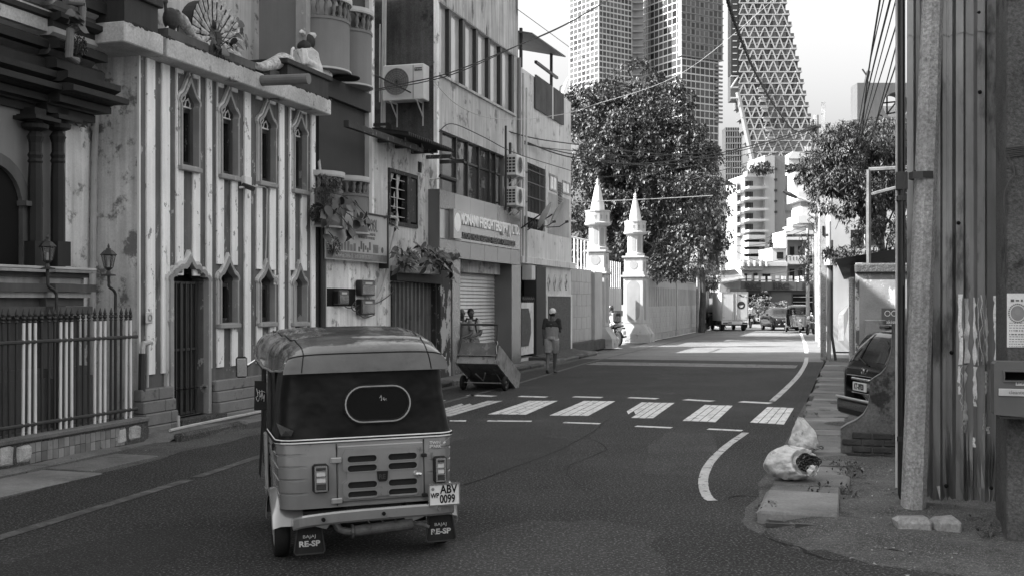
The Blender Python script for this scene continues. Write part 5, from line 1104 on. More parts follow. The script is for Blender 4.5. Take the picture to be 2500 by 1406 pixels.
for x0, x1 in ((1828, 1878), (1938, 1985)):
    w = f.box('shop_window', m_black, x0, x1, 718, 780, .2, .31); f.box('shelf', m_white, x0, x1, 724, 725, .1, .2, w); f.box('shelf', m_greyw, x0, x1, 736, 737.5, .1, .2, w)
f.box('door_panel', m_band, 1885, 1934, 712, 800, .24, .3)
m_flag = mat('flag_cloth', .7, .9, .1, 3, bump=.1); m_flag_d = mat('flag_stripe', .2, .9, .1, 3, bump=.1)
for i, x in enumerate((1764, 1779, 1796, 1815, 1829, 1847, 1863, 1879, 1898, 1913, 1930, 1945, 1958, 1975)):
    ft = far('paper_flag', 'striped paper flag above the shop fascia, ' + 'first second third fourth fifth sixth seventh eighth ninth tenth eleventh twelfth thirteenth last'.split()[i] + ' from the left', 'flag', x, 93.5, U(-.3, .3), 'flags strung above the shop'); ft.location.z = CAMH - (688 + U(-2, 1) - HOR) / FPX * 93.5
    w = .16 + U(0, .03); MB().grid(lambda u, v: (-w + 2 * w * u, .02 * math.sin(u * 6 + i), .45 * v), 4, 1).build('cloth', m_flag, ft); MB().grid(lambda u, v: (-w + 2 * w * u, -.01 + .02 * math.sin(u * 6 + i), .12 + .08 * v), 4, 1).build('stripe', m_flag_d, ft)
t = far('flat_roof_house', 'pale two storey house directly above the lettered shop', 'building', 1860, 103); f = Far(t, 1860, 103)
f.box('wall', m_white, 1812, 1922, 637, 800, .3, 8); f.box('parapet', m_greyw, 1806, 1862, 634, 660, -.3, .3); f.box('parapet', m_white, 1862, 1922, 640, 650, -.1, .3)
for x in (1809, 1823, 1837, 1851, 1866): f.box('scroll_bracket', m_white, x, x + 6, 638, 652, -.6, -.3, ch=.05)
for x0, x1, y0 in ((1818, 1826, 668), (1841, 1851, 667), (1863, 1882, 668)): w = f.box('window', m_wood_d, x0, x1, y0, 686, .22, .3); f.box('pane', m_pane, x0 + 1, x1 - 1, y0 + 1, 685, .2, .22, w)
t = far('balcony_villa', 'bright white villa with two deep balconies beside tangled pole', 'building', 1952, 118); f = Far(t, 1952, 118)
f.box('back_wall', m_greyw, 1920, 1986, 585, 800, 1.4, 6); f.box('parapet', m_white, 1918, 1986, 563, 586, 0, 6); f.box('balcony_front', m_white, 1918, 1986, 624, 645, 0, .25); f.box('floor_slab', m_white, 1918, 1986, 643, 647, .25, 1.4); f.box('left_pier', m_white, 1918, 1922, 586, 800, 0, 1.4); f.box('right_pier', m_white, 1968, 1986, 586, 800, 0, 1.4); f.box('lower_wall', m_white, 1918, 1986, 684, 800, .1, 1.4)
for x0, x1, y0, y1 in ((1937, 1947, 601, 626), (1957, 1966, 600, 625), (1936, 1947, 656, 684), (1957, 1966, 656, 684)): w = f.box('window', m_wood_d, x0, x1, y0, y1, 1.3, 1.42); f.box('pane', m_pane, x0 + 1.2, x1 - 1.2, y0 + 2, y1 - 1, 1.26, 1.3, w)
for x in (1928, 1936, 1944, 1952, 1960): f.box('balcony_slot', m_metal_d, x, x + 1.5, 627, 636, -.02, .0)
f.box('roof_room', m_white, 1938, 1968, 553, 563, .5, 4); f.box('roof_lid', m_greyw, 1936, 1974, 549, 553, .2, 4.5)
t = far('window_house', 'small pale house with one window left of white villa', 'building', 1903, 112); f = Far(t, 1903, 112); f.box('wall', m_white, 1885, 1919, 608, 800, 0, 6); w = f.box('window', m_wood_d, 1896, 1912, 616, 632, -.05, .0); f.box('pane', m_pane, 1897, 1903.4, 617, 631, -.08, -.05, w); f.box('pane', m_pane, 1904.6, 1911, 617, 631, -.08, -.05, w)
f.box('roof_edge', m_greyw, 1884, 1920, 605, 608, -.2, 6)
# balcony tower
t = far('balcony_tower', 'white stepped apartment block with banded balconies and blank stair tower', 'building', 1870, 170, .12); f = Far(t, 1870, 170)
m_tw = mat('apartment_white', .4, .85, .08, .25, streak=.06, stain=.08, stain_c=.4, stain_s=.4, bump=0); m_tg = mat('apartment_grey_shade', .2, .9, .12, .25, streak=.08, stain=.12, stain_c=.18, stain_s=.5, bump=0)  # darker grey puts the shade of the right face into its colour
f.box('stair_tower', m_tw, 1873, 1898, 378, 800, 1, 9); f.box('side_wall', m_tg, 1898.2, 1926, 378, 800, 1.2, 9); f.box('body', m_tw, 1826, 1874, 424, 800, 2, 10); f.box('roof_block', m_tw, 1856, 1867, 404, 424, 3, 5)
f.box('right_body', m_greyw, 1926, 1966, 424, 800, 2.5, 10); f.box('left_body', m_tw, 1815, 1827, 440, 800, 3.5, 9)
for i in range(5):
    y = 434 + i * 26.5
    f.box('balcony', m_tw, 1824, 1873, y + 22, y + 27, -.6, 2.2); w = f.box('window', m_greyw, 1827, 1848, y + 5, y + 21, 1.9, 2.0)
    for k in range(5): f.box('pane', m_pane, 1828 + k * 4, 1831.2 + k * 4, y + 6, y + 20.5, 1.82, 1.9, w)
    f.box('side_balcony', m_tw, 1814, 1824, y + 28, y + 34, 1.8, 3.6); f.box('side_window', m_pane, 1816, 1823, y + 12, y + 27, 3.4, 3.5); f.box('stair_vent', m_metal_d, 1897, 1904, y - 35 + 9, y - 30 + 9, .9, 1.3)
    f.box('right_band', m_tg, 1926, 1964, y + 24, y + 27, 2.2, 2.6)
for i in range(4): f.box('lower_balcony', m_tw, 1822, 1864, 575 + i * 17.5, 585 + i * 17.5, -.8, 2.2); f.box('lower_window', m_pane, 1827, 1862, 586 + i * 17.5, 592 + i * 17.5, 1.6, 2.02)
f.box('terrace_wall', m_tw, 1825, 1876, 419, 430, .5, 2.2)
t = far('stepped_block', 'white stepped apartment block partly behind the right tree', 'building', 1975, 150); f = Far(t, 1975, 150)
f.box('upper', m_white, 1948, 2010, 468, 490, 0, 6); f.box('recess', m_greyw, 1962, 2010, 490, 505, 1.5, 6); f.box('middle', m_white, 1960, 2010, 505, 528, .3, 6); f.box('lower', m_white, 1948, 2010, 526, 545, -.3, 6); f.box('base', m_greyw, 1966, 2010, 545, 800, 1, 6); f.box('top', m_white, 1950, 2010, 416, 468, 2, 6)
t = far('hospital_block', 'white roofed block with block letters on its roof beside utility pole', 'building', 1960, 210); f = Far(t, 1960, 210)
f.box('wall', m_white, 1925, 2010, 382, 800, 0, 12); MB().prism([(f.x(1924), f.z(384)), (f.x(1935), f.z(371)), (f.x(2012), f.z(386)), (f.x(2012), f.z(390)), (f.x(1924), f.z(388))], -.4, 12).build('roof', m_white, t); f.box('letter_frame', m_metal_d, 1966, 2010, 368, 371, .5, .7)
text('NAWALOKA', 1.05, m_white, t, 'lettering', (f.x(1966), .4, f.z(368)), ext=.08, bold=.05, xs=.9)
# dark gable houses on the left far side
t = far('dark_gable_house', 'dark sided building with cables above the kiosk roofs', 'building', 1735, 92); f = Far(t, 1735, 92)
f.box('wall', m_plast_flat, 1715, 1755, 550, 800, 0, 8); f.box('side', m_shopd, 1722, 1757, 548, 640, -.1, .0); f.box('balcony', m_greyw, 1706, 1722, 590, 660, -1.5, .5)
t = far('tiled_shop', 'low shop with ragged tiled roof left of the lettered fascia', 'shop', 1780, 90); f = Far(t, 1780, 90)
f.box('wall', m_greyw, 1752, 1808, 672, 800, 0, 6)
MB().add([(f.x(1750), -1, f.z(690)), (f.x(1812), -1, f.z(680)), (f.x(1812), 3, f.z(655)), (f.x(1750), 3, f.z(662)), (f.x(1750), -1, f.z(694)), (f.x(1812), -1, f.z(684))], [(0,1,2,3),(0,1,5,4)]).build('tiled_roof', mat('old_tiles', .14, .9, .4, 5, stain=.3, bump=.8, bump_s=14), t)
f.box('dark_awning', m_metal_d, 1772, 1812, 705, 716, -1.6, -.2)
t = far('kiosk', 'street kiosk with numbered board and shuttered front at far left kerb', 'kiosk', 1735, 76); f = Far(t, 1735, 76)
f.box('body', m_greyw, 1722, 1745, 700, 800, 0, 3); nb = f.box('number_board', m_black, 1728, 1745, 702, 715, -.3, -.2); text('165', .3, m_white_paint, t, 'lettering', (f.x(1729.5), -.32, f.z(713)), ext=.01, bold=.012)
for k in range(8): f.box('shutter_slat', m_white, 1717, 1727, 706 + k * 8, 712 + k * 8, -.06, 0)
f.box('canopy', m_tin, 1718, 1752, 690, 694, -1.0, .2); f.box('poster', m_signp, 1729, 1746, 728, 752, -.28, -.2); f.box('lower_board', m_shopd, 1729, 1745, 717, 727, -.27, -.2); f.box('stand', m_metal_d, 1724, 1726, 715, 800, -.3, -.2)
# towers
m_tgl = glass('tower_glass', .06, .15, spec=.35, rnd_obj=.7); m_tfr = mat('tower_frame', .46, .8, .06, .05, bump=0); m_tfg = mat('tower_frame_grey', .2, .8, .08, .05, bump=0); m_tcore = mat('tower_core', .07, .5, .2, .05, bump=0)
def facade(par, ox, oy, ang, width, z0, z1, ncol, fh, nobj, mfr, vbar=.35, hbar=.7, skip=None, nm='facade_grid'):
    ca, sa = math.cos(ang), math.sin(ang); nrow = int((z1 - z0) / fh); cw = width / ncol
    def loc(u, d_, z): return (ox + ca * u + sa * d_, oy + sa * u - ca * d_, z)
    g = MB()
    for r_ in range(nrow + 1):
        z = z0 + r_ * fh; g.add([loc(0, .25, z), loc(width, .25, z), loc(width, .25, z + hbar), loc(0, .25, z + hbar), loc(0, 0, z), loc(width, 0, z), loc(width, 0, z + hbar), loc(0, 0, z + hbar)], [(0,1,2,3),(0,1,5,4),(3,2,6,7)])
    for c in range(ncol + 1):
        u = c * cw; v = vbar * (1.8 if c in (0, ncol) else 1); g.add([loc(u - v/2, .2, z0), loc(u + v/2, .2, z0), loc(u + v/2, .2, z1), loc(u - v/2, .2, z1), loc(u - v/2, 0, z0), loc(u - v/2, 0, z1), loc(u + v/2, 0, z0), loc(u + v/2, 0, z1)], [(0,1,2,3),(0,3,5,4),(1,2,7,6)])
    gr = g.build(nm, mfr, par)
    pm = MB().add([(-cw * .5 + vbar * .5, 0, 0), (cw * .5 - vbar * .5, 0, 0), (cw * .5 - vbar * .5, 0, fh - hbar), (-cw * .5 + vbar * .5, 0, fh - hbar)], [(0, 1, 2, 3)]).mesh('pane', m_tgl)
    st = MB(); k = 0
    for r_ in range(nrow - 1, -1, -1):
        for c in range(ncol):
            if skip and skip(r_, c): continue
            u = (c + .5) * cw; z = z0 + r_ * fh + hbar
            if k < nobj: piece(pm, 'window_pane', gr, loc(u, .04, z), (0, 0, ang)); k += 1
            else: q = cw * .5 - vbar * .5; st.add([loc(u - q, .04, z), loc(u + q, .04, z), loc(u + q, .04, z + fh - hbar), loc(u - q, .04, z + fh - hbar)], [(0, 1, 2, 3)])
    if st.v: o = st.build('window_panes', glass('tower_glass_far', .06, .15, spec=.4), gr); o['kind'] = 'stuff'
    return gr
DT = 600
def twr(label, cx, th, wr, wl, ztop, zbot, cr, cl, fh, nr, nl, mfr_r=None, z_lo=None):
    t = far('skyscraper', label, 'skyscraper', cx, DT, 0); ca, sa = math.cos(th), math.sin(th)
    c = [(0, 0), (wr * ca, wr * sa), (wr * ca - wl * sa, wr * sa + wl * ca), (-wl * sa, wl * ca)]; MB().prismz(c, 0, ztop).build('core', m_tcore, t)
    facade(t, 0, 0, th, wr, zbot, ztop, cr, fh, nr, mfr_r or m_tfr); facade(t, -wl * sa, wl * ca, th - math.pi / 2, wl, zbot, ztop, cl, fh, nl, m_tfr); return t
def zt(py): return CAMH - (py - HOR) / FPX * DT
t = twr('glazed white skyscraper directly behind almond tree top, left one', 1462, R(35), 23.5, 25.5, zt(-60), zt(330), 9, 7, 3.05, 150, 130); f = Far(t, 1462, DT); ca, sa = math.cos(R(35)), math.sin(R(35))
MB().prismz([(23.6 * ca + .2, 23.6 * sa), (23.6 * ca + 6.2, 23.6 * sa - 1.5), (23.6 * ca + 6.2, 23.6 * sa + 14), (23.6 * ca + .2, 23.6 * sa + 14)], 0, zt(-60)).build('dark_wing', mat('tower_wing', .16, .6, .15, .06, bump=0), t)
for k in range(22): MB().box(23.6 * ca + .3, 23.6 * ca + 6.4, 23.6 * sa - 1.9, 23.6 * sa + 2, zt(300) + k * 4, zt(300) + k * 4 + .8).build('wing_slab', m_tfg, t)
t = twr('glazed skyscraper with grey balcony slab, middle of the towers', 1664, R(30), 25.7, 36, zt(-60), 20, 8, 9, 3.9, 150, 130); ca, sa = math.cos(R(30)), math.sin(R(30))
def bk(u, d_): return (u * ca + d_ * sa, u * sa - d_ * ca)
cg = MB().prismz([bk(-1, 1.2), bk(28, 1.2), bk(28, -2), bk(-1, -2)], zt(138), zt(-60)).build('glass_block', mat('tower_block', .22, .5, .15, .06, streak=.1, bump=0), t)
for k in range(11): z = zt(138) + k * 3.9; MB().prismz([bk(-1.2, 1.7), bk(28.2, 1.7), bk(28.2, 1.1), bk(-1.2, 1.1)], z, z + .5).build('block_slab', m_tfg, cg)
for k in range(11):
    for j in range(9): z = zt(138) + k * 3.9 + .5; x = -.4 + j * 3.15; MB().prismz([bk(x, 1.3), bk(x + 2.2, 1.3), bk(x + 2.2, 1.22), bk(x, 1.22)], z + .2, z + U(2.6, 3.2)).build('window_pane', m_tgl, cg)
for k in range(15): z = zt(292) + k * 2.2; MB().prismz([bk(23.5, 1.2), bk(28, 1.2), bk(28, .1), bk(23.5, .1)], z, z + .9).build('corner_balcony', m_tfg, t)
t = far('skyscraper', 'slim pale gridded tower standing between the two tall ones', 'skyscraper', 1790, 560); f = Far(t, 1790, 560)
f.box('core', m_tcore, 1771, 1811, 312, 700, 0, 9); facade(t, f.x(1771), 0, 0, f.x(1811) - f.x(1771), 10, f.z(312), 7, 3.1, 160, m_tfg, .3, .6)
# leaning lattice tower
DT2 = 520; t = far('lattice_tower', 'tall stepped skyscraper with triangular concrete lattice and slanting strut', 'skyscraper', 1860, DT2); f = Far(t, 1860, DT2)
m_lat = mat('lattice_concrete', .3, .85, .06, .05, bump=0); bh_ = 28.0
def redge(y): return 1917 + (y / 330) * 70
def ledge_(y): return 1804 if y < 245 else 1804 + (y - 245) * .27
m_lcore = mat('lattice_core', .13, .5, .2, .05, bump=0); lat = MB(); pme = None; panes = []
for b in range(-1, 15):
    y0, y1 = b * bh_ + 8, b * bh_ + 8 + bh_; xl, xr = ledge_(y0 + 14), redge(y0)
    MB().box(f.x(xl) + .05, f.x(xr) - .05, .4, 14, f.z(y1), f.z(y0)).build('storey_core', m_lcore, t)
    for yy, th in ((y0, .5), ((y0 + y1) / 2, .22)): lat.box(f.x(xl), f.x(xr), -.05 if th > .3 else .12, .3, f.z(yy) - th / 2, f.z(yy) + th / 2)
    n = int((xr - xl) / 12); n += n % 2; dx = (xr - xl) / n
    for k in range(n):
        xa, xb = (xl + k * dx, xl + (k + 1) * dx); za, zb_ = (f.z(y1), f.z(y0)) if k % 2 == 0 else (f.z(y0), f.z(y1)); w = .3
        lat.add([(f.x(xa) - w, 0, za), (f.x(xa) + w, 0, za), (f.x(xb) + w, 0, zb_), (f.x(xb) - w, 0, zb_), (f.x(xa) - w, .3, za), (f.x(xa) + w, .3, za), (f.x(xb) + w, .3, zb_), (f.x(xb) - w, .3, zb_)], [(0,1,2,3),(0,3,7,4),(1,2,6,5)])
        for q in (0, 1):
            if pme is None: pme = MB().add([(-1.05, 0, -1.15), (1.05, 0, -1.15), (1.05, 0, 1.15), (-1.05, 0, 1.15)], [(0, 1, 2, 3)]).mesh('window_pane', m_tgl)
            if len(panes) < 290: panes.append(piece(pme, 'window_pane', t, (f.x((xa + xb) / 2), .36, f.z(y0 + bh_ * (.25 + .5 * q)))))
    st = MB().box(f.x(xr) - 2.5, f.x(xr) + .6, -.6, 6, f.z(y0) - .35, f.z(y0) + .35).build('terrace', m_lat, t); MB().box(f.x(xr) - 1.2, f.x(xr) + .3, -.3, 3, f.z(y0) + .35, f.z(y0) + 1.9).build('terrace_planter', m_leaf2, st)
lat.build('lattice', m_lat, t)['kind'] = 'stuff'
for k in range(7): f.box('projecting_balcony', m_tfg, 1843 + k * 4.5, 1860 + k * 4.5, 192 + k * 24, 195 + k * 24, -2.2, .0); f.box('balcony_front', m_lat, 1844 + k * 4.5, 1859 + k * 4.5, 195 + k * 24, 203 + k * 24, -1.8, -1.6)
MB().box(f.x(1785), f.x(1803), 0, 8, f.z(182), f.z(-60)).build('dark_shaft', mat('tower_shaft', .025, .3, .1, .05, bump=0), t)
for k in range(14): f.box('shaft_light', m_white, 1789, 1799, -20 + k * 15, -18 + k * 15, -.15, -.05)
mb = MB()
for p0, p1 in (((1785, 186), (1803, 186)), ((1785, 214), (1803, 214)), ((1786, 214), (1803, 187)), ((1785, 240), (1803, 240))): mb.tube([(f.x(p0[0]), .5, f.z(p0[1])), (f.x(p1[0]), .5, f.z(p1[1]))], .45, 6)
mb.build('truss', m_lat, t); MB().box(f.x(1785), f.x(1804), 1.5, 8, f.z(245), f.z(184)).build('truss_core', m_tcore, t)
mb = MB().tube([(f.x(1803), 1.2, f.z(225)), (f.x(1846), 1.2, f.z(420)), (f.x(1866), 1.2, f.z(520)), (f.x(1900), 1.2, 0)], [1.35, 1.45, 1.5, 1.5], 8); mb.build('strut', m_tfg, t)
MB().box(f.x(1880), f.x(1985), .5, 14, 0, f.z(420)).build('base', m_tcore, t)

# ================================================================ RIGHT SIDE
m_pole = mat('pole_concrete', .28, .92, .25, 2.5, streak=.1, stain=.2, stain_c=.08, stain_s=5, fine=.35, fine_s=40, bump=.8, bump_s=35)
def conc_pole(label, s, y, r0, r1, h, lean=(0, 0), n=8, group=None, holes=False, nm='utility_pole'):
    t = thing(nm, label, 'utility pole', s, y, 0, 0, group)
    MB().tube([(s, y, -.05), (s + lean[0] * .5, y + lean[1] * .5, h / 2), (s + lean[0], y + lean[1], h)], [r0, (r0 + r1) / 2, r1], n).build('shaft', m_pole, t)
    return t
s0, y0 = G(2228, 1262); w = inv(3.49 + .17 * 2, 9.5)
X0 = (2228 - 1250) / FPX * 9.55; sA, yA = inv(X0, 9.55); X1 = (2277 - 1250) / FPX * 9.55; sB, yB = inv(X1, 9.55)
np_ = conc_pole('rough octagonal concrete pole leaning before the corrugated fence', sA, yA, .105, .07, 9.2, ((sB - sA) * 2.06, (yB - yA) * 2.06))
MB().lathe([(.112, -.03), (.112, .03)], (sA + (sB - sA) * .48, yA + (yB - yA) * .48, 2.95), 8).build('wire_band', m_metal_d, np_)
mb = MB(); 
mb.tube(dense([(sA - .02, yA - .11, .9), (sA + .0, yA - .13, 1.8), (sA + .03, yA - .12, 2.4), (sA + .02, yA - .02, 3.0)], 5), .008, 5); mb.tube(dense([(sA - .1, yA + .08, 2.0), (sA - .11, yA + .09, 2.6), (sA - .1, yA + .07, 2.95)], 5), .007, 5); mb.build('loose_wire', m_metal_d, np_)
# black downpipe next to it
Xp = (2201 - 1250) / FPX * 9.9; sp, yp = inv(Xp, 9.9)
dp_ = thing('steel_post', 'tall black steel pipe post with pale edge beside concrete pole', 'post', sp, yp)
MB().tube([(sp, yp, .1), (sp, yp, .14), (sp, yp, 6.5)], [.02, .033, .033], 12).build('pipe', mat('black_gloss_pipe', .015, .35, .3, 4, streak=.2, bump=.05, spec=.6), dp_)
MB().tube([(sp + .02, yp + .04, .2), (sp + .02, yp + .04, 6.5)], .014, 6).build('edge_strip', m_pvc, dp_); MB().tube([(sp, yp, .62), (sp, yp, .66)], .042, 12).build('clamp', m_metal_d, dp_); MB().cbox(sp - .05, sp + .05, yp - .05, yp + .05, 2.86, 3.02, .005).build('bracket_clamp', m_iron, dp_); MB().cbox(sp - .045, sp + .045, yp - .045, yp + .045, 2.76, 2.81, .005).build('clamp', m_metal_d, dp_)
# corrugated fence
SF = -3.95; ya_, yb2 = C(2213, 900, SF)[0], C(2500, 900, SF)[0] - .6
m_fence = mat('fence_steel', .25, .34, .2, 1.2, streak=.25, stain=.2, stain_c=.06, stain_s=1.6, stain_z=.3, bump=.05, spec=.6, metal=.6)
fc_ = thing('corrugated_fence', 'tall dark corrugated steel fence with bright ribs and torn posters', 'fence', SF, (ya_ + yb2) / 2)
ribs = [C(x, 700, SF)[0] for x in (2220, 2285, 2341, 2393, 2447, 2501, 2555)]
def prof_at(y):
    d_ = min(abs(y - r_) for r_ in ribs); return -.075 * max(0, min(1, (.055 - d_) / .025)) - .012 * max(0, min(1, (.012 - abs(d_ - .1)) / .008))
ys_ = sorted(set([ya_, yb2] + [r_ + k for r_ in ribs for k in (-.112, -.1, -.088, -.055, -.03, 0, .03, .055, .088, .1, .112)])); ys_ = [y for y in ys_ if yb2 <= y <= ya_]
for z0, z1, off in ((.12, 4.28, 0), (4.22, 7.0, -.01)):
    mb = MB(); vs = []; zz = [z0, z0 + .12, z0 + .35, z0 + .6, (z0 + z1) / 2, z1]
    for iz, z in enumerate(zz):
        for y in ys_: vs.append((SF + off + prof_at(y) + (U(-.02, .02) if iz < 3 and off == 0 else 0), y, z + (U(-.02, .02) if iz == 0 else 0)))
    n = len(ys_); mb.add(vs, [(j * n + i, j * n + i + 1, (j + 1) * n + i + 1, (j + 1) * n + i) for j in range(len(zz) - 1) for i in range(n - 1)]); mb.build('steel_sheet', m_fence, fc_)
bme2 = MB().ball((0, 0, 0), .018, 8, 5).mesh('bolt', m_black)
for x, y in ((2392, 226), (2340, 545), (2450, 545), (2390, 32), (2450, 32), (2323, 860), (2310, 1185), (2420, 1190)): a = C(x, y, SF - .07); piece(bme2, 'bolt', fc_, (SF - .075, a[0], a[1]))
m_poster = mat('torn_poster', .75, .8, .12, 6, peel=.12, peel_c=.25, peel_s=12, fine=.15, bump=.15, bump_s=30)
rs = random.Random(4)
def torn(x0, x1, y0, y1, off=-.082, cut=.35):
    n = 9; L_ = [(x0 + rs.uniform(0, cut) * (x1 - x0), y0 + (y1 - y0) * i / n) for i in range(n + 1)]; R_ = [(x1 - rs.uniform(0, cut) * (x1 - x0), y0 + (y1 - y0) * (n - i) / n) for i in range(n + 1)]
    pts = L_[::-1] + R_[::-1]; P = [C(x, y, SF) for x, y in pts]; mb = MB(); tr = tessellate_polygon([[Vector((p[0], p[1], 0)) for p in P]])
    mb.add([(SF + prof_at(p[0]) - .006, p[0], p[1]) for p in P], [tuple(q) for q in tr]); mb.build('torn_poster', m_poster, fc_)
for q in ((2336, 2350, 718, 888), (2350, 2370, 728, 885), (2374, 2388, 726, 890), (2388, 2414, 720, 880), (2396, 2412, 750, 888), (2424, 2436, 722, 800), (2426, 2440, 780, 885), (2334, 2345, 892, 960), (2340, 2362, 890, 1000), (2344, 2364, 985, 1056), (2352, 2358, 930, 1040), (2374, 2384, 894, 990), (2400, 2414, 905, 960), (2396, 2408, 1006, 1045), (2406, 2418, 1040, 1058), (2372, 2382, 1066, 1090)): torn(*q)
# concrete gatepost at the right edge
SP = inv((2458 - 1250) / FPX * 8.55, 8.55); m_post = mat('gatepost_rough', .075, .95, .3, 1.6, stain=.35, stain_c=.03, stain_s=2.5, fine=.4, fine_s=45, bump=1.0, bump_s=38)
s1, y1 = SP; gp = thing('gate_post', 'rough dark concrete gatepost at right picture edge', 'gate post', s1 + .3, y1 - .4)
MB().cbox(s1, s1 + .7, y1 - .75, y1, 0, 6.0, .012).build('shaft', m_post, gp)
for z, r_ in ((3.02, 3), (2.98, 3), (4.2, 2)):
    for k in range(r_): MB().tube([(s1 - .012, y1 + .01, z + k * .015), (s1 - .012, y1 - .3, z + .03 + k * .01), (s1 - .012, y1 - .74, z + k * .012)], .006, 5).build('tied_wire', m_metal_d, gp)
mb = MB(); mb.tube(dense([(s1 - .02, y1 + .0, 3.0), (s1 - .03, y1 - .05, 2.86), (s1 - .03, y1 - .02, 2.8), (s1 - .02, y1 + .02, 2.7), (s1 - .02, y1 + .02, 2.55)], 5), .006, 5); mb.build('wire_tail', m_metal_d, gp)
def PF(px, py, s): return C(px, py, s)
po = thing('notice_poster', 'printed notice with oval portrait pasted on the concrete gatepost', 'poster', s1 - .01, C(2480, 800, s1)[0], C(2480, 850, s1)[1])
a = C(2457, 716, s1 - .008); b = C(2540, 848, s1 - .008); m_pp = mat('poster_paper', .55, .8, .1, 5, fine=.08, bump=.1, bump_s=20)
MB().box(s1 - .009, s1 - .003, b[0], a[0] - .004, b[1], a[1]).build('sheet', m_pp, po)
cy, cz = C(2484, 764, s1)
mb = MB().lathe([(0, 0), (.05, 0)], (0, 0, 0), 24, axis='y'); mb.v = [(s1 - .0115, cy - p[0], cz + p[2] * 1.15) for p in mb.v]; mb.build('portrait', m_ink_g, po)
mb = MB().lathe([(0, 0), (.02, 0)], (0, 0, 0), 16, axis='y'); mb.v = [(s1 - .0125, cy - p[0], cz + .012 + p[2] * 1.25) for p in mb.v]; mb.prism([(0, 0), (1, 0), (1, 1)], 0, 0) if False else None; mb.build('portrait_face', m_plast_flat, po)
mb = MB()
for k in range(28): a_ = 2 * math.pi * k / 28; mb.box(s1 - .0112, s1 - .0105, cy + .062 * math.cos(a_) - .006, cy + .062 * math.cos(a_) + .006, cz + .07 * math.sin(a_) - .006, cz + .07 * math.sin(a_) + .006)
o = mb.build('wreath', m_ink_g, po); o['kind'] = 'stuff'
mb = MB(); zz0 = C(2480, 787, s1)[1]
for k in range(10):
    z = zz0 - k * .019 - (.01 if k > 3 else 0); y = a[0] - .02
    while y > b[0] + .02: l = rs.uniform(.006, .02); mb.box(s1 - .0115, s1 - .0105, y - l, y, z - (.009 if k in (3, 4) else .005), z); y -= l + rs.uniform(.004, .009)
for k in range(7): y = a[0] - .03 - k * .036; z = C(2480, 733, s1)[1]; mb.lathe([(.006, 0), (.013, 0)], (0, 0, 0), 10, rs.uniform(0, 2), rs.uniform(4.5, 6.2), axis='y') if False else mb.box(s1 - .0115, s1 - .0105, y - rs.uniform(.012, .026), y, z - rs.uniform(.006, .014), z + rs.uniform(.004, .012))
o = mb.build('printed_lines', m_ink, po); o['kind'] = 'stuff'
# litter bin
sbn = s1 - .22; ya3 = C(2427, 900, sbn)[0]; zb0, zb1 = C(2440, 1012, sbn)[1], C(2440, 882, sbn)[1]; yr = ya3 - .42
bn = thing('litter_bin', 'grey plastic litter bin with open slot hung on the gatepost', 'litter bin', sbn, (ya3 + yr) / 2, zb0)
m_bin = mat('bin_plastic', .09, .5, .1, 3, streak=.05, bump=.03, spec=.4)
slot = [(-(ya3 - .075), zb1 - .14), (-(yr + .06), zb1 - .14), (-(yr + .06), zb1 - .075), (-(ya3 - .075), zb1 - .075)]
mb = MB().holed([(-ya3, zb0), (-yr, zb0 - .025), (-yr, zb1 - .02), (-yr - .02, zb1), (-ya3 + .02, zb1), (-ya3, zb1 - .02)], [slot], 0, .2); mb.v = [(sbn + p[1], -p[0], p[2]) for p in mb.v]; mb.build('body', m_bin, bn)
MB().box(sbn + .12, sbn + .2, yr + .02, ya3 - .02, zb0 + .01, zb1 - .02).build('back', m_black, bn)
mb = MB().frame([(p[0] + (-.012 if i in (0, 3) else .012), p[1] + (-.012 if i < 2 else .012)) for i, p in enumerate(slot)], slot, -.012, .0); mb.v = [(sbn + p[1], -p[0], p[2]) for p in mb.v]; mb.build('slot_rim', m_bin, bn)
MB().cbox(sbn - .012, sbn - .001, yr + .0, ya3 - .03, zb0 + .145, zb0 + .20, .003).build('label_strip', m_signp, bn); text('cleantech', .038, m_ink_g, bn, 'lettering', (sbn - .0135, ya3 - .10, zb0 + .162), (R(90), 0, -math.pi / 2), ext=.0005, bold=.0006)
mb = MB().lathe([(0, 0), (.02, 0)], (0, 0, 0), 16, axis='y'); mb.v = [(sbn - .0135, ya3 - .255 - p[0], zb0 + .172 + p[2]) for p in mb.v]; mb.build('logo_disc', m_metal_d, bn)
mb = MB().lathe([(0, 0), (.011, 0)], (0, 0, 0), 12, .6, 5.4, axis='y'); mb.v = [(sbn - .0145, ya3 - .255 - p[0], zb0 + .172 + p[2]) for p in mb.v]; mb.build('logo_mark', m_signp, bn)
MB().box(sbn - .004, sbn - .001, ya3 - .24, ya3 - .15, zb0 + .225, zb0 + .262).build('sticker', m_signp, bn)
mb = MB()
for k in range(6): mb.box(sbn - .0055, sbn - .004, ya3 - .165 - k * .011, ya3 - .158 - k * .011, zb0 + .234 + (k % 3) * .004, zb0 + .252 - (k % 2) * .004)
mb.build('sticker_script', m_ink, bn)['kind'] = 'stuff'
MB().box(sbn + .02, s1 + .0, yr + .05, ya3 - .05, zb0 - .03, zb0 - .012).build('bracket', m_metal_d, bn)
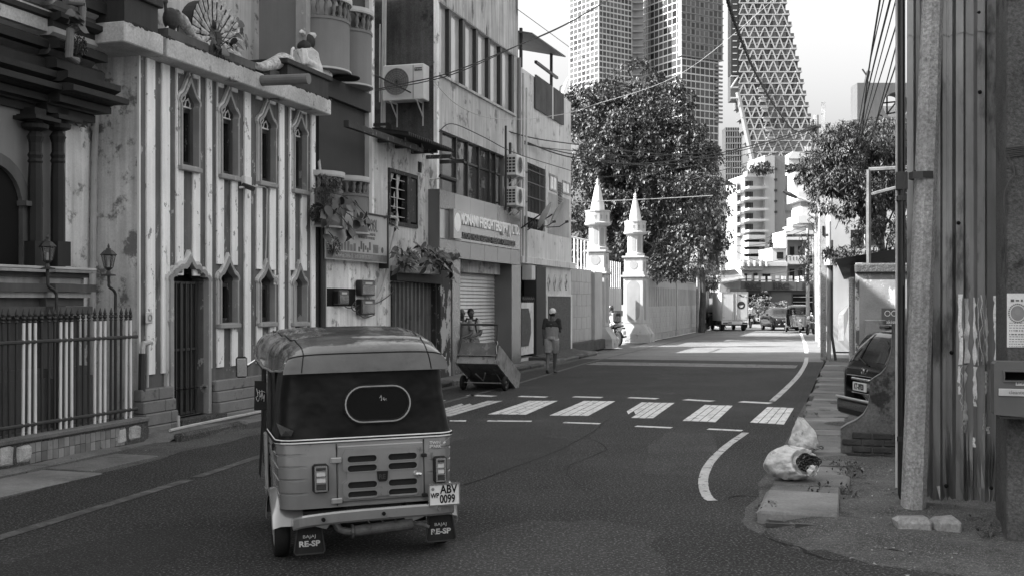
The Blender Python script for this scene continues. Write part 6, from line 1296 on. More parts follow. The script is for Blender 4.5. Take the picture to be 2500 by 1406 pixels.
# stones in front of the fence, weeds and rubble
m_stone = mat('kerb_stone_loose', .24, .95, .25, 4, stain=.15, stain_c=.1, stain_s=6, fine=.25, fine_s=40, bump=.7, bump_s=26)
for x0, x1, yb, yt, lab in ((2198, 2290, 1305, 1268, 'long rough kerb stone lying at concrete pole foot'), (2286, 2362, 1306, 1274, 'shorter cracked kerb stone lying before corrugated fence')):
    p0 = G(x0, yb, .02); p1 = G(x1, yb, .02); mb = MB(); a = Vector((p0[0], p0[1])); b = Vector((p1[0], p1[1])); d_ = (b - a); L_ = d_.length; d_.normalize(); n_ = Vector((-d_.y, d_.x)) 
    if n_.x < 0: n_ = -n_
    mb.cbox(0, L_ - .03, 0, .2, .0, .14, .03); mb.v = [(a.x + d_.x * p[0] + n_.x * p[1] + U(-.01, .01), a.y + d_.y * p[0] + n_.y * p[1] + U(-.01, .01), p[2] + U(-.01, .012)) for p in mb.v]
    solo(mb, 'kerb_stone', m_stone, lab, 'stone')
def weeds(label, cx, cy, n, h, spread, seed, m=None):
    rs = random.Random(seed); s, y = G(cx, cy, .05); t = thing('weed_clump', label, 'weeds', s, y, .04); mb = MB()
    for _ in range(n):
        a, b = s + rs.gauss(0, spread), y + rs.gauss(0, spread * .5); ang = rs.uniform(0, 6.28); l = h * rs.uniform(.4, 1); w = .006
        d_ = (math.cos(ang) * l * .5, math.sin(ang) * l * .5)
        for q in range(2):
            f0, f1 = q / 2, (q + 1) / 2; mb.add([(a + d_[0] * f0 - w, b + d_[1] * f0, .04 + l * f0 * (1.2 - .3 * f0)), (a + d_[0] * f0 + w, b + d_[1] * f0, .04 + l * f0 * (1.2 - .3 * f0)), (a + d_[0] * f1 + w * .5, b + d_[1] * f1, .04 + l * f1 * (1.2 - .5 * f1)), (a + d_[0] * f1 - w * .5, b + d_[1] * f1, .04 + l * f1 * (1.2 - .5 * f1))], [(0, 1, 2, 3)])
    leaf_cloud(mb, rs, [((s, y, .06), (spread * 1.5, spread * .8, h * .5))], max(6, n // 4), 4, .05, .1)
    mb.build('blades', m or m_leaf2, t)['kind'] = 'stuff'; return t
weeds('weeds growing at the foot of curved parapet wall', 2060, 1150, 150, .16, .28, 31); weeds('low weeds along the near end of drain slabs', 2035, 1205, 160, .08, .3, 32); weeds('dry grass beside the first drain slab', 1880, 1248, 70, .1, .14, 33, m_leaf3); weeds('litter of weeds under corrugated fence', 2350, 1275, 90, .07, .35, 34); weeds('weeds at the road edge beyond the rubbish bags', 1968, 1020, 60, .15, .25, 35)
rub = MB(); rs = random.Random(9)
for k in range(60):
    x, y = rs.choice([(2400, 1300), (2450, 1330), (2150, 1330), (2000, 1290), (2250, 1345), (2050, 1200)]); s, yy = G(x + rs.gauss(0, 60), y + rs.gauss(0, 14)); r_ = rs.uniform(.004, .012); rub.ball((s, yy, .01), (r_, r_ * rs.uniform(.6, 1.2), r_ * .6), 5, 4)
o = struct(rub, 'gravel', m_stone, 'stuff')
# drain grate and broken hole
gs = [G(1870, 1285), G(2003, 1285)]; gy0, gy1 = gs[0][1], gs[1][1]; sg = (gs[0][0] + gs[1][0]) / 2
gr = thing('drain_grate', 'rusty slotted iron drain grate before first slab', 'drain grate', sg, (gy0 + gy1) / 2, .0)
MB().box(sg - .1, sg + .14, gy1, gy0, .006, .014).build('pit', m_black, gr)
f_ = MB().frame([(0, 0), (1, 0), (1, 1), (0, 1)], [(.05, .16), (.95, .16), (.95, .84), (.05, .84)], 0, .03); f_.v = [(sg - .12 + p[2] * .3, gy0 + (gy1 - gy0) * p[0], .012 + p[1]) for p in f_.v]; f_.build('frame', m_iron, gr)
for k in range(4): MB().box(sg - .07 + k * .055, sg - .045 + k * .055, gy1 + .02, gy0 - .02, .015, .036).build('grate_bar', m_iron, gr)
MB().box(sg - .12, sg + .18, (gy0 + gy1) / 2 - .04, (gy0 + gy1) / 2 + .02, .037, .045).build('cross_bar', m_conc, gr)
h0 = G(1938, 1312); h1 = G(2000, 1312)
MB().add([(h0[0] + .02, h0[1], .008), (h0[0] + .28, h0[1] - .02, .008), (h1[0] + .28, h1[1], .008), (h1[0], h1[1] + .03, .008), ((h0[0] + h1[0]) / 2 - .1, (h0[1] + h1[1]) / 2, .008)], [(0, 1, 2, 3, 4)]).build('broken_hole', m_black, gr)
MB().box(h0[0] + .22, h0[0] + .26, h1[1], h0[1], .0, .07).build('hole_edge', m_iron, gr)

# ---- curved parapet wall
SW = -.95; m_par = mat('parapet_dark', .10, .95, .4, 1.2, stain=.62, stain_c=.025, stain_s=2.2, fine=.25, fine_s=35, bump=.6, bump_s=16)
cv = [(2052, 1046), (2068, 1036), (2090, 1026), (2108, 1012), (2118, 995), (2124, 965), (2125, 930), (2135, 922), (2150, 913), (2163, 898), (2172, 875), (2177, 850), (2178, 815), (2178, 790), (2260, 790)]
P = [C(x, y, SW) for x, y in cv]; ybl, yrr = P[0][0], P[-1][0]
pw = thing('parapet_wall', 'stained low wall with a concave swept edge in front of black car', 'wall', SW, (ybl + yrr) / 2)
mb = MB().prism([(-p[0], p[1]) for p in P] + [(-yrr, .02), (-ybl, .02)], 0, .16); mb.v = [(SW + p[1], -p[0], p[2]) for p in mb.v]; mb.build('wall', m_par, pw)
mb = MB(); mb.add([(SW + q, p[0], p[1] + .006) for p in P[:-1] for q in (-.01, .17)], [(2 * i, 2 * i + 1, 2 * i + 3, 2 * i + 2) for i in range(len(P) - 2)]); mb.build('worn_edge', m_conc_l, pw)
zb_ = P[0][1]; m_brick_d = mat('brick_dark', .045, .95, .4, 5, stain=.3, stain_c=.02, bump=.6)
for r_ in range(4):
    for k in range(5):
        y = ybl - .02 - k * .23 - (.11 if r_ % 2 else 0)
        if y - .2 > yrr: MB().cbox(SW - .02, SW + .03, y - .215, y, .03 + r_ * .08, .102 + r_ * .08, .01).build('brick', m_brick_d, pw)
# ---- driveway back wall and white street wall
SD = 6.0; m_dwall = mat('driveway_wall', .26, .92, .25, .9, stain=.42, stain_c=.04, stain_s=1.1, peel=.2, peel_c=.45, peel_s=1.3, fine=.12, bump=.4, bump_s=10)
yl = C(2098, 700, SD)[0]; yr2 = yl - 5; zt2 = C(2150, 668, SD)[1]
dw_ = thing('driveway_wall', 'blotchy stained wall with torn poster behind black car', 'wall', SD, (yl + yr2) / 2)
MB().box(SD, SD + .25, yr2, yl, .05, zt2).build('wall', m_dwall, dw_); MB().cbox(SD - .08, SD + .33, yr2, yl + .08, zt2, zt2 + .18, .03).build('coping', m_conc_d, dw_); 
pp = C(2152, 752, SD); MB().box(SD - .012, SD - .002, pp[0] - .42, pp[0], pp[1] - .45, pp[1]).build('poster', m_band, dw_); text('Pakistan', .09, m_white_paint, dw_, 'lettering', (SD - .016, pp[0] - .03, pp[1] - .27), (R(90), 0, -math.pi / 2), ext=.001)
for q in (0, .11): mb = MB().lathe([(.04, 0), (.05, 0)], (0, 0, 0), 16, axis='y'); mb.v = [(SD - .015, pp[0] - .1 - q - p[0], pp[1] - .09 + p[2]) for p in mb.v]; mb.build('poster_ring', m_white_paint, dw_)
ybx = C(2112, 800, SD - .3)[0]; MB().cbox(SD - .35, SD - .01, ybx - .35, ybx, .05, C(2120, 780, SD)[1], .01).build('low_box', m_dwall, dw_)
m_pw = mat('peeling_white', .66, .9, .12, 1, peel=.4, peel_c=.14, peel_s=1.6, streak=.1, bump=.3); 
YW = -9.32
ww_ = thing('street_wall', 'peeling white street wall with timber posts and tin lean to', 'wall', 14, YW - .2)
sa, sb3 = SD + .3, Ls(2037, YW)
MB().box(sa, 21.5, YW - .25, YW, .05, 2.55).build('wall', m_pw, ww_)
for x in (2087, 2076, 2066, 2056, 2046, 2040): a = Ls(x, YW); MB().cbox(a - .08, a + .08, YW - .05, YW + .09, .05, 2.7, .01).build('post', m_plast_flat if x % 2 else m_trim_w, ww_)
MB().add([(sa, YW + .35, 2.62), (22, YW + .3, 2.55), (22, YW - 2.5, 3.0), (sa, YW - 2.5, 3.1), (sa, YW + .35, 2.66), (22, YW + .3, 2.59)], [(0, 1, 2, 3), (0, 1, 5, 4)]).build('lean_to_roof', m_tin, ww_)
MB().tube([(sa + .1, YW + .06, .1), (sa + .1, YW + .07, 2.3)], .05, 8).build('drain_pipe', m_pole, ww_)
MB().box(Ls(2053, YW + .1), Ls(2068, YW + .1), YW + .09, YW + .11, Lz(2060, 720, YW), Lz(2060, 690, YW)).build('paper_notice', m_poster, ww_)
# shop row further on the right side of the street
sr_ = thing('right_shop_row', 'low white shop row with tin awnings on the right beyond the poles', 'building', 40, -11)
MB().box(22.2, 66, -14, -9.4, .05, 3.2).build('wall', m_pw, sr_); MB().add([(22.2, -8.9, 2.9), (66, -8.9, 2.9), (66, -13, 3.9), (22.2, -13, 3.9), (22.2, -8.9, 2.94), (66, -8.9, 2.94)], [(0, 1, 2, 3), (0, 1, 5, 4)]).build('tin_roof', m_tin, sr_)
for k in range(7): MB().box(24 + k * 6, 27.5 + k * 6, -9.38, -9.3, .1, 2.4).build('shop_front', m_shopd if k % 2 else m_greyw, sr_)
gh = thing('grey_gable_house', 'plain grey sloped wall building with dark window behind the tree', 'building', 30, -14)
a = A(2070, 560, 42); MB().box(a[0] - 1, a[0] + 8, a[1] - 6, a[1] + .6, 0, 6.1).build('wall', m_plast_flat, gh); MB().box(a[0] - 1.05, a[0] - 1, a[1] - 1.0, a[1] - .1, C(2080, 600, a[0] - 1)[1], C(2080, 562, a[0] - 1)[1]).build('window', m_pane, gh); MB().tube([(a[0] - 1.06, a[1] - .6, 3.9), (a[0] - 1.06, a[1] - .6, 4.7)], .03, 5).build('window_bar', m_pvc, gh)
# building with the round opening
t = far('round_window_block', 'grey concrete block with a big round opening above tiled bands', 'building', 2150, 62); f = Far(t, 2150, 62)
cx_, cz_ = f.x(2188), f.z(258); rr = f.x(2220) - f.x(2188)
m_rw = mat('round_block', .10, .85, .1, .4, streak=.08, bump=.05)
MB().holed([(f.x(2093), f.z(292)), (f.x(2300), f.z(292)), (f.x(2300), f.z(203)), (f.x(2093), f.z(203))], [[(cx_ + rr * math.cos(2 * math.pi * k / 32), cz_ + rr * 1.0 * math.sin(2 * math.pi * k / 32)) for k in range(32)]], 0, 1.2).build('screen_wall', m_rw, t)
for p0, p1 in (((2165, 245), (2215, 240)), ((2162, 275), (2215, 265)), ((2180, 285), (2180, 228)), ((2170, 285), (2205, 240))): MB().tube([(f.x(p0[0]), 1.0, f.z(p0[1])), (f.x(p1[0]), 1.0, f.z(p1[1]))], .05, 5).build('scaffold_bar', m_metal_d, t)
MB().box(f.x(2150), f.x(2230), 2.6, 2.8, f.z(300), f.z(240)).build('back_wall', m_greyw, t)
MB().box(f.x(2093), f.x(2300), 3.2, 6, f.z(292), f.z(225)).build('rear_block', m_rw, t) if False else None
for k in range(3): MB().box(f.x(2078), f.x(2300), -.2 - .1 * k, 6, f.z(305 + k * 12), f.z(294 + k * 12)).build('tile_band', m_wood_d if k % 2 else m_temple_m, t)
f.box('lower_wall', m_plast_flat, 2080, 2300, 330, 800, 0, 6)
MB().tube([(f.x(2120), .5, f.z(203)), (f.x(2128), .5, f.z(170))], .12, 5).build('roof_mast', m_metal_d, t); MB().tube([(f.x(2127), .5, f.z(203)), (f.x(2122), .5, f.z(180)), (f.x(2112), .5, f.z(165))], .05, 5).build('roof_strut', m_metal_d, t)
# netting frame between the black post and the tree
nf = thing('net_frame_stand', 'rusty square steel frame standing on the driveway wall', 'frame', SD + .1, C(2120, 640, SD + .1)[0], zt2 + .18)
q = [C(x, y, SD + .1) for x, y in ((2121, 640), (2121, 415), (2205, 412), (2128, 475), (2205, 450))]
m_rust = mat('rusty_steel', .12, .8, .35, 6, stain=.2, stain_c=.04, bump=.3); ss_ = SD + .1
MB().tube([(ss_, q[0][0], q[0][1] - .1), (ss_, q[1][0], q[1][1])], .045, 6).build('post', m_rust, nf); MB().tube([(ss_, q[1][0], q[1][1]), (ss_ - .2, q[2][0] - .6, q[2][1])], .04, 6).build('top_rail', m_rust, nf); MB().tube([(ss_, q[3][0], q[3][1]), (ss_ - .2, q[4][0] - .6, q[4][1] + .1)], .035, 6).build('brace', m_rust, nf); MB().tube([(ss_ + .9, q[0][0], q[0][1] - .1), (ss_ + .9, q[0][0], q[1][1] - .4)], .04, 6).build('post', m_rust, nf)
# undergrowth over the wall
bush('twiggy creeper tangle over the driveway wall below tree', 2160, 590, 25, .7, .45, 260, .13, m_leaf2, 41, ros=False); bush('leafy creeper on top of street wall left of steel frame', 2080, 625, 26, .6, .18, 140, .14, m_leaf2, 42, ros=False)
# ---- poles, lamp
s, y = G(2010, 878); pa = conc_pole('square concrete pole with bundled pipes nearest on the right kerb', s, y, .12, .09, 8.2, (0, 0), 4)
for k in range(5): MB().box(s - .13, s + .13, y - .03, y + .03, 3.2 + k * .75, 3.5 + k * .75).build('ladder_hole', m_black, pa)
for k, (dx, r_) in enumerate(((.16, .05), (.26, .045), (.2, .04))): MB().tube([(s - .12 - k * .03, y - dx - .12 * (k == 1), 0), (s - .1, y - dx, .8), (s - .1, y - dx, 3.2 + k * .6)], r_, 7).build('cable_duct', m_iron if k % 2 else m_plast_flat, pa)
MB().lathe([(.0, 3.0), (.17, 3.0), (.2, 3.42), (.18, 3.42), (.15, 3.05)], (s - .15, y - .2, 0), 12).build('bucket_cap', m_pvc, pa)
pb_s, pb_y, _ = A(1998, 735, 52); pb = conc_pole('tall dark pole carrying the main cable bundle', pb_s, pb_y, .16, .12, 10.6, (0, .1), 8)
MB().cbox(pb_s - .3, pb_s + .1, pb_y - .45, pb_y + .5, 10.0, 10.12, .01).build('cross_arm', m_wood_d, pb); MB().tube([(pb_s, pb_y + .25, 6), (pb_s, pb_y + .2, 10.4)], .09, 6).build('cable_coil', m_metal_d, pb)
mb = MB(); rs = random.Random(3)
for k in range(40): z = rs.uniform(5.5, 10.4); mb.tube(dense([(pb_s - .15, pb_y + .1, z), (pb_s - .3 + rs.uniform(-.1, .1), pb_y + .3 + rs.uniform(-.2, .2), z - rs.uniform(.1, .4)), (pb_s - .1, pb_y + .1, z - rs.uniform(.3, .7))], 3), .018, 4)
mb.build('tangled_wires', m_metal_d, pb)['kind'] = 'stuff'
pc_s, pc_y, _ = A(1972, 735, 66); pcx = conc_pole('thin tangled pole before the white villa', pc_s, pc_y, .13, .1, 6.2, (0, 0), 6)
mb = MB()
for k in range(60): z = rs.uniform(3.4, 6.0); mb.tube(dense([(pc_s - .1, pc_y + rs.uniform(-.3, .4), z), (pc_s - .3, pc_y + rs.uniform(-.6, .6), z - rs.uniform(.0, .6)), (pc_s - .1, pc_y + rs.uniform(-.2, .3), z - rs.uniform(.2, .8))], 3), .02, 4)
mb.build('tangled_wires', m_metal_d, pcx)['kind'] = 'stuff'; MB().cbox(pc_s - .1, pc_s + .1, pc_y - 1.4, pc_y + 1.2, 5.7, 5.85, .01).build('cross_arm', m_wood_d, pcx)
ld = 46; ls_, ly_, lz_ = A(2001, 735, ld); lp_ = thing('street_lamp', 'street lamp with long angled arm below the tree', 'street lamp', ls_, ly_)
pts = [A(2001, 560, ld), A(1999, 505, ld), A(1975, 492, ld), A(1940, 480, ld)]; MB().tube([(ls_, ly_, 0), (ls_, ly_, pts[0][2])], .07, 8).build('post', m_pole, lp_); MB().tube(dense([tuple(p) for p in pts], 4), .05, 8).build('arm', m_pvc, lp_)
h0, h1 = A(1945, 483, ld), A(1911, 467, ld); MB().tube([h0, ((h0[0] + h1[0]) / 2, (h0[1] + h1[1]) / 2, (h0[2] + h1[2]) / 2), h1], [(.06, .06), (.13, .09), (.07, .05)], 8).build('lamp_head', m_metal_d, lp_)
for px, D, h, lab in ((1752, 84, 7.5, 'leaning wooden pole by the kiosk, right one'), (1703, 66, 5.4, 'slim pole standing against mosque wall end'), (1716, 80, 6.5, 'leaning wooden pole by the kiosk, left one')):
    s, y, _ = A(px, 735, D); conc_pole(lab, s, y, .1, .07, h, (0, -.4 if px > 1740 else .0), 6)
s, y, _ = A(1999, 735, 60); conc_pole('stained short pole behind parked three wheeler', s, y, .15, .13, 5.0, (0, .25), 6)
# ---- cables
m_cable = mat('cable_black', .012, .6, .1, 3, bump=0)
def cable(pts, r, label, m=None, tw=False):
    P = dense([A(*p) for p in pts], 8); mb = MB()
    if tw:
        for q in (0, 1): mb.tube([(p[0] + math.cos(i * 1.3 + q * math.pi) * r * .7, p[1] + math.sin(i * 1.3 + q * math.pi) * r * .7, p[2] + math.sin(i * 1.3 + q * 3.14) * r * .5) for i, p in enumerate(dense(P, 3))], r * .8, 5)
    else: mb.tube(P, r, 5)
    return solo(mb, 'cable', m or m_cable, label, 'cable', 'overhead cables')
cable([(1762, -60, 20), (1782, 20, 22), (1812, 105, 26), (1850, 190, 32), (1900, 272, 40), (1945, 322, 48), (1996, 308, 52)], .035, 'thick twisted black cable dropping from top edge to main pole', None, True)
for k, (pts, r) in enumerate([([(1996, 305, 52), (1900, 338, 48), (1740, 378, 44), (1560, 400, 40), (1395, 385, 36), (1278, 345, 32.5)], .022), ([(1996, 312, 52), (1880, 350, 48), (1700, 392, 44), (1540, 402, 40), (1280, 352, 32.5)], .018), ([(1996, 318, 52), (1880, 362, 48), (1720, 400, 45), (1560, 425, 42), (1396, 438, 38)], .014), ([(1990, 330, 52), (1900, 372, 49), (1750, 420, 46), (1600, 452, 44)], .012),
        ([(905, 178, 23), (985, 218, 25), (1080, 262, 27.5), (1270, 330, 32), (1396, 352, 36), (1560, 372, 42), (1760, 388, 48)], .018), ([(905, 222, 23), (985, 205, 24), (1100, 178, 25), (1250, 118, 27), (1380, 62, 30), (1520, -20, 34)], .014), ([(912, 224, 23), (1100, 184, 25), (1265, 112, 27), (1390, 55, 30), (1500, -10, 34)], .012),
        ([(1264, 24, 31), (1330, 72, 34), (1420, 138, 40), (1560, 240, 52)], .010), ([(1058, 198, 24), (1110, 252, 25), (1180, 285, 27), (1260, 292, 29), (1340, 285, 32), (1440, 260, 36), (1680, 170, 46), (1900, -10, 55)], .009), ([(1072, 322, 24.5), (1105, 303, 25), (1180, 335, 27), (1260, 375, 29), (1396, 418, 34)], .011), ([(1395, 494, 38), (1560, 488, 42), (1740, 478, 48)], .016), ([(1278, 348, 32.5), (1320, 360, 34), (1395, 368, 37), (1560, 382, 42), (1740, 372, 48)], .012)]):
    cable(pts, r, ['upper main cable of the bundle from right pole to the freight office', 'lower main cable of the bundle from right pole to the freight office', 'thin cable sagging below bundle across almond tree', 'thinnest cable fanning down from right pole', 'black cable crossing air conditioner and the sign front down the street', 'cable rising from balcony house to the top edge, upper strand', 'cable rising from balcony house to the top edge, lower strand', 'single thin line falling from freight office roof to the towers', 'pale looping line sagging across the freight office and over the lattice tower', 'kinked cable hung before the mid windows of freight office', 'pale straight line crossing before the minaret spires', 'short spare line from pale house corner into the almond tree'][k], m_pvc if k in (8, 10) else None)
rp = [(2150, -10, 14), (2160, -10, 14), (2176, -10, 13), (2190, -10, 13), (2198, 30, 12), (2202, 60, 12), (2204, 110, 12)]; rq = [(2095, 460, 33), (2075, 450, 34), (2080, 420, 34), (2070, 470, 34), (2060, 480, 34), (2085, 500, 33), (2040, 560, 34)]
nms = ['leftmost', 'second', 'third', 'fourth', 'fifth', 'sixth', 'rightmost']
for k in range(7):
    a, b = rp[k], rq[k]; mid = ((a[0] * .45 + b[0] * .55) - 8, a[1] * .45 + b[1] * .55 + 6 * k, a[2] * .4 + b[2] * .6 - 3); cable([a, mid, b], .014 if k in (0, 2) else .009, nms[k] + ' of the steep cables fanning down into right tree')
for k, (pts, lab) in enumerate([([(1752, 590, 84), (1860, 640, 88), (1972, 612, 66)], 'far cable sagging above the lettered shop, upper'), ([(1752, 640, 84), (1860, 668, 88), (1985, 655, 60)], 'far cable sagging above the lettered shop, lower'), ([(1716, 600, 80), (1850, 598, 80), (1972, 560, 66)], 'far cable from kiosk pole to the tangled pole'), ([(1720, 550, 80), (1840, 585, 82), (1990, 545, 60)], 'far cable passing before balcony tower')]): cable(pts, .02, lab)
bd = thing('flying_bird', 'small dark bird gliding before the balcony tower', 'bird', *A(1808, 522, 70)[:2], A(1808, 522, 70)[2], 0, None, True)
mb = MB(); mb.tube([(-.2, 0, 0), (0, 0, .02), (.16, 0, .04), (.22, 0, .02)], [.01, .05, .035, .008], 7); mb.add([(-.05, 0, .03), (.08, 0, .04), (-.1, .35, .12), (-.1, .0, .02), (.08, 0, .04), (-.1, -.35, .1)], [(0, 1, 2), (3, 4, 5)]); mb.build('body', m_black, bd)

# ================================================================ THREE WHEELER
m_tbody = mat('tuk_paint', .26, .22, .10, 2, metal=.35, streak=.04, stain=.08, stain_c=.10, stain_s=5, bump=.0, dents=.10, bump_s=3, spec=.5, coat=.6)
m_canvas = mat('tuk_canvas', .008, .4, .2, 3, bump=.0, dents=.35, bump_s=5, spec=.22)
m_roofc = mat('tuk_roof_canvas', .06, .17, .4, 2.2, coat=.5, stain=.15, stain_c=.05, stain_s=3, bump=.0, dents=.25, bump_s=6, spec=.5)
m_rub = mat('rubber', .015, .75, .2, 6, bump=.2, bump_s=40, spec=.25); m_chrome = mat('chrome', .6, .18, .1, 3, metal=.9, bump=0); m_alu = mat('alu', .42, .35, .2, 5, metal=.6, streak=.1, bump=.05)
m_lens = mat('lens', .55, .12, .2, 20, bump=0, spec=.7); m_lens_d = mat('lens_dark', .05, .12, .3, 20, bump=0, spec=.7); m_exh = mat('exhaust', .13, .55, .4, 9, stain=.3, stain_c=.05, stain_s=8, metal=.4, bump=.3)
m_plate = mat('number_plate', .62, .5, .12, 8, stain=.1, stain_c=.3, stain_s=9, bump=.05); m_flap = mat('mudflap', .012, .6, .3, 6, fine=.2, bump=.15); m_ptxt = mat('painted_text', .5, .6, .2, 12, peel=.25, peel_c=.1, peel_s=18, bump=0)
def wheel(parent, x, y, r, w, nm='wheel', mrim=None):
    wh = MB().lathe([(r * .62, -w * .42), (r * .80, -w * .5), (r * .96, -w * .42), (r, -w * .2), (r, w * .2), (r * .96, w * .42), (r * .80, w * .5), (r * .62, w * .42)], (0, 0, 0), 28, axis='x').smooth()
    wh.v = [(x + p[0], y + p[1], r + p[2]) for p in wh.v]; o = wh.build(nm, m_rub, parent)
    rm = MB().lathe([(r * .64, -w * .40), (r * .58, -w * .36), (r * .52, -w * .15), (r * .25, -w * .22), (r * .2, -w * .4), (0, -w * .4)], (0, 0, 0), 20, axis='x').lathe([(r * .64, w * .40), (r * .58, w * .36), (r * .52, w * .15), (r * .25, w * .22), (r * .2, w * .4), (0, w * .4)], (0, 0, 0), 20, axis='x').smooth(); rm.v = [(x + p[0], y + p[1], r + p[2]) for p in rm.v]; rm.build('rim', mrim or m_alu, o)
    return o
def outline(hw, y0, rc, yf, n=8):           # U from left front, round the rear, to right front
    pts = [(-hw, yf + (y0 + rc - yf) * i / 6) for i in range(7)]
    pts += [(-hw + rc - rc * math.cos(math.pi / 2 * i / n), y0 + rc - rc * math.sin(math.pi / 2 * i / n)) for i in range(1, n + 1)]
    pts += [(-hw + rc + (2 * hw - 2 * rc) * i / 14, y0) for i in range(1, 14)]
    r_ = [(-p[0], p[1]) for p in pts[:6 + n + 1]][::-1]
    return pts + r_
def make_tuk(label, s, y, yaw, group):
    t = thing('auto_rickshaw', label, 'auto rickshaw', s, y, 0, yaw - ANG, group, own=True)
    # lower body with pressed ridges
    zs = [.40, .43, .44, .50, .505, .515, .52, .60, .605, .615, .62, .69, .695, .705, .71, .775, .78, .79, .795, .86]
    def bump_at(z): return -.008 if (abs(z - .51) < .006 or abs(z - .61) < .006 or abs(z - .70) < .006 or abs(z - .785) < .006) else 0
    mb = MB(); rings = []
    for z in zs:
        o = outline(.625 + .018 * (z - .4) / .46, 0 - .01 * math.sin((z - .4) / .46 * math.pi), .13, .80, 16); ring = []
        for (x, yy) in o:
            k = bump_at(z) if (abs(x) > .45) else 0
            ring.append((x * (1 + k * 1.3), yy - k * (1 if yy < .1 else 0), z))
        rings.append(ring)
    n = len(rings[0]); mb.add([p for r_ in rings for p in r_], [(j * n + i, j * n + i + 1, (j + 1) * n + i + 1, (j + 1) * n + i) for j in range(len(zs) - 1) for i in range(n - 1)]); body = mb.build('body', m_tbody, t)
    for z, r_ in ((.873, .008), (.892, .006)):
        MB().tube([(x, yy - .004 if yy < .05 else yy, z) for x, yy in outline(.648, -.004, .13, .8)], r_, 6).build('belt_trim', m_white_paint, body)
    MB().tube([(x, yy, .882) for x, yy in outline(.645, 0, .13, .8)], .016, 6).build('belt_rubber', m_rub, body)
    # canvas hood
    mb = MB(); rings = []
    for j in range(13):
        v = j / 12; z = .87 + .51 * v; hw = .642 - .065 * v ** .8; o = outline(hw, .0 + .02 * v, .14, .62 - .1 * v)
        rings.append([(x + .006 * math.sin(11 * x + 9 * z), yy + .006 * math.sin(8 * x + 5 * z) + (.012 * math.sin(v * math.pi) * (abs(x) > .4)), z) for x, yy in o])
    n = len(rings[0]); mb.add([p for r_ in rings for p in r_], [(j * n + i, j * n + i + 1, (j + 1) * n + i + 1, (j + 1) * n + i) for j in range(12) for i in range(n - 1)]).smooth(); hood = mb.build('hood_canvas', m_canvas, t)
    cx, cz, w, h = .075, 1.13, .45, .235; r = h / 2
    def stad(w_, h_, n=14):
        q = h_ / 2; return [(cx + w_ / 2 - q + q * math.sin(math.pi * i / n), cz + q * math.cos(math.pi * i / n)) for i in range(n + 1)] + [(cx - w_ / 2 + q - q * math.sin(math.pi * i / n), cz - q * math.cos(math.pi * i / n)) for i in range(n + 1)]
    wf = MB().frame(stad(w + .05, h + .05), stad(w - .01, h - .01), -.022, .03).build('rear_window', m_rub, hood)
    MB().frame(stad(w + .03, h + .03), stad(w + .012, h + .012), -.03, -.02).build('window_trim', m_alu, wf); MB().prism(stad(w, h), -.012, -.006).build('pane', glass('tuk_glass', .006, .06, spec=.25), wf)
    mb = MB()
    for q in ([(.09, 1.17), (.10, 1.19), (.105, 1.165), (.10, 1.15)], [(.115, 1.155), (.12, 1.175), (.125, 1.15), (.135, 1.165), (.14, 1.15)]): mb.tube([(a, -.014, b) for a, b in q], .0025, 4)
    mb.build('window_script', m_ptxt, wf)
    MB().add([(-.645, .02, 1.02), (-.60, -.03, 1.0), (-.53, -.035, .965), (-.55, -.04, .93), (-.62, -.045, .935), (-.59, -.06, .97)], [(0, 1, 5), (1, 2, 5), (2, 3, 5), (3, 4, 5), (4, 0, 5)]).build('torn_flap', m_roofc, hood)
    # roof
    stt = [(-.04, .60, 1.362, 1.366), (-.034, .595, 1.385, 1.40), (-.022, .585, 1.425, 1.455), (.0, .575, 1.445, 1.5), (.04, .575, 1.44, 1.53), (.12, .58, 1.43, 1.565), (.3, .60, 1.415, 1.60), (.5, .625, 1.41, 1.622), (.8, .65, 1.415, 1.64), (1.1, .665, 1.43, 1.652), (1.4, .67, 1.445, 1.65), (1.7, .665, 1.46, 1.635), (1.9, .645, 1.475, 1.605), (2.0, .62, 1.48, 1.575), (2.06, .59, 1.47, 1.53), (2.08, .585, 1.44, 1.48)]
    S = dense(stt, 5); nt = 36
    def rv(i, k):
        a = S[i]; tt = -1 + 2 * k / nt; x = a[1] * math.copysign(abs(math.sin(tt * math.pi / 2)) ** .92, tt); z = a[2] + (a[3] - a[2]) * (1 - abs(tt) ** 3.4)
        for yb in (.34, .72, 1.15, 1.6): z += .012 * math.exp(-((a[0] - yb) / .035) ** 2) * (1 if a[0] > .1 else 0)
        z -= .008 * math.exp(-((a[0] - .53) / .1) ** 2) + .008 * math.exp(-((a[0] - .93) / .1) ** 2)
        if abs(tt) > .97 and a[0] > .02: z -= .05
        return (x, a[0], z)
    mb = MB(); mb.add([rv(i, k) for i in range(len(S)) for k in range(nt + 1)], [(i * (nt + 1) + k, i * (nt + 1) + k + 1, (i + 1) * (nt + 1) + k + 1, (i + 1) * (nt + 1) + k) for i in range(len(S) - 1) for k in range(nt)]).smooth(); roof = mb.build('roof_canvas', m_roofc, t)
    for sg in (-1, 1):
        xs = [(rv(i, 18 + sg * 10)) for i in range(1, len(S), 2)]; MB().tube([(p[0], p[1], p[2] + .002) for p in xs], .0045, 4).build('roof_seam', m_canvas, roof)
        MB().tube([(rv(i, 0 if sg < 0 else nt)[0] * 1.004, rv(i, 0)[1], rv(i, 0)[2]) for i in range(12, len(S), 2)], .008, 5).build('roof_piping', m_alu, roof)
    MB().tube([(rv(15, k)[0], rv(15, k)[1] - .004, rv(15, k)[2] + .001) for k in range(3, nt - 2)], .004, 4).build('roof_seam', m_canvas, roof)
    # engine hatch
    hx0, hx1, hz0, hz1 = -.225, .405, .435, .838
    ht = MB().cbox(hx0, hx1, -.022, .0, hz0, hz1, .008).build('engine_hatch', m_tbody, t)
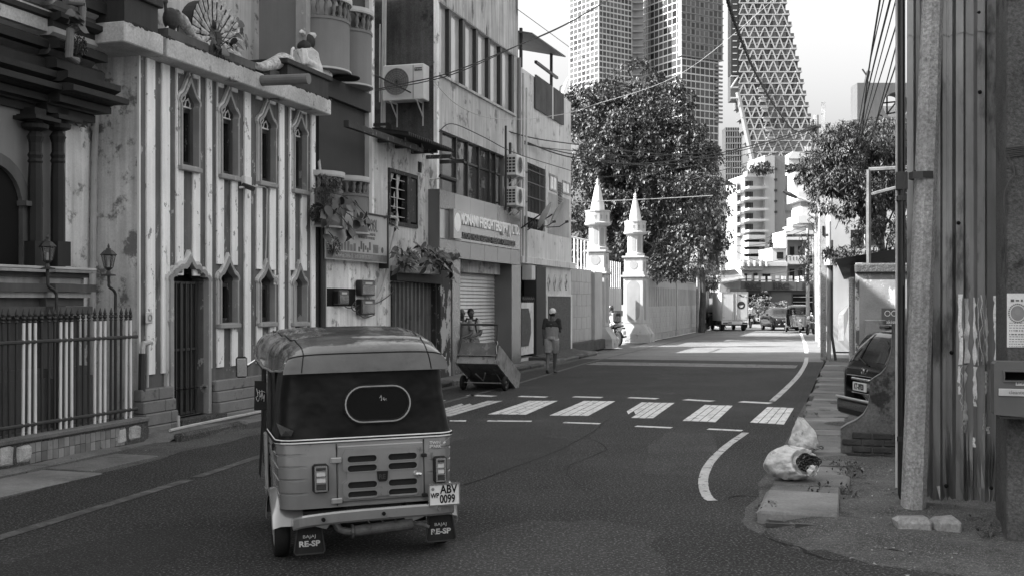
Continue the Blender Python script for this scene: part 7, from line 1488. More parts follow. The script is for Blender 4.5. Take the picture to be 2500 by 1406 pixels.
    k = .035; pan = [(hx0 + k + .02, hz0 + k), (hx1 - k, hz0 + k), (hx1 - k, .56), (hx1 - k - .02, .58), (hx1 - k - .02, .64), (hx1 - k, .66), (hx1 - k, hz1 - .03 - k), (hx1 - k - .02, hz1 - k + .01), (hx0 + k + .02, hz1 - k + .01), (hx0 + k, hz1 - .03 - k), (hx0 + k, .67), (hx0 + k + .03, .65), (hx0 + k + .03, .59), (hx0 + k, .57), (hx0 + k, hz0 + k + .02)]
    slots = []
    for c in (-.05, .245):
        for z in (.742, .675, .556, .487):
            q = .0225; slots.append([(c + .105 - q + q * math.sin(math.pi * i / 8), z + q * math.cos(math.pi * i / 8)) for i in range(9)] + [(c - .105 + q - q * math.sin(math.pi * i / 8), z - q * math.cos(math.pi * i / 8)) for i in range(9)])
    MB().holed(pan, slots, -.036, .014).build('raised_panel', m_tbody, ht)
    for sl in slots:
        cc = (sum(p[0] for p in sl) / len(sl), sum(p[1] for p in sl) / len(sl)); MB().frame([(cc[0] + (p[0] - cc[0]) * 1.09, cc[1] + (p[1] - cc[1]) * 1.32) for p in sl], sl, -.041, -.03).build('louvre_rim', m_tbody, ht)
        MB().prism(sl, -.027, -.0235).build('louvre_mesh', mat('mesh_black', .01, .6, .5, 200, bump=.5, bump_s=400), ht)
    MB().prism([(.055, .645), (.135, .645), (.13, .585), (.12, .572), (.07, .572), (.06, .585)], -.05, -.036).build('emblem', m_rub, ht); text('RE', .045, m_iron, ht, 'lettering', (.066, -.051, .592), ext=.001, bold=.001)
    MB().lathe([(.0, -.085), (.015, -.08), (.02, -.06), (.014, -.05), (.02, -.036)], (.345, 0, .61), 12, axis='y').build('latch', m_chrome, ht); MB().ball((.365, -.06, .608), (.022, .014, .014), 8, 6).build('latch_knob', m_chrome, ht)
    for z in (.74, .45):
        MB().cbox(-.275, -.195, -.045, -.02, z - .02, z + .02, .006).build('hinge', m_alu, ht); MB().cbox(.385, .425, -.05, -.02, z - .012, z + .012, .004).build('catch', m_rub, ht)
    MB().box(hx0 - .006, hx0 - .001, -.012, .0, .41, .855).build('panel_gap', m_black, ht); MB().box(hx1 + .001, hx1 + .006, -.012, 0, .43, .855).build('panel_gap', m_black, ht)
    # tail lamps
    for x0, x1, z0, z1 in ((-.405, -.29, .515, .72), (.475, .575, .53, .725)):
        tl = MB().cbox(x0, x1, -.05, .01, z0, z1, .016).build('tail_lamp', m_rub, t); m_ = .012; hh = z1 - z0; ww = x1 - x0
        MB().frame([(x0 + m_, z0 + m_), (x1 - m_, z0 + m_), (x1 - m_, z1 - m_), (x0 + m_, z1 - m_)], [(x0 + .024, z0 + .024), (x1 - .024, z0 + .024), (x1 - .024, z1 - .024), (x0 + .024, z1 - .024)], -.062, -.05).build('bezel', m_chrome, tl)
        for k_, (a, b, mm) in enumerate(((.12, .32, m_lens_d), (.36, .54, m_lens), (.58, .76, m_lens), (.80, .92, m_lens_d))):
            MB().cbox(x0 + .024, x1 - .024, -.058, -.05, z0 + hh * a, z0 + hh * b, .004).build('lens', mm, tl); MB().box(x0 + .02, x1 - .02, -.064, -.055, z0 + hh * (b + .0), z0 + hh * b + .007).build('bezel_bar', m_chrome, tl)
    # number plate
    px0, px1, pz0, pz1 = .425, .655, .375, .53
    pl = MB().cbox(px0, px1, -.085, -.075, pz0, pz1, .004).build('number_plate', m_plate, t); MB().frame([(px0 - .004, pz0 - .004), (px1 + .004, pz0 - .004), (px1 + .004, pz1 + .004), (px0 - .004, pz1 + .004)], [(px0 + .006, pz0 + .006), (px1 - .006, pz0 + .006), (px1 - .006, pz1 - .006), (px0 + .006, pz1 - .006)], -.09, -.078).build('plate_frame', m_chrome, pl)
    text('ABV', .085, m_black, pl, 'lettering', (.51, -.087, .462), ext=.001, bold=.002, xs=.8); text('0099', .085, m_black, pl, 'lettering', (.505, -.087, .392), ext=.001, bold=.002, xs=.68); text('WP', .05, m_black, pl, 'lettering', (.438, -.087, .432), ext=.001, bold=.0015, xs=.8)
    MB().lathe([(0, -.0865), (.012, -.0865)], (.455, 0, .495), 10, axis='y').build('crest', m_ink_g, pl); MB().box(.52, .60, -.075, -.0, .39, .42).build('bracket', m_alu, pl)
    text('TWIN', .03, m_ptxt, t, 'lettering', (.455, -.012, .815), ext=.001, bold=.001); text('SPARK', .03, m_ptxt, t, 'lettering', (.452, -.012, .788), ext=.001, bold=.001)
    MB().prism([(.53, .80), (.56, .815), (.555, .822), (.60, .852), (.57, .83), (.578, .822), (.53, .80)][:6], -.013, -.01).build('bolt_decal', m_ptxt, t)
    # bumper, exhaust, underside
    bp = dense([(-.545, .06, .285), (-.53, .0, .30), (-.45, -.055, .325), (-.2, -.075, .342), (.2, -.08, .348), (.5, -.06, .345), (.62, .0, .34), (.655, .1, .335)], 4)
    mb = MB(); vs = []
    for p in bp: vs += [(p[0], p[1], p[2] + .042), (p[0], p[1] - .012, p[2] + .03), (p[0], p[1] - .012, p[2] - .03), (p[0], p[1], p[2] - .045), (p[0], p[1] + .02, p[2] - .045), (p[0], p[1] + .02, p[2] + .042)]
    m6 = 6; mb.add(vs, [(i * m6 + k, i * m6 + (k + 1) % m6, (i + 1) * m6 + (k + 1) % m6, (i + 1) * m6 + k) for i in range(len(bp) - 1) for k in range(m6)]); bu = mb.build('bumper', m_tbody, t)
    for x, z, mm in ((-.34, .335, m_black), (.09, .348, m_black), (.50, .352, m_chrome)): MB().lathe([(0, -.105), (.014, -.105), (.014, -.07)], (x, 0, z), 12, axis='y').build('bumper_hole' if mm is m_black else 'bumper_bolt', mm, bu)
    ex = MB().tube([(-.10, .06, .205), (.33, .06, .225)], [.04, .042], 16).build('exhaust', m_exh, t); MB().tube(dense([(-.24, .12, .28), (-.2, .09, .22), (-.14, .06, .205), (-.1, .06, .205)], 4), .028, 10).build('exhaust_elbow', m_exh, ex); MB().lathe([(.052, -.008), (.052, .008)], (-.115, .06, .205), 10, axis='x').build('flange', m_exh, ex); MB().tube([(.33, .06, .225), (.40, .05, .222), (.45, .03, .2)], .012, 8).build('tail_pipe', m_exh, ex)
    for k in range(3): MB().box(.0 + k * .1, .01 + k * .1, .02, .1, .262, .27).build('muffler_tab', m_exh, ex)
    MB().box(-.5, .5, .12, 1.9, .30, .36).build('chassis', m_metal_d, t); MB().cbox(-.18, .3, .1, .5, .22, .42, .04).build('engine', m_metal_d, t); MB().tube([(-.5, .40, .205), (.5, .40, .205)], .03, 8).build('axle', m_metal_d, t)
    for sg in (-1, 1): MB().prism([(sg * .26, .29), (sg * .5, .3), (sg * .3, .235)], .06, .08).build('bumper_stay', m_alu, t)
    # mud flaps
    for x0, x1, z0, z1 in ((-.53, -.31, .06, .265), (.435, .665, .075, .285)):
        cx_ = (x0 + x1) / 2; w_ = (x1 - x0) / 2; pg = [(cx_ - w_, z0 + .02), (cx_ - w_ + .015, z0), (cx_ + w_ - .015, z0), (cx_ + w_, z0 + .02), (cx_ + w_ * .78, z1 - .02), (cx_ + w_ * .66, z1), (cx_ - w_ * .66, z1), (cx_ - w_ * .78, z1 - .02)]
        fl = MB().prism(pg, .095, .105).build('mud_flap', m_flap, t); MB().tube([(p[0], .09, p[1]) for p in pg + pg[:1]], .006, 6).build('flap_edge', m_iron, fl)
        text('BAJAJ', .032, m_ptxt, fl, 'lettering', (cx_, .0935, z0 + .115), ext=.0008, align='CENTER', xs=1.25); text('RE-SP', .055, m_ptxt, fl, 'lettering', (cx_, .0935, z0 + .055), ext=.0008, align='CENTER', bold=.002, xs=1.15)
    for x in (-.6, .6): wheel(t, x, .36, .21, .115)
    wheel(t, 0, 2.18, .2, .105)
    # rear fenders
    for sg in (-1, 1):
        mb = MB(); ar = [(.38 + .30 * math.cos(a), .215 + .30 * math.sin(a)) for a in [R(170 - i * 17.5) for i in range(10)]]; vs = []
        for yy, zz in ar: vs += [(sg * .46, yy, zz), (sg * .62, yy, zz + .004), (sg * .675, yy, zz - .01), (sg * .685, yy, zz - .035), (sg * .675, yy, zz - .06)]
        mb.add(vs, [(i * 5 + k, i * 5 + k + 1, (i + 1) * 5 + k + 1, (i + 1) * 5 + k) for i in range(9) for k in range(4)]).smooth(); mb.build('fender', m_tbody, t)
        # side sill strip, door frame and front pillar
        MB().cbox(sg * .655 - .012, sg * .655 + .012, .80, .93, .42, .86, .008).build('side_strip', m_alu, t)
        for k in range(4): MB().box(sg * .668 - .002, sg * .668 + .002, .815 + k * .03, .822 + k * .03, .44, .85).build('strip_rib', m_chrome, t)
        MB().tube([(sg * .62, .95, .36), (sg * .62, .97, .9), (sg * .60, 1.0, 1.45)], .02, 8).build('door_post', m_metal_d, t); MB().tube([(sg * .60, 1.72, .5), (sg * .6, 1.8, .95), (sg * .58, 1.86, 1.5)], .022, 8).build('front_pillar', m_metal_d, t)
        MB().tube([(sg * .64, .85, .38), (sg * .62, 1.3, .34), (sg * .56, 1.75, .40)], .025, 8).build('sill_tube', m_tbody, t)
        MB().box(sg * .56, sg * .60, .62, .95, .9, 1.42).build('side_curtain', m_canvas, t)
    MB().box(-.6, .6, .8, 1.75, .34, .37).build('floor', m_metal_d, t); MB().cbox(-.55, .55, .42, .85, .52, .66, .03).build('seat', m_canvas, t); MB().cbox(-.55, .55, .34, .44, .6, 1.1, .03).build('seat_back', m_canvas, t); MB().cbox(-.25, .25, 1.15, 1.45, .5, .62, .03).build('driver_seat', m_canvas, t)
    mb = MB(); mb.grid(lambda u, v: (-.60 * math.cos(math.pi * u) * (.82 + .18 * v), 1.78 + (.62 - .15 * v) * math.sin(math.pi * u) ** .8, .36 + .62 * v), 24, 8).smooth(); mb.build('front_cowl', m_tbody, t)
    mb = MB(); mb.grid(lambda u, v: (-.56 * math.cos(math.pi * u), 1.80 + (.42 - .16 * v) * math.sin(math.pi * u), .98 + .50 * v), 20, 4).smooth(); ws = mb.build('windscreen', mat('tuk_screen', .05, .05, .1, 3, bump=0, spec=.6, alpha=.5), t)
    MB().tube([(-.56 * math.cos(math.pi * u / 20), 1.80 + .42 * math.sin(math.pi * u / 20), .98) for u in range(21)], .018, 6).build('screen_frame', m_rub, ws); MB().tube([(-.3, 2.1, 1.42), (.05, 2.22, 1.1)], .008, 5).build('wiper', m_rub, ws); MB().box(-.35, .45, 2.14, 2.16, .99, 1.07).build('screen_sticker', m_ptxt, ws)
    MB().lathe([(.0, .06), (.07, .05), (.085, .02), (.07, -.04)], (0, 2.42, .72), 16, axis='y').build('headlamp', m_lens, t); MB().cbox(-.09, .09, 2.3, 2.44, .64, .80, .03).build('headlamp_case', m_rub, t)
    for sg in (-1, 1): MB().cbox(sg * .36 - .05, sg * .36 + .05, 2.14, 2.2, .84, .89, .01).build('indicator', m_lens, t)
    mb = MB(); mb.grid(lambda u, v: (-.09 + .18 * v, 2.18 + .24 * math.cos(math.pi * (u * .9 + .05)), .22 + .24 * math.sin(math.pi * (u * .9 + .05))), 12, 3).smooth(); mb.build('front_mudguard', m_tbody, t); MB().tube([(0, 2.18, .2), (0, 2.26, .6)], .04, 8).build('fork', m_metal_d, t)
    MB().tube([(-.28, 1.75, 1.02), (.28, 1.75, 1.02)], .014, 6).build('handlebar', m_metal_d, t)
    # left mirror and scripted side panel
    mr = MB().cbox(-.83, -.735, 1.70, 1.735, 1.235, 1.415, .016).build('mirror', m_rub, t); MB().cbox(-.823, -.742, 1.694, 1.70, 1.245, 1.40, .004).build('mirror_glass', mat('mirror_glass', .5, .03, .02, 3, metal=1, bump=0), mr); MB().tube([(-.74, 1.72, 1.33), (-.66, 1.76, 1.38), (-.60, 1.82, 1.30)], .012, 6).build('mirror_arm', m_chrome, mr)
    sp_ = MB().add([(-.70, 1.46, .98), (-.60, 1.40, .98), (-.60, 1.42, 1.22), (-.69, 1.48, 1.22), (-.70, 1.49, .98), (-.60, 1.43, .98), (-.60, 1.45, 1.22), (-.69, 1.51, 1.22)], [(0,1,2,3),(4,5,6,7),(0,1,5,4),(1,2,6,5),(2,3,7,6),(3,0,4,7)]).build('side_flap', m_rub, t)
    mb = MB()
    for q in ([(.2, .75), (.3, .5), (.15, .45), (.3, .3), (.45, .5)], [(.4, .7), (.5, .45), (.6, .6), (.55, .35), (.7, .5)], [(.6, .7), (.7, .4), (.8, .55), (.75, .3)], [(.25, .6), (.6, .66), (.85, .62)]): mb.tube([(-.70 + .1 * a, 1.453 - .06 * a, .98 + .24 * b) for a, b in dense(q, 3)], .003, 4)
    mb.build('side_script', m_ptxt, sp_)
    mb = MB(); mb.grid(lambda u, v: (-.66 + .04 * v, 1.40 + .06 * v + .25 * u, .42 + .56 * v), 4, 4); mb.build('apron', m_rub, t)
    MB().cbox(-.655, -.625, .3, .34, .79, .84, .004).build('side_marker', m_rub, t)
    return t
Xr, Dr = (903 - 1250) / FPX * 8.0, 8.0; s, y = inv(Xr, Dr)
tuk = make_tuk('big auto rickshaw with black canvas hood seen from behind on near road', s, y, R(17), 'auto rickshaws'); tuk.rotation_euler.y = R(-1.0)
# the far one is a copy, parts and sub-parts included
def copy_tree(o, parent=None):
    c = o.copy(); COL.objects.link(c); c.parent = parent
    for ch in list(o.children): copy_tree(ch, c)
    return c
t2 = copy_tree(tuk); s, y, _ = A(1966, 735, 66); t2.location = W(s, y, 0); t2.rotation_euler = (0, 0, R(172)); t2.location.y += 2.2
t2['label'] = 'dark auto rickshaw seen from the front at the far right kerb'

# ================================================================ PEOPLE, VEHICLES, CART, BAGS
m_skin = mat('skin', .09, .6, .15, 8, bump=.05, spec=.35); m_hair = mat('hair', .012, .7, .3, 30, bump=.3); m_shirt_w = mat('shirt_white', .5, .9, .1, 5, dents=.3, bump_s=18, bump=0); m_shirt_g = mat('shirt_grey', .22, .9, .1, 5, dents=.3, bump_s=18, bump=0); m_shirt_d = mat('shirt_dark', .03, .9, .2, 5, dents=.3, bump_s=18, bump=0); m_cap = mat('cap_white', .7, .85, .1, 5, bump=.1)
m_short = mat('shorts_grey', .3, .9, .12, 5, dents=.4, bump_s=16, bump=0); m_sarong = mat('sarong_check', .12, .9, .6, 16, dents=.4, bump_s=12, bump=0); m_trou = mat('trousers_dark', .05, .9, .2, 5, dents=.4, bump_s=14, bump=0); m_helm = mat('helmet', .03, .2, .1, 3, bump=0, coat=.6, spec=.6); m_denim = mat('trousers_pale', .22, .9, .2, 5, dents=.4, bump_s=14, bump=0)
def V(*a): return Vector(a)
def limb(mb, pts, rad, n=10): mb.tube(dense([tuple(p) for p in pts], 4), [r_ for r_ in [x[0] for x in dense([(r__,) for r__ in rad], 4)]], n)
def hand(mb, p, d_, side, k=1.0, curl=.4):
    d_ = d_.normalized(); up = d_.orthogonal().normalized(); l = d_.cross(up)
    mb.tube([p, p + d_ * .05 * k, p + d_ * .09 * k], [(.022 * k, .03 * k), (.018 * k, .04 * k), (.014 * k, .038 * k)], 8)
    for i, (o, ln) in enumerate(((-.03, .06), (-.01, .075), (.01, .07), (.03, .055))):
        b = p + d_ * .085 * k + l * o * k; mb.tube([b, b + d_ * ln * .5 * k + up * curl * .02, b + d_ * ln * .85 * k + up * curl * .06], [.0095 * k, .0085 * k, .007 * k], 6)
    b = p + d_ * .03 * k + l * side * .03 * k; mb.tube([b, b + (d_ * .6 + l * side * .8).normalized() * .045 * k, b + (d_ + l * side * .5).normalized() * .075 * k], [.012 * k, .01 * k, .008 * k], 6)
def person(label, s, y, z, heading, J, tops, bottoms, hairm=None, head_kind='hair', group=None, vox=.014, top2=None, fists=True):
    """J: joints in own coordinates (x right, y forward): hip, chest, neck, head, and per side sh, el, ha, hp, kn, an, to"""
    t = thing('person', label, 'person', s, y, z, heading - ANG, group, own=True); mb = MB()
    H = J['head']; fd = J.get('face', V(0, 1, 0)).normalized(); rt = fd.cross(V(0, 0, 1)).normalized(); up = rt.cross(fd)
    limb(mb, [J['neck'] - V(0, 0, .06), J['neck'], H - up * .05], [.06, .055, .05]); mb.ball(H, (.078, .09, .108), 14, 10); mb.ball(H + fd * .045 - up * .05, (.055, .05, .06), 10, 8)
    mb.tube([H + fd * .085 + up * .02, H + fd * .108 - up * .018, H + fd * .088 - up * .028], [.01, .015, .012], 6)
    for sg in (-1, 1): mb.ball(H + rt * sg * .08 - up * .005, (.014, .02, .032), 6, 5)
    for sg, q in ((-1, 'l'), (1, 'r')):
        limb(mb, [J['sh' + q], J['el' + q], J['ha' + q]], [.048, .042, .026]); hand(mb, J['ha' + q], J['ha' + q] - J['el' + q], -sg)
        limb(mb, [J['hp' + q], J['kn' + q], J['an' + q]], [.085, .06, .036]); d_ = (J['to' + q] - J['an' + q]); mb.tube([J['an' + q] - d_ * .25 + V(0, 0, -.03), J['an' + q] + d_ * .4 + V(0, 0, -.035), J['to' + q]], [(.035, .035), (.045, .03), (.04, .018)], 8)
    limb(mb, [J['hip'], (J['hip'] + J['chest']) / 2, J['chest']], [.12, .12, .13])
    fuse(mb.build('body', m_skin, t), vox, 3)
    fm = MB()
    for sg in (-1, 1): fm.ball(H + fd * .082 + rt * sg * .033 + up * .012, (.014, .014, .008), 8, 5)
    fm.tube([H + fd * .098 - up * .062 - rt * .022, H + fd * .104 - up * .060, H + fd * .098 - up * .062 + rt * .022], .005, 5); fm.build('facial_features', m_hair, t)
    ax = (J['shr'] - J['shl']).normalized(); sw = (J['shr'] - J['shl']).length / 2
    sm = MB(); c0, c1 = J['hip'], J['chest']; k = J.get('bulk', 1.0)
    pts = [c0 - (c1 - c0) * .12, c0 + (c1 - c0) * .25, c0 + (c1 - c0) * .6, c1, (J['neck'] + c1) / 2 + V(0, 0, .0)]
    # torso as an elliptical sweep: wide along the shoulder axis
    fwd = ax.cross(V(0, 0, 1)) * -1; vs = []; ws_ = [(.17, .115), (.165, .12), (.185, .125), (sw * .98, .115), (.085, .075)]
    for p, (a, b) in zip(pts, ws_):
        tdir = (pts[-1] - pts[0]).normalized(); fw = tdir.cross(ax).normalized()
        for i in range(16): an = 2 * math.pi * i / 16; vs.append(p + ax * a * k * math.cos(an) + fw * b * k * math.sin(an))
    sm.add(vs, [(j * 16 + i, j * 16 + (i + 1) % 16, (j + 1) * 16 + (i + 1) % 16, (j + 1) * 16 + i) for j in range(4) for i in range(16)] + [tuple(range(16)), tuple(range(64, 80))])
    for q in 'lr': limb(sm, [J['sh' + q], (J['sh' + q] * .45 + J['el' + q] * .55), J['el' + q] * (.82 if not J.get('long') else 1) + J['sh' + q] * (.18 if not J.get('long') else 0)], [.066, .06, .056]); sm.ball(J['sh' + q], .066, 10, 8)
    if J.get('long'):
        for q in 'lr': limb(sm, [J['el' + q], J['ha' + q] * .9 + J['el' + q] * .1], [.056, .04])
    fuse(sm.build('shirt', tops, t), vox, 2)
    if top2:
        ym = MB(); sq = pts[3]; zc = (pts[2] + pts[3]) / 2; vs = []
        for p, (a, b) in zip([zc, pts[3], pts[4]], [(.2, .135), (sw * 1.0, .122), (.09, .08)]):
            for i in range(16): an = 2 * math.pi * i / 16; fw = (pts[-1] - pts[0]).normalized().cross(ax).normalized(); vs.append(p + ax * a * k * math.cos(an) + fw * b * k * math.sin(an))
        ym.add(vs, [(j * 16 + i, j * 16 + (i + 1) % 16, (j + 1) * 16 + (i + 1) % 16, (j + 1) * 16 + i) for j in range(2) for i in range(16)] + [tuple(range(16)), tuple(range(32, 48))])
        for q in 'lr': limb(ym, [J['sh' + q], (J['sh' + q] * .45 + J['el' + q] * .55), J['el' + q] * .85 + J['sh' + q] * .15], [.072, .066, .06]); ym.ball(J['sh' + q], .072, 10, 8)
        fuse(ym.build('shirt_yoke', top2, t), vox, 2)
    bm = MB(); lo = J.get('hem', .75)
    for q in 'lr':
        e = J['kn' + q] if lo >= 1 else J['hp' + q].lerp(J['kn' + q], lo)
        limb(bm, [J['hp' + q] + V(0, 0, .04), J['hp' + q].lerp(e, .5), e], [.11, .105, .092])
        if lo > 1: limb(bm, [J['kn' + q], J['kn' + q].lerp(J['an' + q], .5), J['kn' + q].lerp(J['an' + q], .93)], [.08, .068, .06])
    limb(bm, [J['hip'] - V(0, 0, .02), J['hip'] + (J['chest'] - J['hip']) * .15], [.145, .14]); fuse(bm.build('trousers' if lo > 1 else 'shorts', bottoms, t), vox, 2)
    hm = MB()
    if head_kind == 'hair': hm.ball(H + up * .022 - fd * .016, (.086, .096, .104), 14, 10); hm.v = [p for p in hm.v]; o = hm.build('hair', hairm or m_hair, t); cut(o, H, fd, up)
    elif head_kind == 'cap':
        hm.ball(H + up * .03 - fd * .005, (.09, .10, .095), 16, 10); o = hm.build('cap', m_cap, t); cut(o, H, fd, up, .0); MB().add([H + fd * .08 + rt * .07 + up * .035, H + fd * .17 + rt * .05 + up * .02, H + fd * .17 - rt * .05 + up * .02, H + fd * .08 - rt * .07 + up * .035], [(0, 1, 2, 3)]).build('cap_brim', m_cap, t)
        MB().tube([H - fd * .1 + rt * .04 + up * .0, H - fd * .108 - up * .02, H - fd * .1 - rt * .04 + up * .0], .012, 6).build('cap_strap', m_cap, t); MB().ball(H - fd * .03 - up * .03, (.083, .075, .06), 10, 8).build('hair', m_hair, t)
    elif head_kind == 'helmet':
        hm.ball(H + up * .02, (.125, .145, .145), 16, 12); hm.smooth(); hm.build('helmet', m_helm, t); MB().grid(lambda u, v: H + rt * (.13 * math.cos(math.pi * u)) + fd * (.149 * math.sin(math.pi * u)) + up * (-.04 + .09 * v), 10, 3).build('visor', m_pane, t)
    return t
def cut(o, H, fd, up, bias=.02):                    # keep the scalp part of a ball
    bm = bmesh.new(); bm.from_mesh(o.data); gone = [f for f in bm.faces if (f.calc_center_median() - H).dot(fd) * .8 - (f.calc_center_median() - H).dot(up) > bias - .01]
    bmesh.ops.delete(bm, geom=gone, context='FACES'); bm.to_mesh(o.data); bm.free(); smoothmod(o)
# walking man, seen from behind
J = dict(hip=V(0, 0, .90), chest=V(0, .03, 1.28), neck=V(0, .05, 1.44), head=V(.01, .07, 1.57), face=V(.25, 1, 0), shl=V(-.165, .03, 1.37), shr=V(.165, .05, 1.37), ell=V(-.21, -.03, 1.1), hal=V(-.22, .02, .86), elr=V(.21, .07, 1.1), har=V(.16, .27, 1.16),
         hpl=V(-.09, 0, .86), hpr=V(.09, 0, .86), knl=V(-.09, -.02, .47), knr=V(.06, .14, .49), anl=V(-.07, -.26, .13), anr=V(.03, .2, .08), tol=V(-.08, -.12, .02), tor=V(.05, .38, .02), hem=.85)
s, y = G(1347, 911); person('man in two tone shirt and white cap walking away up street', s, y, .0, R(-14), J, m_shirt_g, m_short, head_kind='cap', top2=m_shirt_d, vox=.012)
J = dict(hip=V(0, 0, .52), chest=V(0, .04, .92), neck=V(0, .07, 1.08), head=V(.0, .1, 1.21), face=V(.9, .6, -.05), shl=V(-.19, .03, 1.0), shr=V(.19, .03, 1.0), ell=V(-.26, .1, .74), hal=V(-.1, .36, .62), elr=V(.26, .1, .74), har=V(.1, .36, .62), hpl=V(-.1, .02, .46), hpr=V(.1, .02, .46), knl=V(-.14, .46, .5), knr=V(.14, .46, .5), anl=V(-.14, .5, .1), anr=V(.14, .5, .1), tol=V(-.16, .7, .03), tor=V(.16, .7, .03), hem=1.2)
zl = .36
hd = ANG - math.pi / 2 - math.pi / 2
def seat_at(px, yoff): s_ = Ls(px, yoff); return s_, yoff
s, y = seat_at(1153, -.15); p2 = person('seated man in white shirt with dark backpack straps before shutter', s, y, zl, math.pi + ANG - math.pi / 2 - R(0), dict(J, face=V(-.7, .7, -.05), bulk=1.15), m_shirt_w, m_sarong, vox=.012)
for sg in (-1, 1): MB().tube([V(sg * .12, -.08, 1.06), V(sg * .13, .05, 1.08), V(sg * .14, .17, .95), V(sg * .15, .1, .72)], .022, 6).build('backpack_strap', m_shirt_d, p2)
MB().cbox(-.16, .16, -.32, -.12, .62, 1.05, .05).build('backpack', m_shirt_d, p2)
s, y = seat_at(1131, -.05); person('seated bald man in grey shirt leaning behind the pier', s, y, zl, math.pi + ANG - math.pi / 2, dict(J, face=V(-.6, .8, 0)), m_shirt_g, m_sarong, head_kind='none', vox=.012)
for o in []: pass

# ---- handcart
cs_, cy_ = G(1180, 952); ct = thing('hand_cart', 'tipped wooden handcart with tarpaulin and steel push handle on left kerb', 'cart', cs_, cy_, 0, R(-19) - ANG, None, True)
m_cw = mat('cart_wood', .12, .85, .3, 3, streak=.15, peel=.2, peel_c=.2, peel_s=6, bump=.3, bump_s=20); m_cp = mat('cart_ply', .24, .8, .3, 4, peel=.3, peel_c=.12, peel_s=9, bump=.2); m_tarp = mat('tarp', .05, .7, .5, 9, dents=.5, bump_s=9, bump=0)
tilt = Matrix.Rotation(R(-26), 4, 'X'); off = V(0, -.1, .42)
def ct_add(nm, mb, m): mb.v = [tuple(off + tilt @ Vector(p)) for p in mb.v]; return mb.build(nm, m, ct)
for k in range(5): ct_add('floor_plank', MB().cbox(-.42 + k * .168, -.42 + k * .168 + .162, -.35, 1.15, 0, .025, .004), m_cw)
ct_add('tail_board', MB().cbox(-.44, .44, -.38, -.35, .0, .16, .004), m_cp); ct_add('tail_board', MB().cbox(-.42, .42, -.40, -.36, .18, .46, .004), m_cw)
ct_add('side_board', MB().cbox(.43, .46, -.36, 1.15, .0, .42, .004), m_cp); ct_add('side_board', MB().cbox(-.46, -.43, -.36, 1.15, .0, .42, .004), m_cw); ct_add('front_board', MB().cbox(-.42, .42, 1.15, 1.18, 0, .4, .004), m_cw)
for sg in (-1, 1): ct_add('handle_rail', MB().tube([(sg * .42, -.34, -.02), (sg * .41, -.42, .45), (sg * .40, -.52, .82)], .022, 8), m_iron)
ct_add('handle_bar', MB().tube([(-.42, -.52, .82), (.42, -.52, .82)], .022, 8), m_iron); ct_add('frame_bar', MB().tube([(-.42, -.41, .17), (.42, -.41, .17)], .016, 6), m_chrome)
for sg in (-1, 1): wheel(ct, sg * .47, .05, .155, .07, mrim=m_metal_d); MB().tube([(sg * .40, .05, .155), (sg * .28, .0, .38)], .018, 6).build('strut', m_iron, ct)
MB().tube([(-.47, .05, .155), (.47, .05, .155)], .016, 6).build('axle', m_alu, ct); MB().tube([(-.1, -.2, .36), (0, .0, .2), (.12, -.2, .38)], .016, 6).build('prop_leg', m_alu, ct)
mb = MB(); mb.grid(lambda u, v: (-.40 + .62 * u, -.34 + .7 * v, .40 + .07 * math.sin(7 * u + 3 * v) + .05 * math.sin(13 * v + 5 * u) - .12 * (2 * u - 1) ** 2), 16, 16).smooth(); ct_add('tarpaulin', mb, m_tarp)
ct_add('rope', MB().tube(dense([(.40, -.44, .5), (.44, -.46, .42), (.41, -.43, .36), (.45, -.44, .2)], 5), .008, 5), m_pvc)

# ---- rubbish bags
m_bag = mat('bag_white', .55, .6, .12, 5, stain=.12, stain_c=.25, stain_s=9, dents=.6, bump_s=14, bump=0, spec=.4); m_bag_s = mat('bag_spotted', .55, .65, .15, 5, stain=.22, stain_c=.06, stain_s=11, dents=.6, bump_s=14, bump=0)
def lump(R_, mouth, depth, seed, sq=1., lean=0.):
    rs = random.Random(seed); ph = [rs.uniform(0, 6.28) for _ in range(8)]; m_ = Vector(mouth).normalized() if mouth else None; a_ = m_.orthogonal().normalized() if m_ else None; b_ = m_.cross(a_) if m_ else None
    def fn(u, v):
        th = math.pi * v; p = 2 * math.pi * u; n_ = Vector((math.sin(th) * math.cos(p), math.sin(th) * math.sin(p), math.cos(th))); k = 1 + .05 * math.sin(3 * p + ph[0] + 2 * th) + .035 * math.sin(7 * p + ph[1] - 3 * th) + .025 * math.sin(13 * p + ph[2] + 5 * th) * math.sin(th) + .02 * math.sin(9 * th + ph[3] + 4 * p)
        if m_:
            c = n_.dot(m_); q = math.atan2(n_.dot(a_), n_.dot(b_)); k *= 1 + .03 * math.sin(16 * q + ph[4]) * max(0, c)
            if c > .72: k *= 1.10 - depth * min(1, (c - .72) / .05)
            elif c > .5: k *= 1 + .10 * (c - .5) / .22
        z = n_.z; w = sq ** ((z + 1) / 2)
        return (R_[0] * n_.x * k * w + lean * max(0, z) ** 2, R_[1] * n_.y * k * w, max(-.985 * R_[2] + .02 * R_[2] * math.sin(5 * p), R_[2] * z * k) + R_[2])
    return fn
s, y = G(1962, 1104, .1); bg1 = thing('rubbish_bag', 'upright stained white sack of rubbish on drain slabs', 'rubbish bag', s, y, .085, R(10) - ANG, 'rubbish bags', True)
MB().grid(lump((.25, .19, .21), None, 0, 3, .36, -.06), 72, 44).smooth().build('sack', m_bag_s, bg1)
MB().tube([(.232 * math.cos(2 * math.pi * i / 40), .176 * math.sin(2 * math.pi * i / 40), .075 + .01 * math.sin(i * 1.9)) for i in range(41)], .006, 5).build('seam', m_conc_d, bg1)
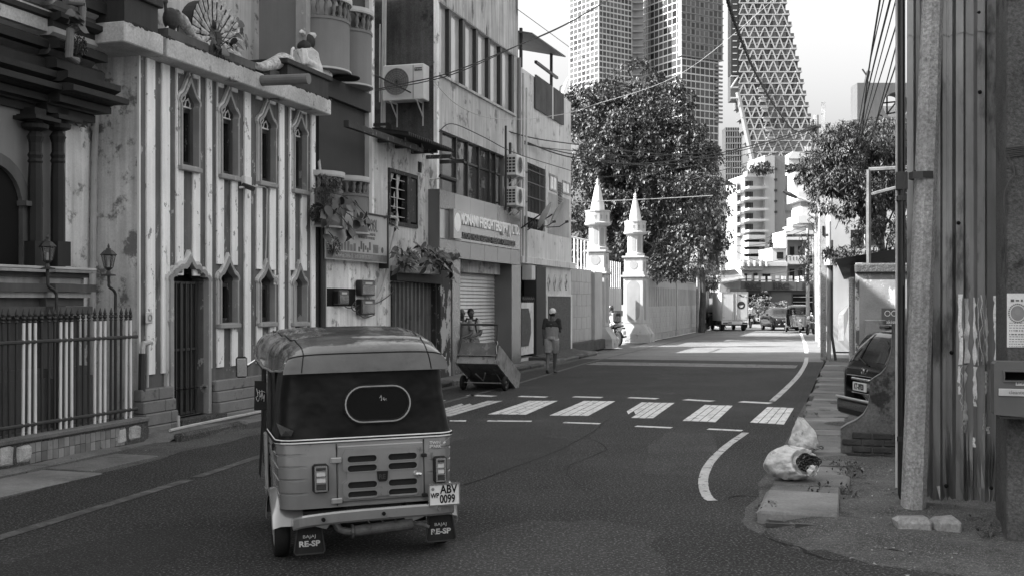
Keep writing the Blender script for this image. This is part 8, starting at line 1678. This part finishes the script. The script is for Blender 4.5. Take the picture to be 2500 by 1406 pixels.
s, y = G(1932, 1166, .1); bg2 = thing('rubbish_bag', 'white sack lying open with cups and rubbish spilling from its mouth', 'rubbish bag', s, y, .085, R(-8) - ANG, 'rubbish bags', True)
MT = (.62, -.74, .18); f2 = lump((.29, .22, .165), MT, .42, 8, .8, -.03); MB().grid(f2, 96, 60).smooth().build('sack', m_bag, bg2)
mv = Vector(MT).normalized(); a_ = mv.orthogonal().normalized(); b_ = mv.cross(a_); mb = MB()
mb.grid(lambda u, v: tuple(Vector((0, 0, .165)) + Vector(((mv * .80 + (a_ * math.cos(6.283 * u) + b_ * math.sin(6.283 * u)) * .56 * v)[i] * (.29, .22, .165)[i] * (1 + .08 * math.sin(23 * u + 17 * v)) for i in range(3)))), 30, 10); mb.build('rubbish', mat('rubbish_dark', .03, .9, .8, 30, grain=.6, grain_s=60, grain_c=.3, bump=1, bump_s=40), bg2)
rs = random.Random(2)
for k in range(7):
    c = V(.16 + rs.uniform(-.06, .06), -.15 + rs.uniform(-.03, .03), .06 + rs.uniform(0, .12)); mb = MB().lathe([(.022, 0), (.03, .05), (.032, .055), (.028, .05), (.02, .005)], (0, 0, 0), 12); e = Euler((rs.uniform(.4, 2), rs.uniform(-.5, .5), rs.uniform(0, 6))).to_matrix(); mb.v = [tuple(c + e @ Vector(p)) for p in mb.v]; mb.build('plastic_cup', m_bag if k % 2 else m_plate, bg2)

# ---- cars (own axes: x right, y forward, z up, origin under the rear bumper centre)
m_cblack = mat('car_black', .010, .15, .1, 2, bump=0, coat=.25, spec=.45, dents=.03); m_csilver = mat('car_silver', .35, .3, .06, 2, bump=0, coat=.5, metal=.4); m_cwhite = mat('car_white', .55, .3, .05, 2, bump=0, coat=.4); m_cglass = glass('car_glass', .015, .05, spec=.7)
def make_car(label, cat, s, y, yaw, st, m, plate=None, hatch=False, group=None, spare=False):
    """st: stations (y, half width, z bottom, z belt, roof half width, z roof)"""
    t = thing('car' if cat == 'car' else 'jeep', label, cat, s, y, 0, yaw - ANG, group, own=True); S = dense(st, 5); N = len(S)
    def ring(a):
        yy, w, zb, zl, wr, zr = a; h = [(0, zb), (w * .8, zb), (w * .97, zb + .06), (w, zb + (zl - zb) * .45), (w * .985, zl - .04), (w * .96, zl), (wr * 1.02 + (w - wr) * .12, zl + (zr - zl) * .72), (wr * .9, zl + (zr - zl) * .97), (wr * .55, zr), (0, zr + .005)]
        return h
    def P(u, v):         # u in 0..N-1, v in -9..9 signed half ring
        i = min(int(u), N - 2); f = u - i; a = tuple(S[i][k] * (1 - f) + S[i + 1][k] * f for k in range(6)); h = ring(a); av = abs(v); j = min(int(av), 8); g = av - j; x = h[j][0] * (1 - g) + h[j + 1][0] * g; z = h[j][1] * (1 - g) + h[j + 1][1] * g
        return Vector((math.copysign(x, v), a[0], z))
    vv = [k * .5 for k in range(-18, 19)]; mb = MB(); mb.add([P(i, v) for i in range(N) for v in vv], [(i * 37 + k, i * 37 + k + 1, (i + 1) * 37 + k + 1, (i + 1) * 37 + k) for i in range(N - 1) for k in range(36)] + [tuple(range(37)), tuple(range((N - 1) * 37, N * 37))]).smooth(); body = mb.build('body', m, t)
    def patch(u0, u1, v0, v1, nm, mm, d=.006, nu=8, nv=6):
        def fn(a, b):
            u = u0 + (u1 - u0) * a; v = v0 + (v1 - v0) * b; p = P(u, v); q = P(min(u + .3, N - 1.001), v) - P(max(u - .3, 0), v); r_ = P(u, v + .2) - P(u, v - .2); n_ = q.cross(r_)
            if n_.length > 1e-9: n_.normalize()
            c = V(0, p.y, (S[0][2] + S[0][3]) / 2 + .3)
            if n_.dot(p - V(0, 0 if False else sum(a_[0] for a_ in st) / len(st), .7)) < 0: n_ = -n_
            return p + n_ * d
        mb = MB().grid(fn, nu, nv).smooth(); return mb.build(nm, mm, body)
    return t, patch, S, P, body
def idx(S, yy): return min(range(len(S)), key=lambda i: abs(S[i][0] - yy))
hat = [(0, .60, .32, .80, .56, .82), (.02, .70, .26, .88, .60, .92), (.10, .74, .24, .92, .60, 1.08), (.22, .76, .24, .94, .60, 1.30), (.36, .77, .24, .94, .60, 1.43), (.7, .78, .22, .93, .61, 1.47), (1.4, .79, .22, .92, .62, 1.49), (2.0, .79, .22, .92, .60, 1.45), (2.5, .78, .22, .92, .56, 1.18), (2.8, .77, .22, .90, .6, .95), (3.2, .74, .24, .82, .58, .85), (3.4, .66, .28, .70, .5, .73)]
# black hatchback backed out of the driveway
Xn = (2158 - 1250) / FPX * 14.6; s, y = inv(Xn - .02, 15.4)
c1, patch, S, P, body = make_car('black hatchback parked behind curved wall with its tail to the street', 'car', s, y, R(-84), hat, m_cblack)
i0, i1 = idx(S, .06), idx(S, .36); patch(i0 + .5, i1 - 1.0, -8.2, 8.2, 'rear_window', m_cglass, .008, 10, 16); iA, iB = idx(S, .5), idx(S, 2.3)
for sg in (-1, 1): patch(iA, iB, sg * 5.3, sg * 6.7, 'side_window', m_cglass, .006); 
patch(idx(S, 2.08), idx(S, 2.62), -8, 8, 'windscreen', m_cglass, .006, 8, 14)
for sg in (-1, 1): patch(idx(S, .03), idx(S, .16), sg * 3.4, sg * 5.2, 'tail_lamp', m_lens, .012, 6, 6); patch(idx(S, .12), idx(S, .34), sg * 6.2, sg * 6.8, 'pillar_lamp', mat('pillar_chrome', .1, .12, .1, 3, bump=0, coat=.5), .01, 6, 4)
bmp = MB().cbox(-.72, .72, -.10, .12, .26, .50, .05).build('rear_bumper', m_cblack, c1); MB().box(-.6, .6, -.112, -.1, .29, .35).build('bumper_grille', m_rub, bmp); MB().tube([(-.7, -.1, .50), (.7, -.1, .50)], .02, 8).build('bumper_trim', m_alu, bmp)
pl = MB().cbox(-.22, .22, -.06, -.045, .62, .74, .004).build('number_plate', m_plate, c1); text('KT-0920', .115, m_black, pl, 'lettering', (-.16, -.062, .645), ext=.001, bold=.003, xs=.75)
MB().cbox(-.3, .3, -.05, .0, .77, .80, .008).build('tailgate_handle', m_chrome, c1); MB().cbox(-.28, .28, -.05, .0, .585, .60, .004).build('trim_strip', m_chrome, c1); text('GJTI', .05, m_chrome, c1, 'lettering', (.34, -.02, .60), ext=.003); MB().tube([(.05, .02, .99), (-.1, .04, 1.03), (-.3, .07, 1.07)], .012, 6).build('wiper', m_rub, c1); MB().lathe([(.03, -.02), (.045, -.015), (.045, 0)], (0, -.0, .9), 14, axis='y').build('badge', m_chrome, c1)
for sg in (-1, 1):
    for yy in (.62, 2.75): wheel(c1, sg * .70, yy, .29, .17)
MB().tube([(-.35, .42, 1.5), (0, .40, 1.515), (.35, .42, 1.5)], .03, 6).build('roof_spoiler', m_cblack, c1)
sed = [(0, .72, .28, .86, .6, .9), (.1, .80, .22, .92, .6, .96), (.5, .84, .2, .95, .6, 1.0), (.9, .85, .2, .95, .6, 1.28), (1.4, .86, .2, .95, .62, 1.44), (2.1, .86, .2, .94, .63, 1.46), (2.6, .86, .2, .94, .6, 1.36), (3.1, .86, .2, .94, .62, 1.04), (3.4, .85, .2, .92, .65, .97), (4.0, .82, .22, .84, .62, .88), (4.3, .74, .26, .74, .55, .78), (4.4, .64, .32, .62, .5, .66)]
def road_car(label, px, D, yaw, m, plate=True, st=sed, group='cars in the far traffic', cat='car', jeep=False):
    s, y, _ = A(px, 735, D); t, patch, S, P, body = make_car(label, cat, s, y, yaw, st, m, group=group); i2, i3 = idx(S, 2.62 if not jeep else 2.9), idx(S, 3.05 if not jeep else 3.1)
    patch(i2 - .5, i3 + .5, -7.6, 7.6, 'windscreen', m_cglass if not jeep else m_pane, .006, 8, 14); patch(idx(S, .6 if not jeep else .05), idx(S, 1.15 if not jeep else .2), -7.6, 7.6, 'rear_window', m_cglass, .006, 8, 14)
    for sg in (-1, 1):
        patch(idx(S, 1.3), idx(S, 2.6), sg * 5.3, sg * 6.7, 'side_window', m_cglass); f = st[-1][0]; MB().add([(sg * .42, f - .06, .66), (sg * .70, f - .14, .68), (sg * .74, f - .42, .82), (sg * .5, f - .22, .79)], [(0, 1, 2, 3)]).build('headlamp', m_lens, t); MB().ball((sg * .55, f - .02, .42), (.08, .04, .04), 8, 6).build('fog_lamp', m_lens, t)
        for yy in (.8, f - .85): wheel(t, sg * .76, yy, .31, .18)
        MB().cbox(sg * .95 - .07, sg * .95 + .07, 2.75, 2.83, .95, 1.06, .02).build('mirror', m, t); MB().box(sg * .3 if sg > 0 else -.7, .7 if sg > 0 else -.3, -.012, .0, .62, .74).build('tail_lamp', m_lens_d, t)
    MB().cbox(-.36, .36, f - .04, f + .02, .58, .70, .015).build('grille', m_chrome, t); MB().cbox(-.34, .34, f + .005, f + .025, .6, .68, .005).build('grille_mesh', m_metal_d, t); MB().cbox(-.26, .26, f + .02, f + .04, .40, .50, .004).build('number_plate', m_plate, t); MB().box(-.55, .55, f - .02, f + .015, .3, .37).build('intake', m_rub, t)
    return t
def at_front(o, D): pass
road_car('dark saloon car facing us beside the box truck', 1884, 74.0, R(180), m_cblack)
road_car('silver car half hidden behind white shirted rider', 1858, 92, R(180), m_csilver); road_car('pale car facing us behind the dark saloon', 1925, 84, R(180), m_cwhite)
jp = [(0, .74, .4, 1.0, .68, 1.05), (.05, .80, .38, 1.05, .68, 1.5), (.15, .84, .38, 1.08, .68, 1.78), (1.0, .85, .36, 1.08, .70, 1.82), (2.2, .85, .36, 1.08, .70, 1.8), (2.6, .85, .36, 1.08, .68, 1.7), (3.0, .85, .36, 1.06, .66, 1.2), (3.4, .84, .36, 1.04, .68, 1.1), (4.0, .8, .4, .98, .62, 1.02), (4.15, .74, .46, .9, .6, .94)]
j = road_car('old jeep seen from behind with a spare wheel on its door', 1853, 92, R(0), m_csilver, st=jp, cat='jeep', jeep=True); j.location.y += 4.0; sp2 = MB().lathe([(0, -.2), (.3, -.2), (.34, -.12), (.34, -.02)], (.1, 0, .95), 20, axis='y').build('spare_wheel', m_csilver, j); bxr = MB().box(-.6, .6, .6, 2.4, 1.84, 1.86).build('roof_rack', m_metal_d, j)
# ---- box truck
s, y, _ = A(1794, 735, 69.5); tr = thing('box_truck', 'small white box truck seen from behind on left lane', 'truck', s, y, 0, R(1) - ANG, None, True)
m_box = mat('truck_box', .6, .5, .06, 1, streak=.05, bump=.03, metal=.2)
MB().cbox(-.82, .82, 0, 3.0, .62, 2.42, .02).build('cargo_box', m_box, tr); MB().frame([(-.84, .60), (.84, .60), (.84, 2.45), (-.84, 2.45)], [(-.77, .7), (.77, .7), (.77, 2.36), (-.77, 2.36)], -.03, .02).build('door_frame', m_alu, tr)
for sg in (-1, 1):
    dr_ = MB().cbox(.01 if sg > 0 else -.76, .76 if sg > 0 else -.01, -.02, -.004, .72, 2.35, .006).build('cargo_door', m_box, tr); MB().tube([(sg * .12, -.04, .70), (sg * .12, -.04, 2.38)], .018, 6).build('lock_rod', m_alu, dr_)
    for z in (.85, 2.15): MB().cbox(sg * .72 - .06, sg * .72 + .06, -.035, -.02, z - .03, z + .03, .004).build('hinge', m_alu, dr_)
MB().box(-.012, .012, -.024, -.003, .72, 2.35).build('door_gap', m_black, tr)
mb = MB().lathe([(.14, -.024), (.25, -.024)], (.40, 0, 1.62), 24, axis='y'); mb.build('logo_ring', m_metal_d, tr); MB().lathe([(0, -.023), (.14, -.023)], (.40, 0, 1.62), 16, .2, 3.2, axis='y').build('logo_mark', m_metal_d, tr)
MB().prism([(.18, 2.3), (.35, 2.3), (.5, 2.18), (.62, 2.2), (.55, 2.12), (.4, 2.14)], -.026, -.022).build('logo_stroke', m_metal_d, tr)
MB().cbox(-.84, .84, -.1, .1, .42, .60, .01).build('rear_bumper', m_box, tr)
for sg in (-1, 1): MB().cbox(sg * .60 - .16, sg * .60 + .16, -.13, -.1, .47, .55, .005).build('tail_lamp', m_lens_d, tr); MB().cbox(sg * .78 - .04, sg * .78 + .04, -.125, -.1, .48, .54, .004).build('marker', m_lens, tr); wheel(tr, sg * .70, .75, .29, .2); wheel(tr, sg * .70, 3.6, .29, .18); MB().cbox(sg * .68 - .1, sg * .68 + .1, .3, .34, .1, .42, .005).build('mud_flap', m_flap, tr)
plt = MB().cbox(-.48, -.18, -.13, -.102, .47, .6, .004).build('number_plate', m_plate, tr); MB().box(-.44, -.22, -.132, -.13, .5, .57).build('plate_text', m_ink, plt)
MB().cbox(-.74, .74, 3.1, 4.5, .4, 1.75, .12).build('cab', m_cwhite, tr); MB().box(-.5, .5, .1, 3.2, .34, .5).build('chassis', m_metal_d, tr); MB().box(-.65, .65, 4.48, 4.52, 1.05, 1.6).build('windscreen', m_cglass, tr)

# ---- motorcycles with riders
def moto(label, s, y, yaw, m=None, group=None):
    t = thing('motorcycle', label, 'motorcycle', s, y, 0, yaw - ANG, group, own=True); m = m or m_helm
    wheel(t, 0, .3, .30, .11, mrim=m_metal_d); wheel(t, 0, 1.6, .30, .09, mrim=m_metal_d)
    MB().tube(dense([(0, -.05, .86), (0, .2, .84), (0, .55, .78), (0, .8, .78)], 3), [(.06, .04)] * 3 + [(.11, .06)] * 5 + [(.09, .05)] * 2, 10).build('seat', m_rub, t); MB().tube(dense([(0, .75, .82), (0, 1.0, .92), (0, 1.25, .88)], 4), [.08, .12, .15, .16, .16, .15, .14, .12, .08], 12).smooth().build('fuel_tank', m, t)
    MB().cbox(-.14, .14, .65, 1.15, .3, .66, .05).build('engine', m_metal_d, t)
    for sg in (-1, 1): MB().tube([(sg * .06, 1.6, .3), (sg * .06, 1.38, .95)], .025, 8).build('fork', m_chrome, t); MB().tube([(sg * .09, .3, .3), (sg * .09, .8, .45)], .022, 6).build('swingarm', m_metal_d, t); MB().tube([(sg * .12, .34, .34), (sg * .11, .45, .72)], .025, 6).build('shock', m_chrome, t); MB().tube([(sg * .05, 1.38, .98), (sg * .36, 1.25, 1.06)], .014, 6).build('handlebar', m_metal_d, t); MB().tube([(sg * .3, 1.27, 1.06), (sg * .36, 1.27, 1.2)], .008, 5).build('mirror_stem', m_metal_d, t); MB().ball((sg * .38, 1.27, 1.23), (.06, .015, .04), 8, 6).build('mirror', m_metal_d, t)
    MB().tube([(.14, 1.0, .32), (.15, .4, .34), (.16, -.05, .42)], [.02, .035, .045], 8).build('exhaust', m_exh, t); MB().cbox(-.08, .08, -.12, -.06, .72, .80, .01).build('tail_lamp', m_lens_d, t); MB().cbox(-.09, .09, -.16, -.14, .5, .66, .003).build('number_plate', m_plate, t); MB().lathe([(0, .07), (.08, .05), (.09, 0)], (0, 1.42, .95), 14, axis='y').build('headlamp', m_lens, t)
    mb = MB().grid(lambda u, v: (-.07 + .14 * v, .3 + .34 * math.cos(math.pi * (.15 + .75 * u)), .30 + .34 * math.sin(math.pi * (.15 + .75 * u))), 10, 2); mb.build('mudguard', m_rub, t)
    return t
JR = dict(hip=V(0, .45, .92), chest=V(0, .62, 1.28), neck=V(0, .68, 1.43), head=V(0, .74, 1.57), face=V(0, 1, -.05), shl=V(-.19, .62, 1.36), shr=V(.19, .62, 1.36), ell=V(-.3, .85, 1.15), hal=V(-.33, 1.2, 1.08), elr=V(.3, .85, 1.15), har=V(.33, 1.2, 1.08), hpl=V(-.11, .47, .88), hpr=V(.11, .47, .88), knl=V(-.24, .85, .72), knr=V(.24, .85, .72), anl=V(-.2, .68, .32), anr=V(.2, .68, .32), tol=V(-.22, .88, .27), tor=V(.22, .88, .27), hem=1.2, long=True)
def rider(label, s, y, yaw, top, bot, hk, **k): return person(label, s, y, 0, yaw, dict(JR, **k), top, bot, head_kind=hk, vox=.016)
for px, D, yaw, ml, rl, top, bot, hk in ((1519, 45.6, R(34), 'black motorcycle turning into the mosque gate', 'helmeted rider with black backpack turning into mosque gate', m_shirt_w, m_denim, 'helmet'), (1719, 72, R(2), 'black motorcycle ridden along the far left wall', 'rider in patterned shirt and dark helmet at the far left wall', m_shirt_g, m_denim, 'helmet'), (1834, 76, R(0), 'black motorcycle between truck and the dark saloon', 'rider in white shirt between truck and dark saloon', m_shirt_w, m_trou, 'hair')):
    s, y, _ = A(px, 735, D); moto(ml, s, y, yaw); rr_ = rider(rl, s, y, yaw, top, bot, hk)
    if px == 1519: MB().cbox(-.17, .17, .26, .46, .98, 1.42, .06).build('backpack', m_shirt_d, rr_); MB().cbox(-.12, .12, .2, .27, 1.0, 1.25, .03).build('backpack_pocket', m_helm, rr_)
s, y, _ = A(1990, 735, 63); moto('motorcycle leaning behind the far auto rickshaw', s, y, R(150))
s, y, _ = A(1746, 735, 73); cv_ = thing('covered_stall', 'low stall draped in dark sheet beside far truck', 'stall', s, y, 0, -ANG, None, True); MB().grid(lambda u, v: (-.65 + 1.3 * u, -.5 + 1.0 * v, .95 * (1 - (2 * u - 1) ** 4 * .8) * (1 - (2 * v - 1) ** 4 * .7) + .03 * math.sin(9 * u)), 20, 14).smooth().build('sheet', m_tarp, cv_); MB().lathe([(0, -.52), (.17, -.52), (.19, -.5)], (.1, 0, .42), 16, axis='y').build('round_sign', m_alu, cv_); MB().box(-.6, .6, -.3, .4, 1.05, 1.15).build('tray', m_metal_d, cv_)
s, y, _ = A(1747, 735, 75); JS = dict(hip=V(0, 0, .9), chest=V(0, .0, 1.28), neck=V(0, .0, 1.44), head=V(0, .03, 1.57), face=V(0, 1, 0), shl=V(-.19, 0, 1.36), shr=V(.19, 0, 1.36), ell=V(-.24, .05, 1.1), hal=V(-.15, .25, 1.0), elr=V(.24, .05, 1.1), har=V(.15, .25, 1.0), hpl=V(-.09, 0, .86), hpr=V(.09, 0, .86), knl=V(-.1, .02, .48), knr=V(.1, .02, .48), anl=V(-.1, 0, .08), anr=V(.1, 0, .08), tol=V(-.11, .2, .02), tor=V(.11, .2, .02), hem=1.2)
person('stall keeper standing behind the draped stall', s, y, .15, R(180), JS, m_shirt_g, m_trou, vox=.02)

# ================================================================ NEAR PLANTS: every leaf its own piece
def leaf_mesh(nm, l, w, m, tip=.25):
    mb = MB(); rows = [(0, .05), (.12, .75), (.3, 1.0), (.5, .92), (.68, .62), (.82, .26), (1, .0)]; vs = []
    for f, k in rows: vs += [(-w / 2 * k, l * f, -.10 * l * f * f + .07 * w * k), (0, l * f, -.10 * l * f * f), (w / 2 * k, l * f, -.10 * l * f * f + .07 * w * k)]
    mb.add(vs, [(3 * i + j, 3 * i + j + 1, 3 * i + j + 4, 3 * i + j + 3) for i in range(6) for j in (0, 1)]).smooth(); return mb.mesh(nm, m)
m_lf = mat('leaf_near', .055, .38, .25, 6, bump=.05, spec=.5, rnd_obj=.55); m_twig = mat('twig', .06, .9, .2, 5)
def sprig(label, cat, twigs, leaf, size, base, seed, plane_y, spread=.12, nm='wall_plant', hang=1.0, outw=.6):
    """twigs: list of photo polylines with a leaf count"""
    rs = random.Random(seed); b = (Ls(base[0], plane_y), plane_y, Lz(base[0], base[1], plane_y)); t = thing(nm, label, cat, *b)
    for pts, n, dy in twigs:
        P = dense([(Ls(x, plane_y + dy), plane_y + dy + rs.uniform(-.03, .03), Lz(x, y, plane_y + dy)) for x, y in pts], 5)
        MB().tube(P, [.011 * (1 - .6 * i / len(P)) for i in range(len(P))], 5).build('stem', m_twig, t)
        for k in range(n):
            p = Vector(P[min(len(P) - 1, int(len(P) * (.2 + .8 * (k + .5) / n)))]) + Vector((rs.gauss(0, spread * .4), rs.gauss(0, spread * .3), rs.gauss(0, spread * .3)))
            az = rs.uniform(0, 6.28); el = -hang * rs.uniform(.3, 1.1)
            d_ = Vector((math.cos(az) * math.cos(el), math.sin(az) * math.cos(el) * .6 - .25 * outw, math.sin(el))).normalized(); nrm = Vector((rs.uniform(-.5, .5), -outw + rs.uniform(-.4, .3), rs.uniform(.1, .9))); x_ = d_.cross(nrm).normalized(); z_ = x_.cross(d_)
            mt = Matrix((x_, d_, z_)).transposed(); o = piece(leaf, 'leaf', t, tuple(p), mt.to_euler(), (1, 1, 1)); k_ = size * rs.uniform(.7, 1.15); o.scale = (k_, k_, k_)
    return t
lm = leaf_mesh('leaf', 1, .72, m_lf); lm2 = leaf_mesh('leaf', 1, .42, m_lf)
sprig('hanging fig branch with broad dark leaves before the shop sign', 'plant', [([(785, 480), (800, 500), (830, 530), (850, 555), (858, 575)], 16, -.45), ([(800, 470), (835, 478), (870, 500), (895, 530), (905, 545)], 14, -.5), ([(790, 490), (795, 530), (800, 560)], 9, -.42), ([(830, 500), (850, 520), (880, 540)], 8, -.48)], lm, .23, (785, 480), 5480, .05, nm='fig_plant', hang=1.0)
sprig('young fig plant with heart shaped leaves rooted in shrine parapet', 'plant', [([(520, 140), (535, 118), (555, 90), (575, 60), (582, 50)], 9, -.35), ([(520, 140), (545, 110), (585, 80), (592, 92)], 7, -.38), ([(525, 135), (530, 100), (528, 70), (522, 50)], 8, -.33), ([(530, 130), (560, 118), (580, 115)], 6, -.4)], lm, .19, (520, 142), 5142, .05, nm='fig_plant', hang=.6)
sprig('small vine with pointed leaves beside the grey drainpipe', 'plant', [([(170, 268), (195, 262), (230, 250), (245, 240)], 7, .3), ([(175, 300), (190, 285), (195, 275)], 3, .3)], lm, .22, (170, 270), 5270, .3, nm='wall_vine', hang=1.3)
sprig('rubbery leaves sprouting by the cranked pipe on temple cornice', 'plant', [([(168, 60), (175, 45), (182, 25)], 6, -.5), ([(170, 62), (185, 60), (188, 70)], 4, -.5)], lm, .17, (168, 62), 562, .2, nm='wall_plant', hang=.3)
sprig('little leafy tuft at the end of sign board', 'plant', [([(940, 540), (950, 528), (958, 522)], 8, -.2), ([(945, 545), (955, 540), (962, 550)], 8, -.2)], lm2, .14, (945, 545), 5545, 0, nm='wall_plant', hang=.5)
rs = random.Random(77); tw = []
for k in range(26):
    x0 = rs.uniform(975, 1110); y0 = 655 if x0 < 1070 else 660; tw.append(([(x0, y0), (x0 + rs.uniform(-8, 14), y0 - rs.uniform(15, 35)), (x0 + rs.uniform(-20, 35), y0 - rs.uniform(25, 60) + (60 if x0 > 1085 and k % 2 else 0))], 8, -.35 + rs.uniform(-.25, .1)))
sprig('dense leafy shrub growing on ledge over the corrugated door', 'plant', tw, lm2, .26, (1040, 655), .0, 78, nm='ledge_shrub', hang=.5) if False else None
def sprig2(label, tw, leaf, size, base, plane_y, seed, nm): return sprig(label, 'plant', tw, leaf, size, base, seed, plane_y, nm=nm, hang=.5)
sprig2('dense leafy shrub growing on ledge over the corrugated door', tw, lm2, .25, (1040, 655), .0, 79, 'ledge_shrub')
def bush2(label, cx, cy, y, r, n, size, m, seed, cat='plant', nm='balcony_plant'):
    rs = random.Random(seed); c = (Ls(cx, y), y, Lz(cx, cy, y)); t = thing(nm, label, cat, c[0], c[1], c[2] - r); mb = MB()
    for k in range(10): mb.tube([(c[0], c[1], c[2] - r), (c[0] + rs.uniform(-.6, .6) * r, c[1] + rs.uniform(-.6, .6) * r, c[2] + rs.uniform(-.3, .7) * r)], [.012, .005], 4)
    mb.build('stems', m_twig, t); mb = MB(); leaf_cloud(mb, rs, [(c, (r, r * .8, r))], n, 6, size, .2, True); mb.build('foliage', m, t)['kind'] = 'stuff'
bush2('fine leaved round bush on lower balcony edge', 797, 462, -.35, .24, 320, .045, m_leaf3, 61); bush2('dark trailing creeper on black rain pipe', 776, 520, -.2, .16, 140, .05, m_leaf2, 62); bush2('thin dry creeper over the left end of shop sign', 812, 600, -.25, .16, 60, .05, m_leaf2, 63); bush2('moss clump under the parapet end of temple cornice', 184, 112, -.1, .14, 120, .04, m_leaf2, 64)
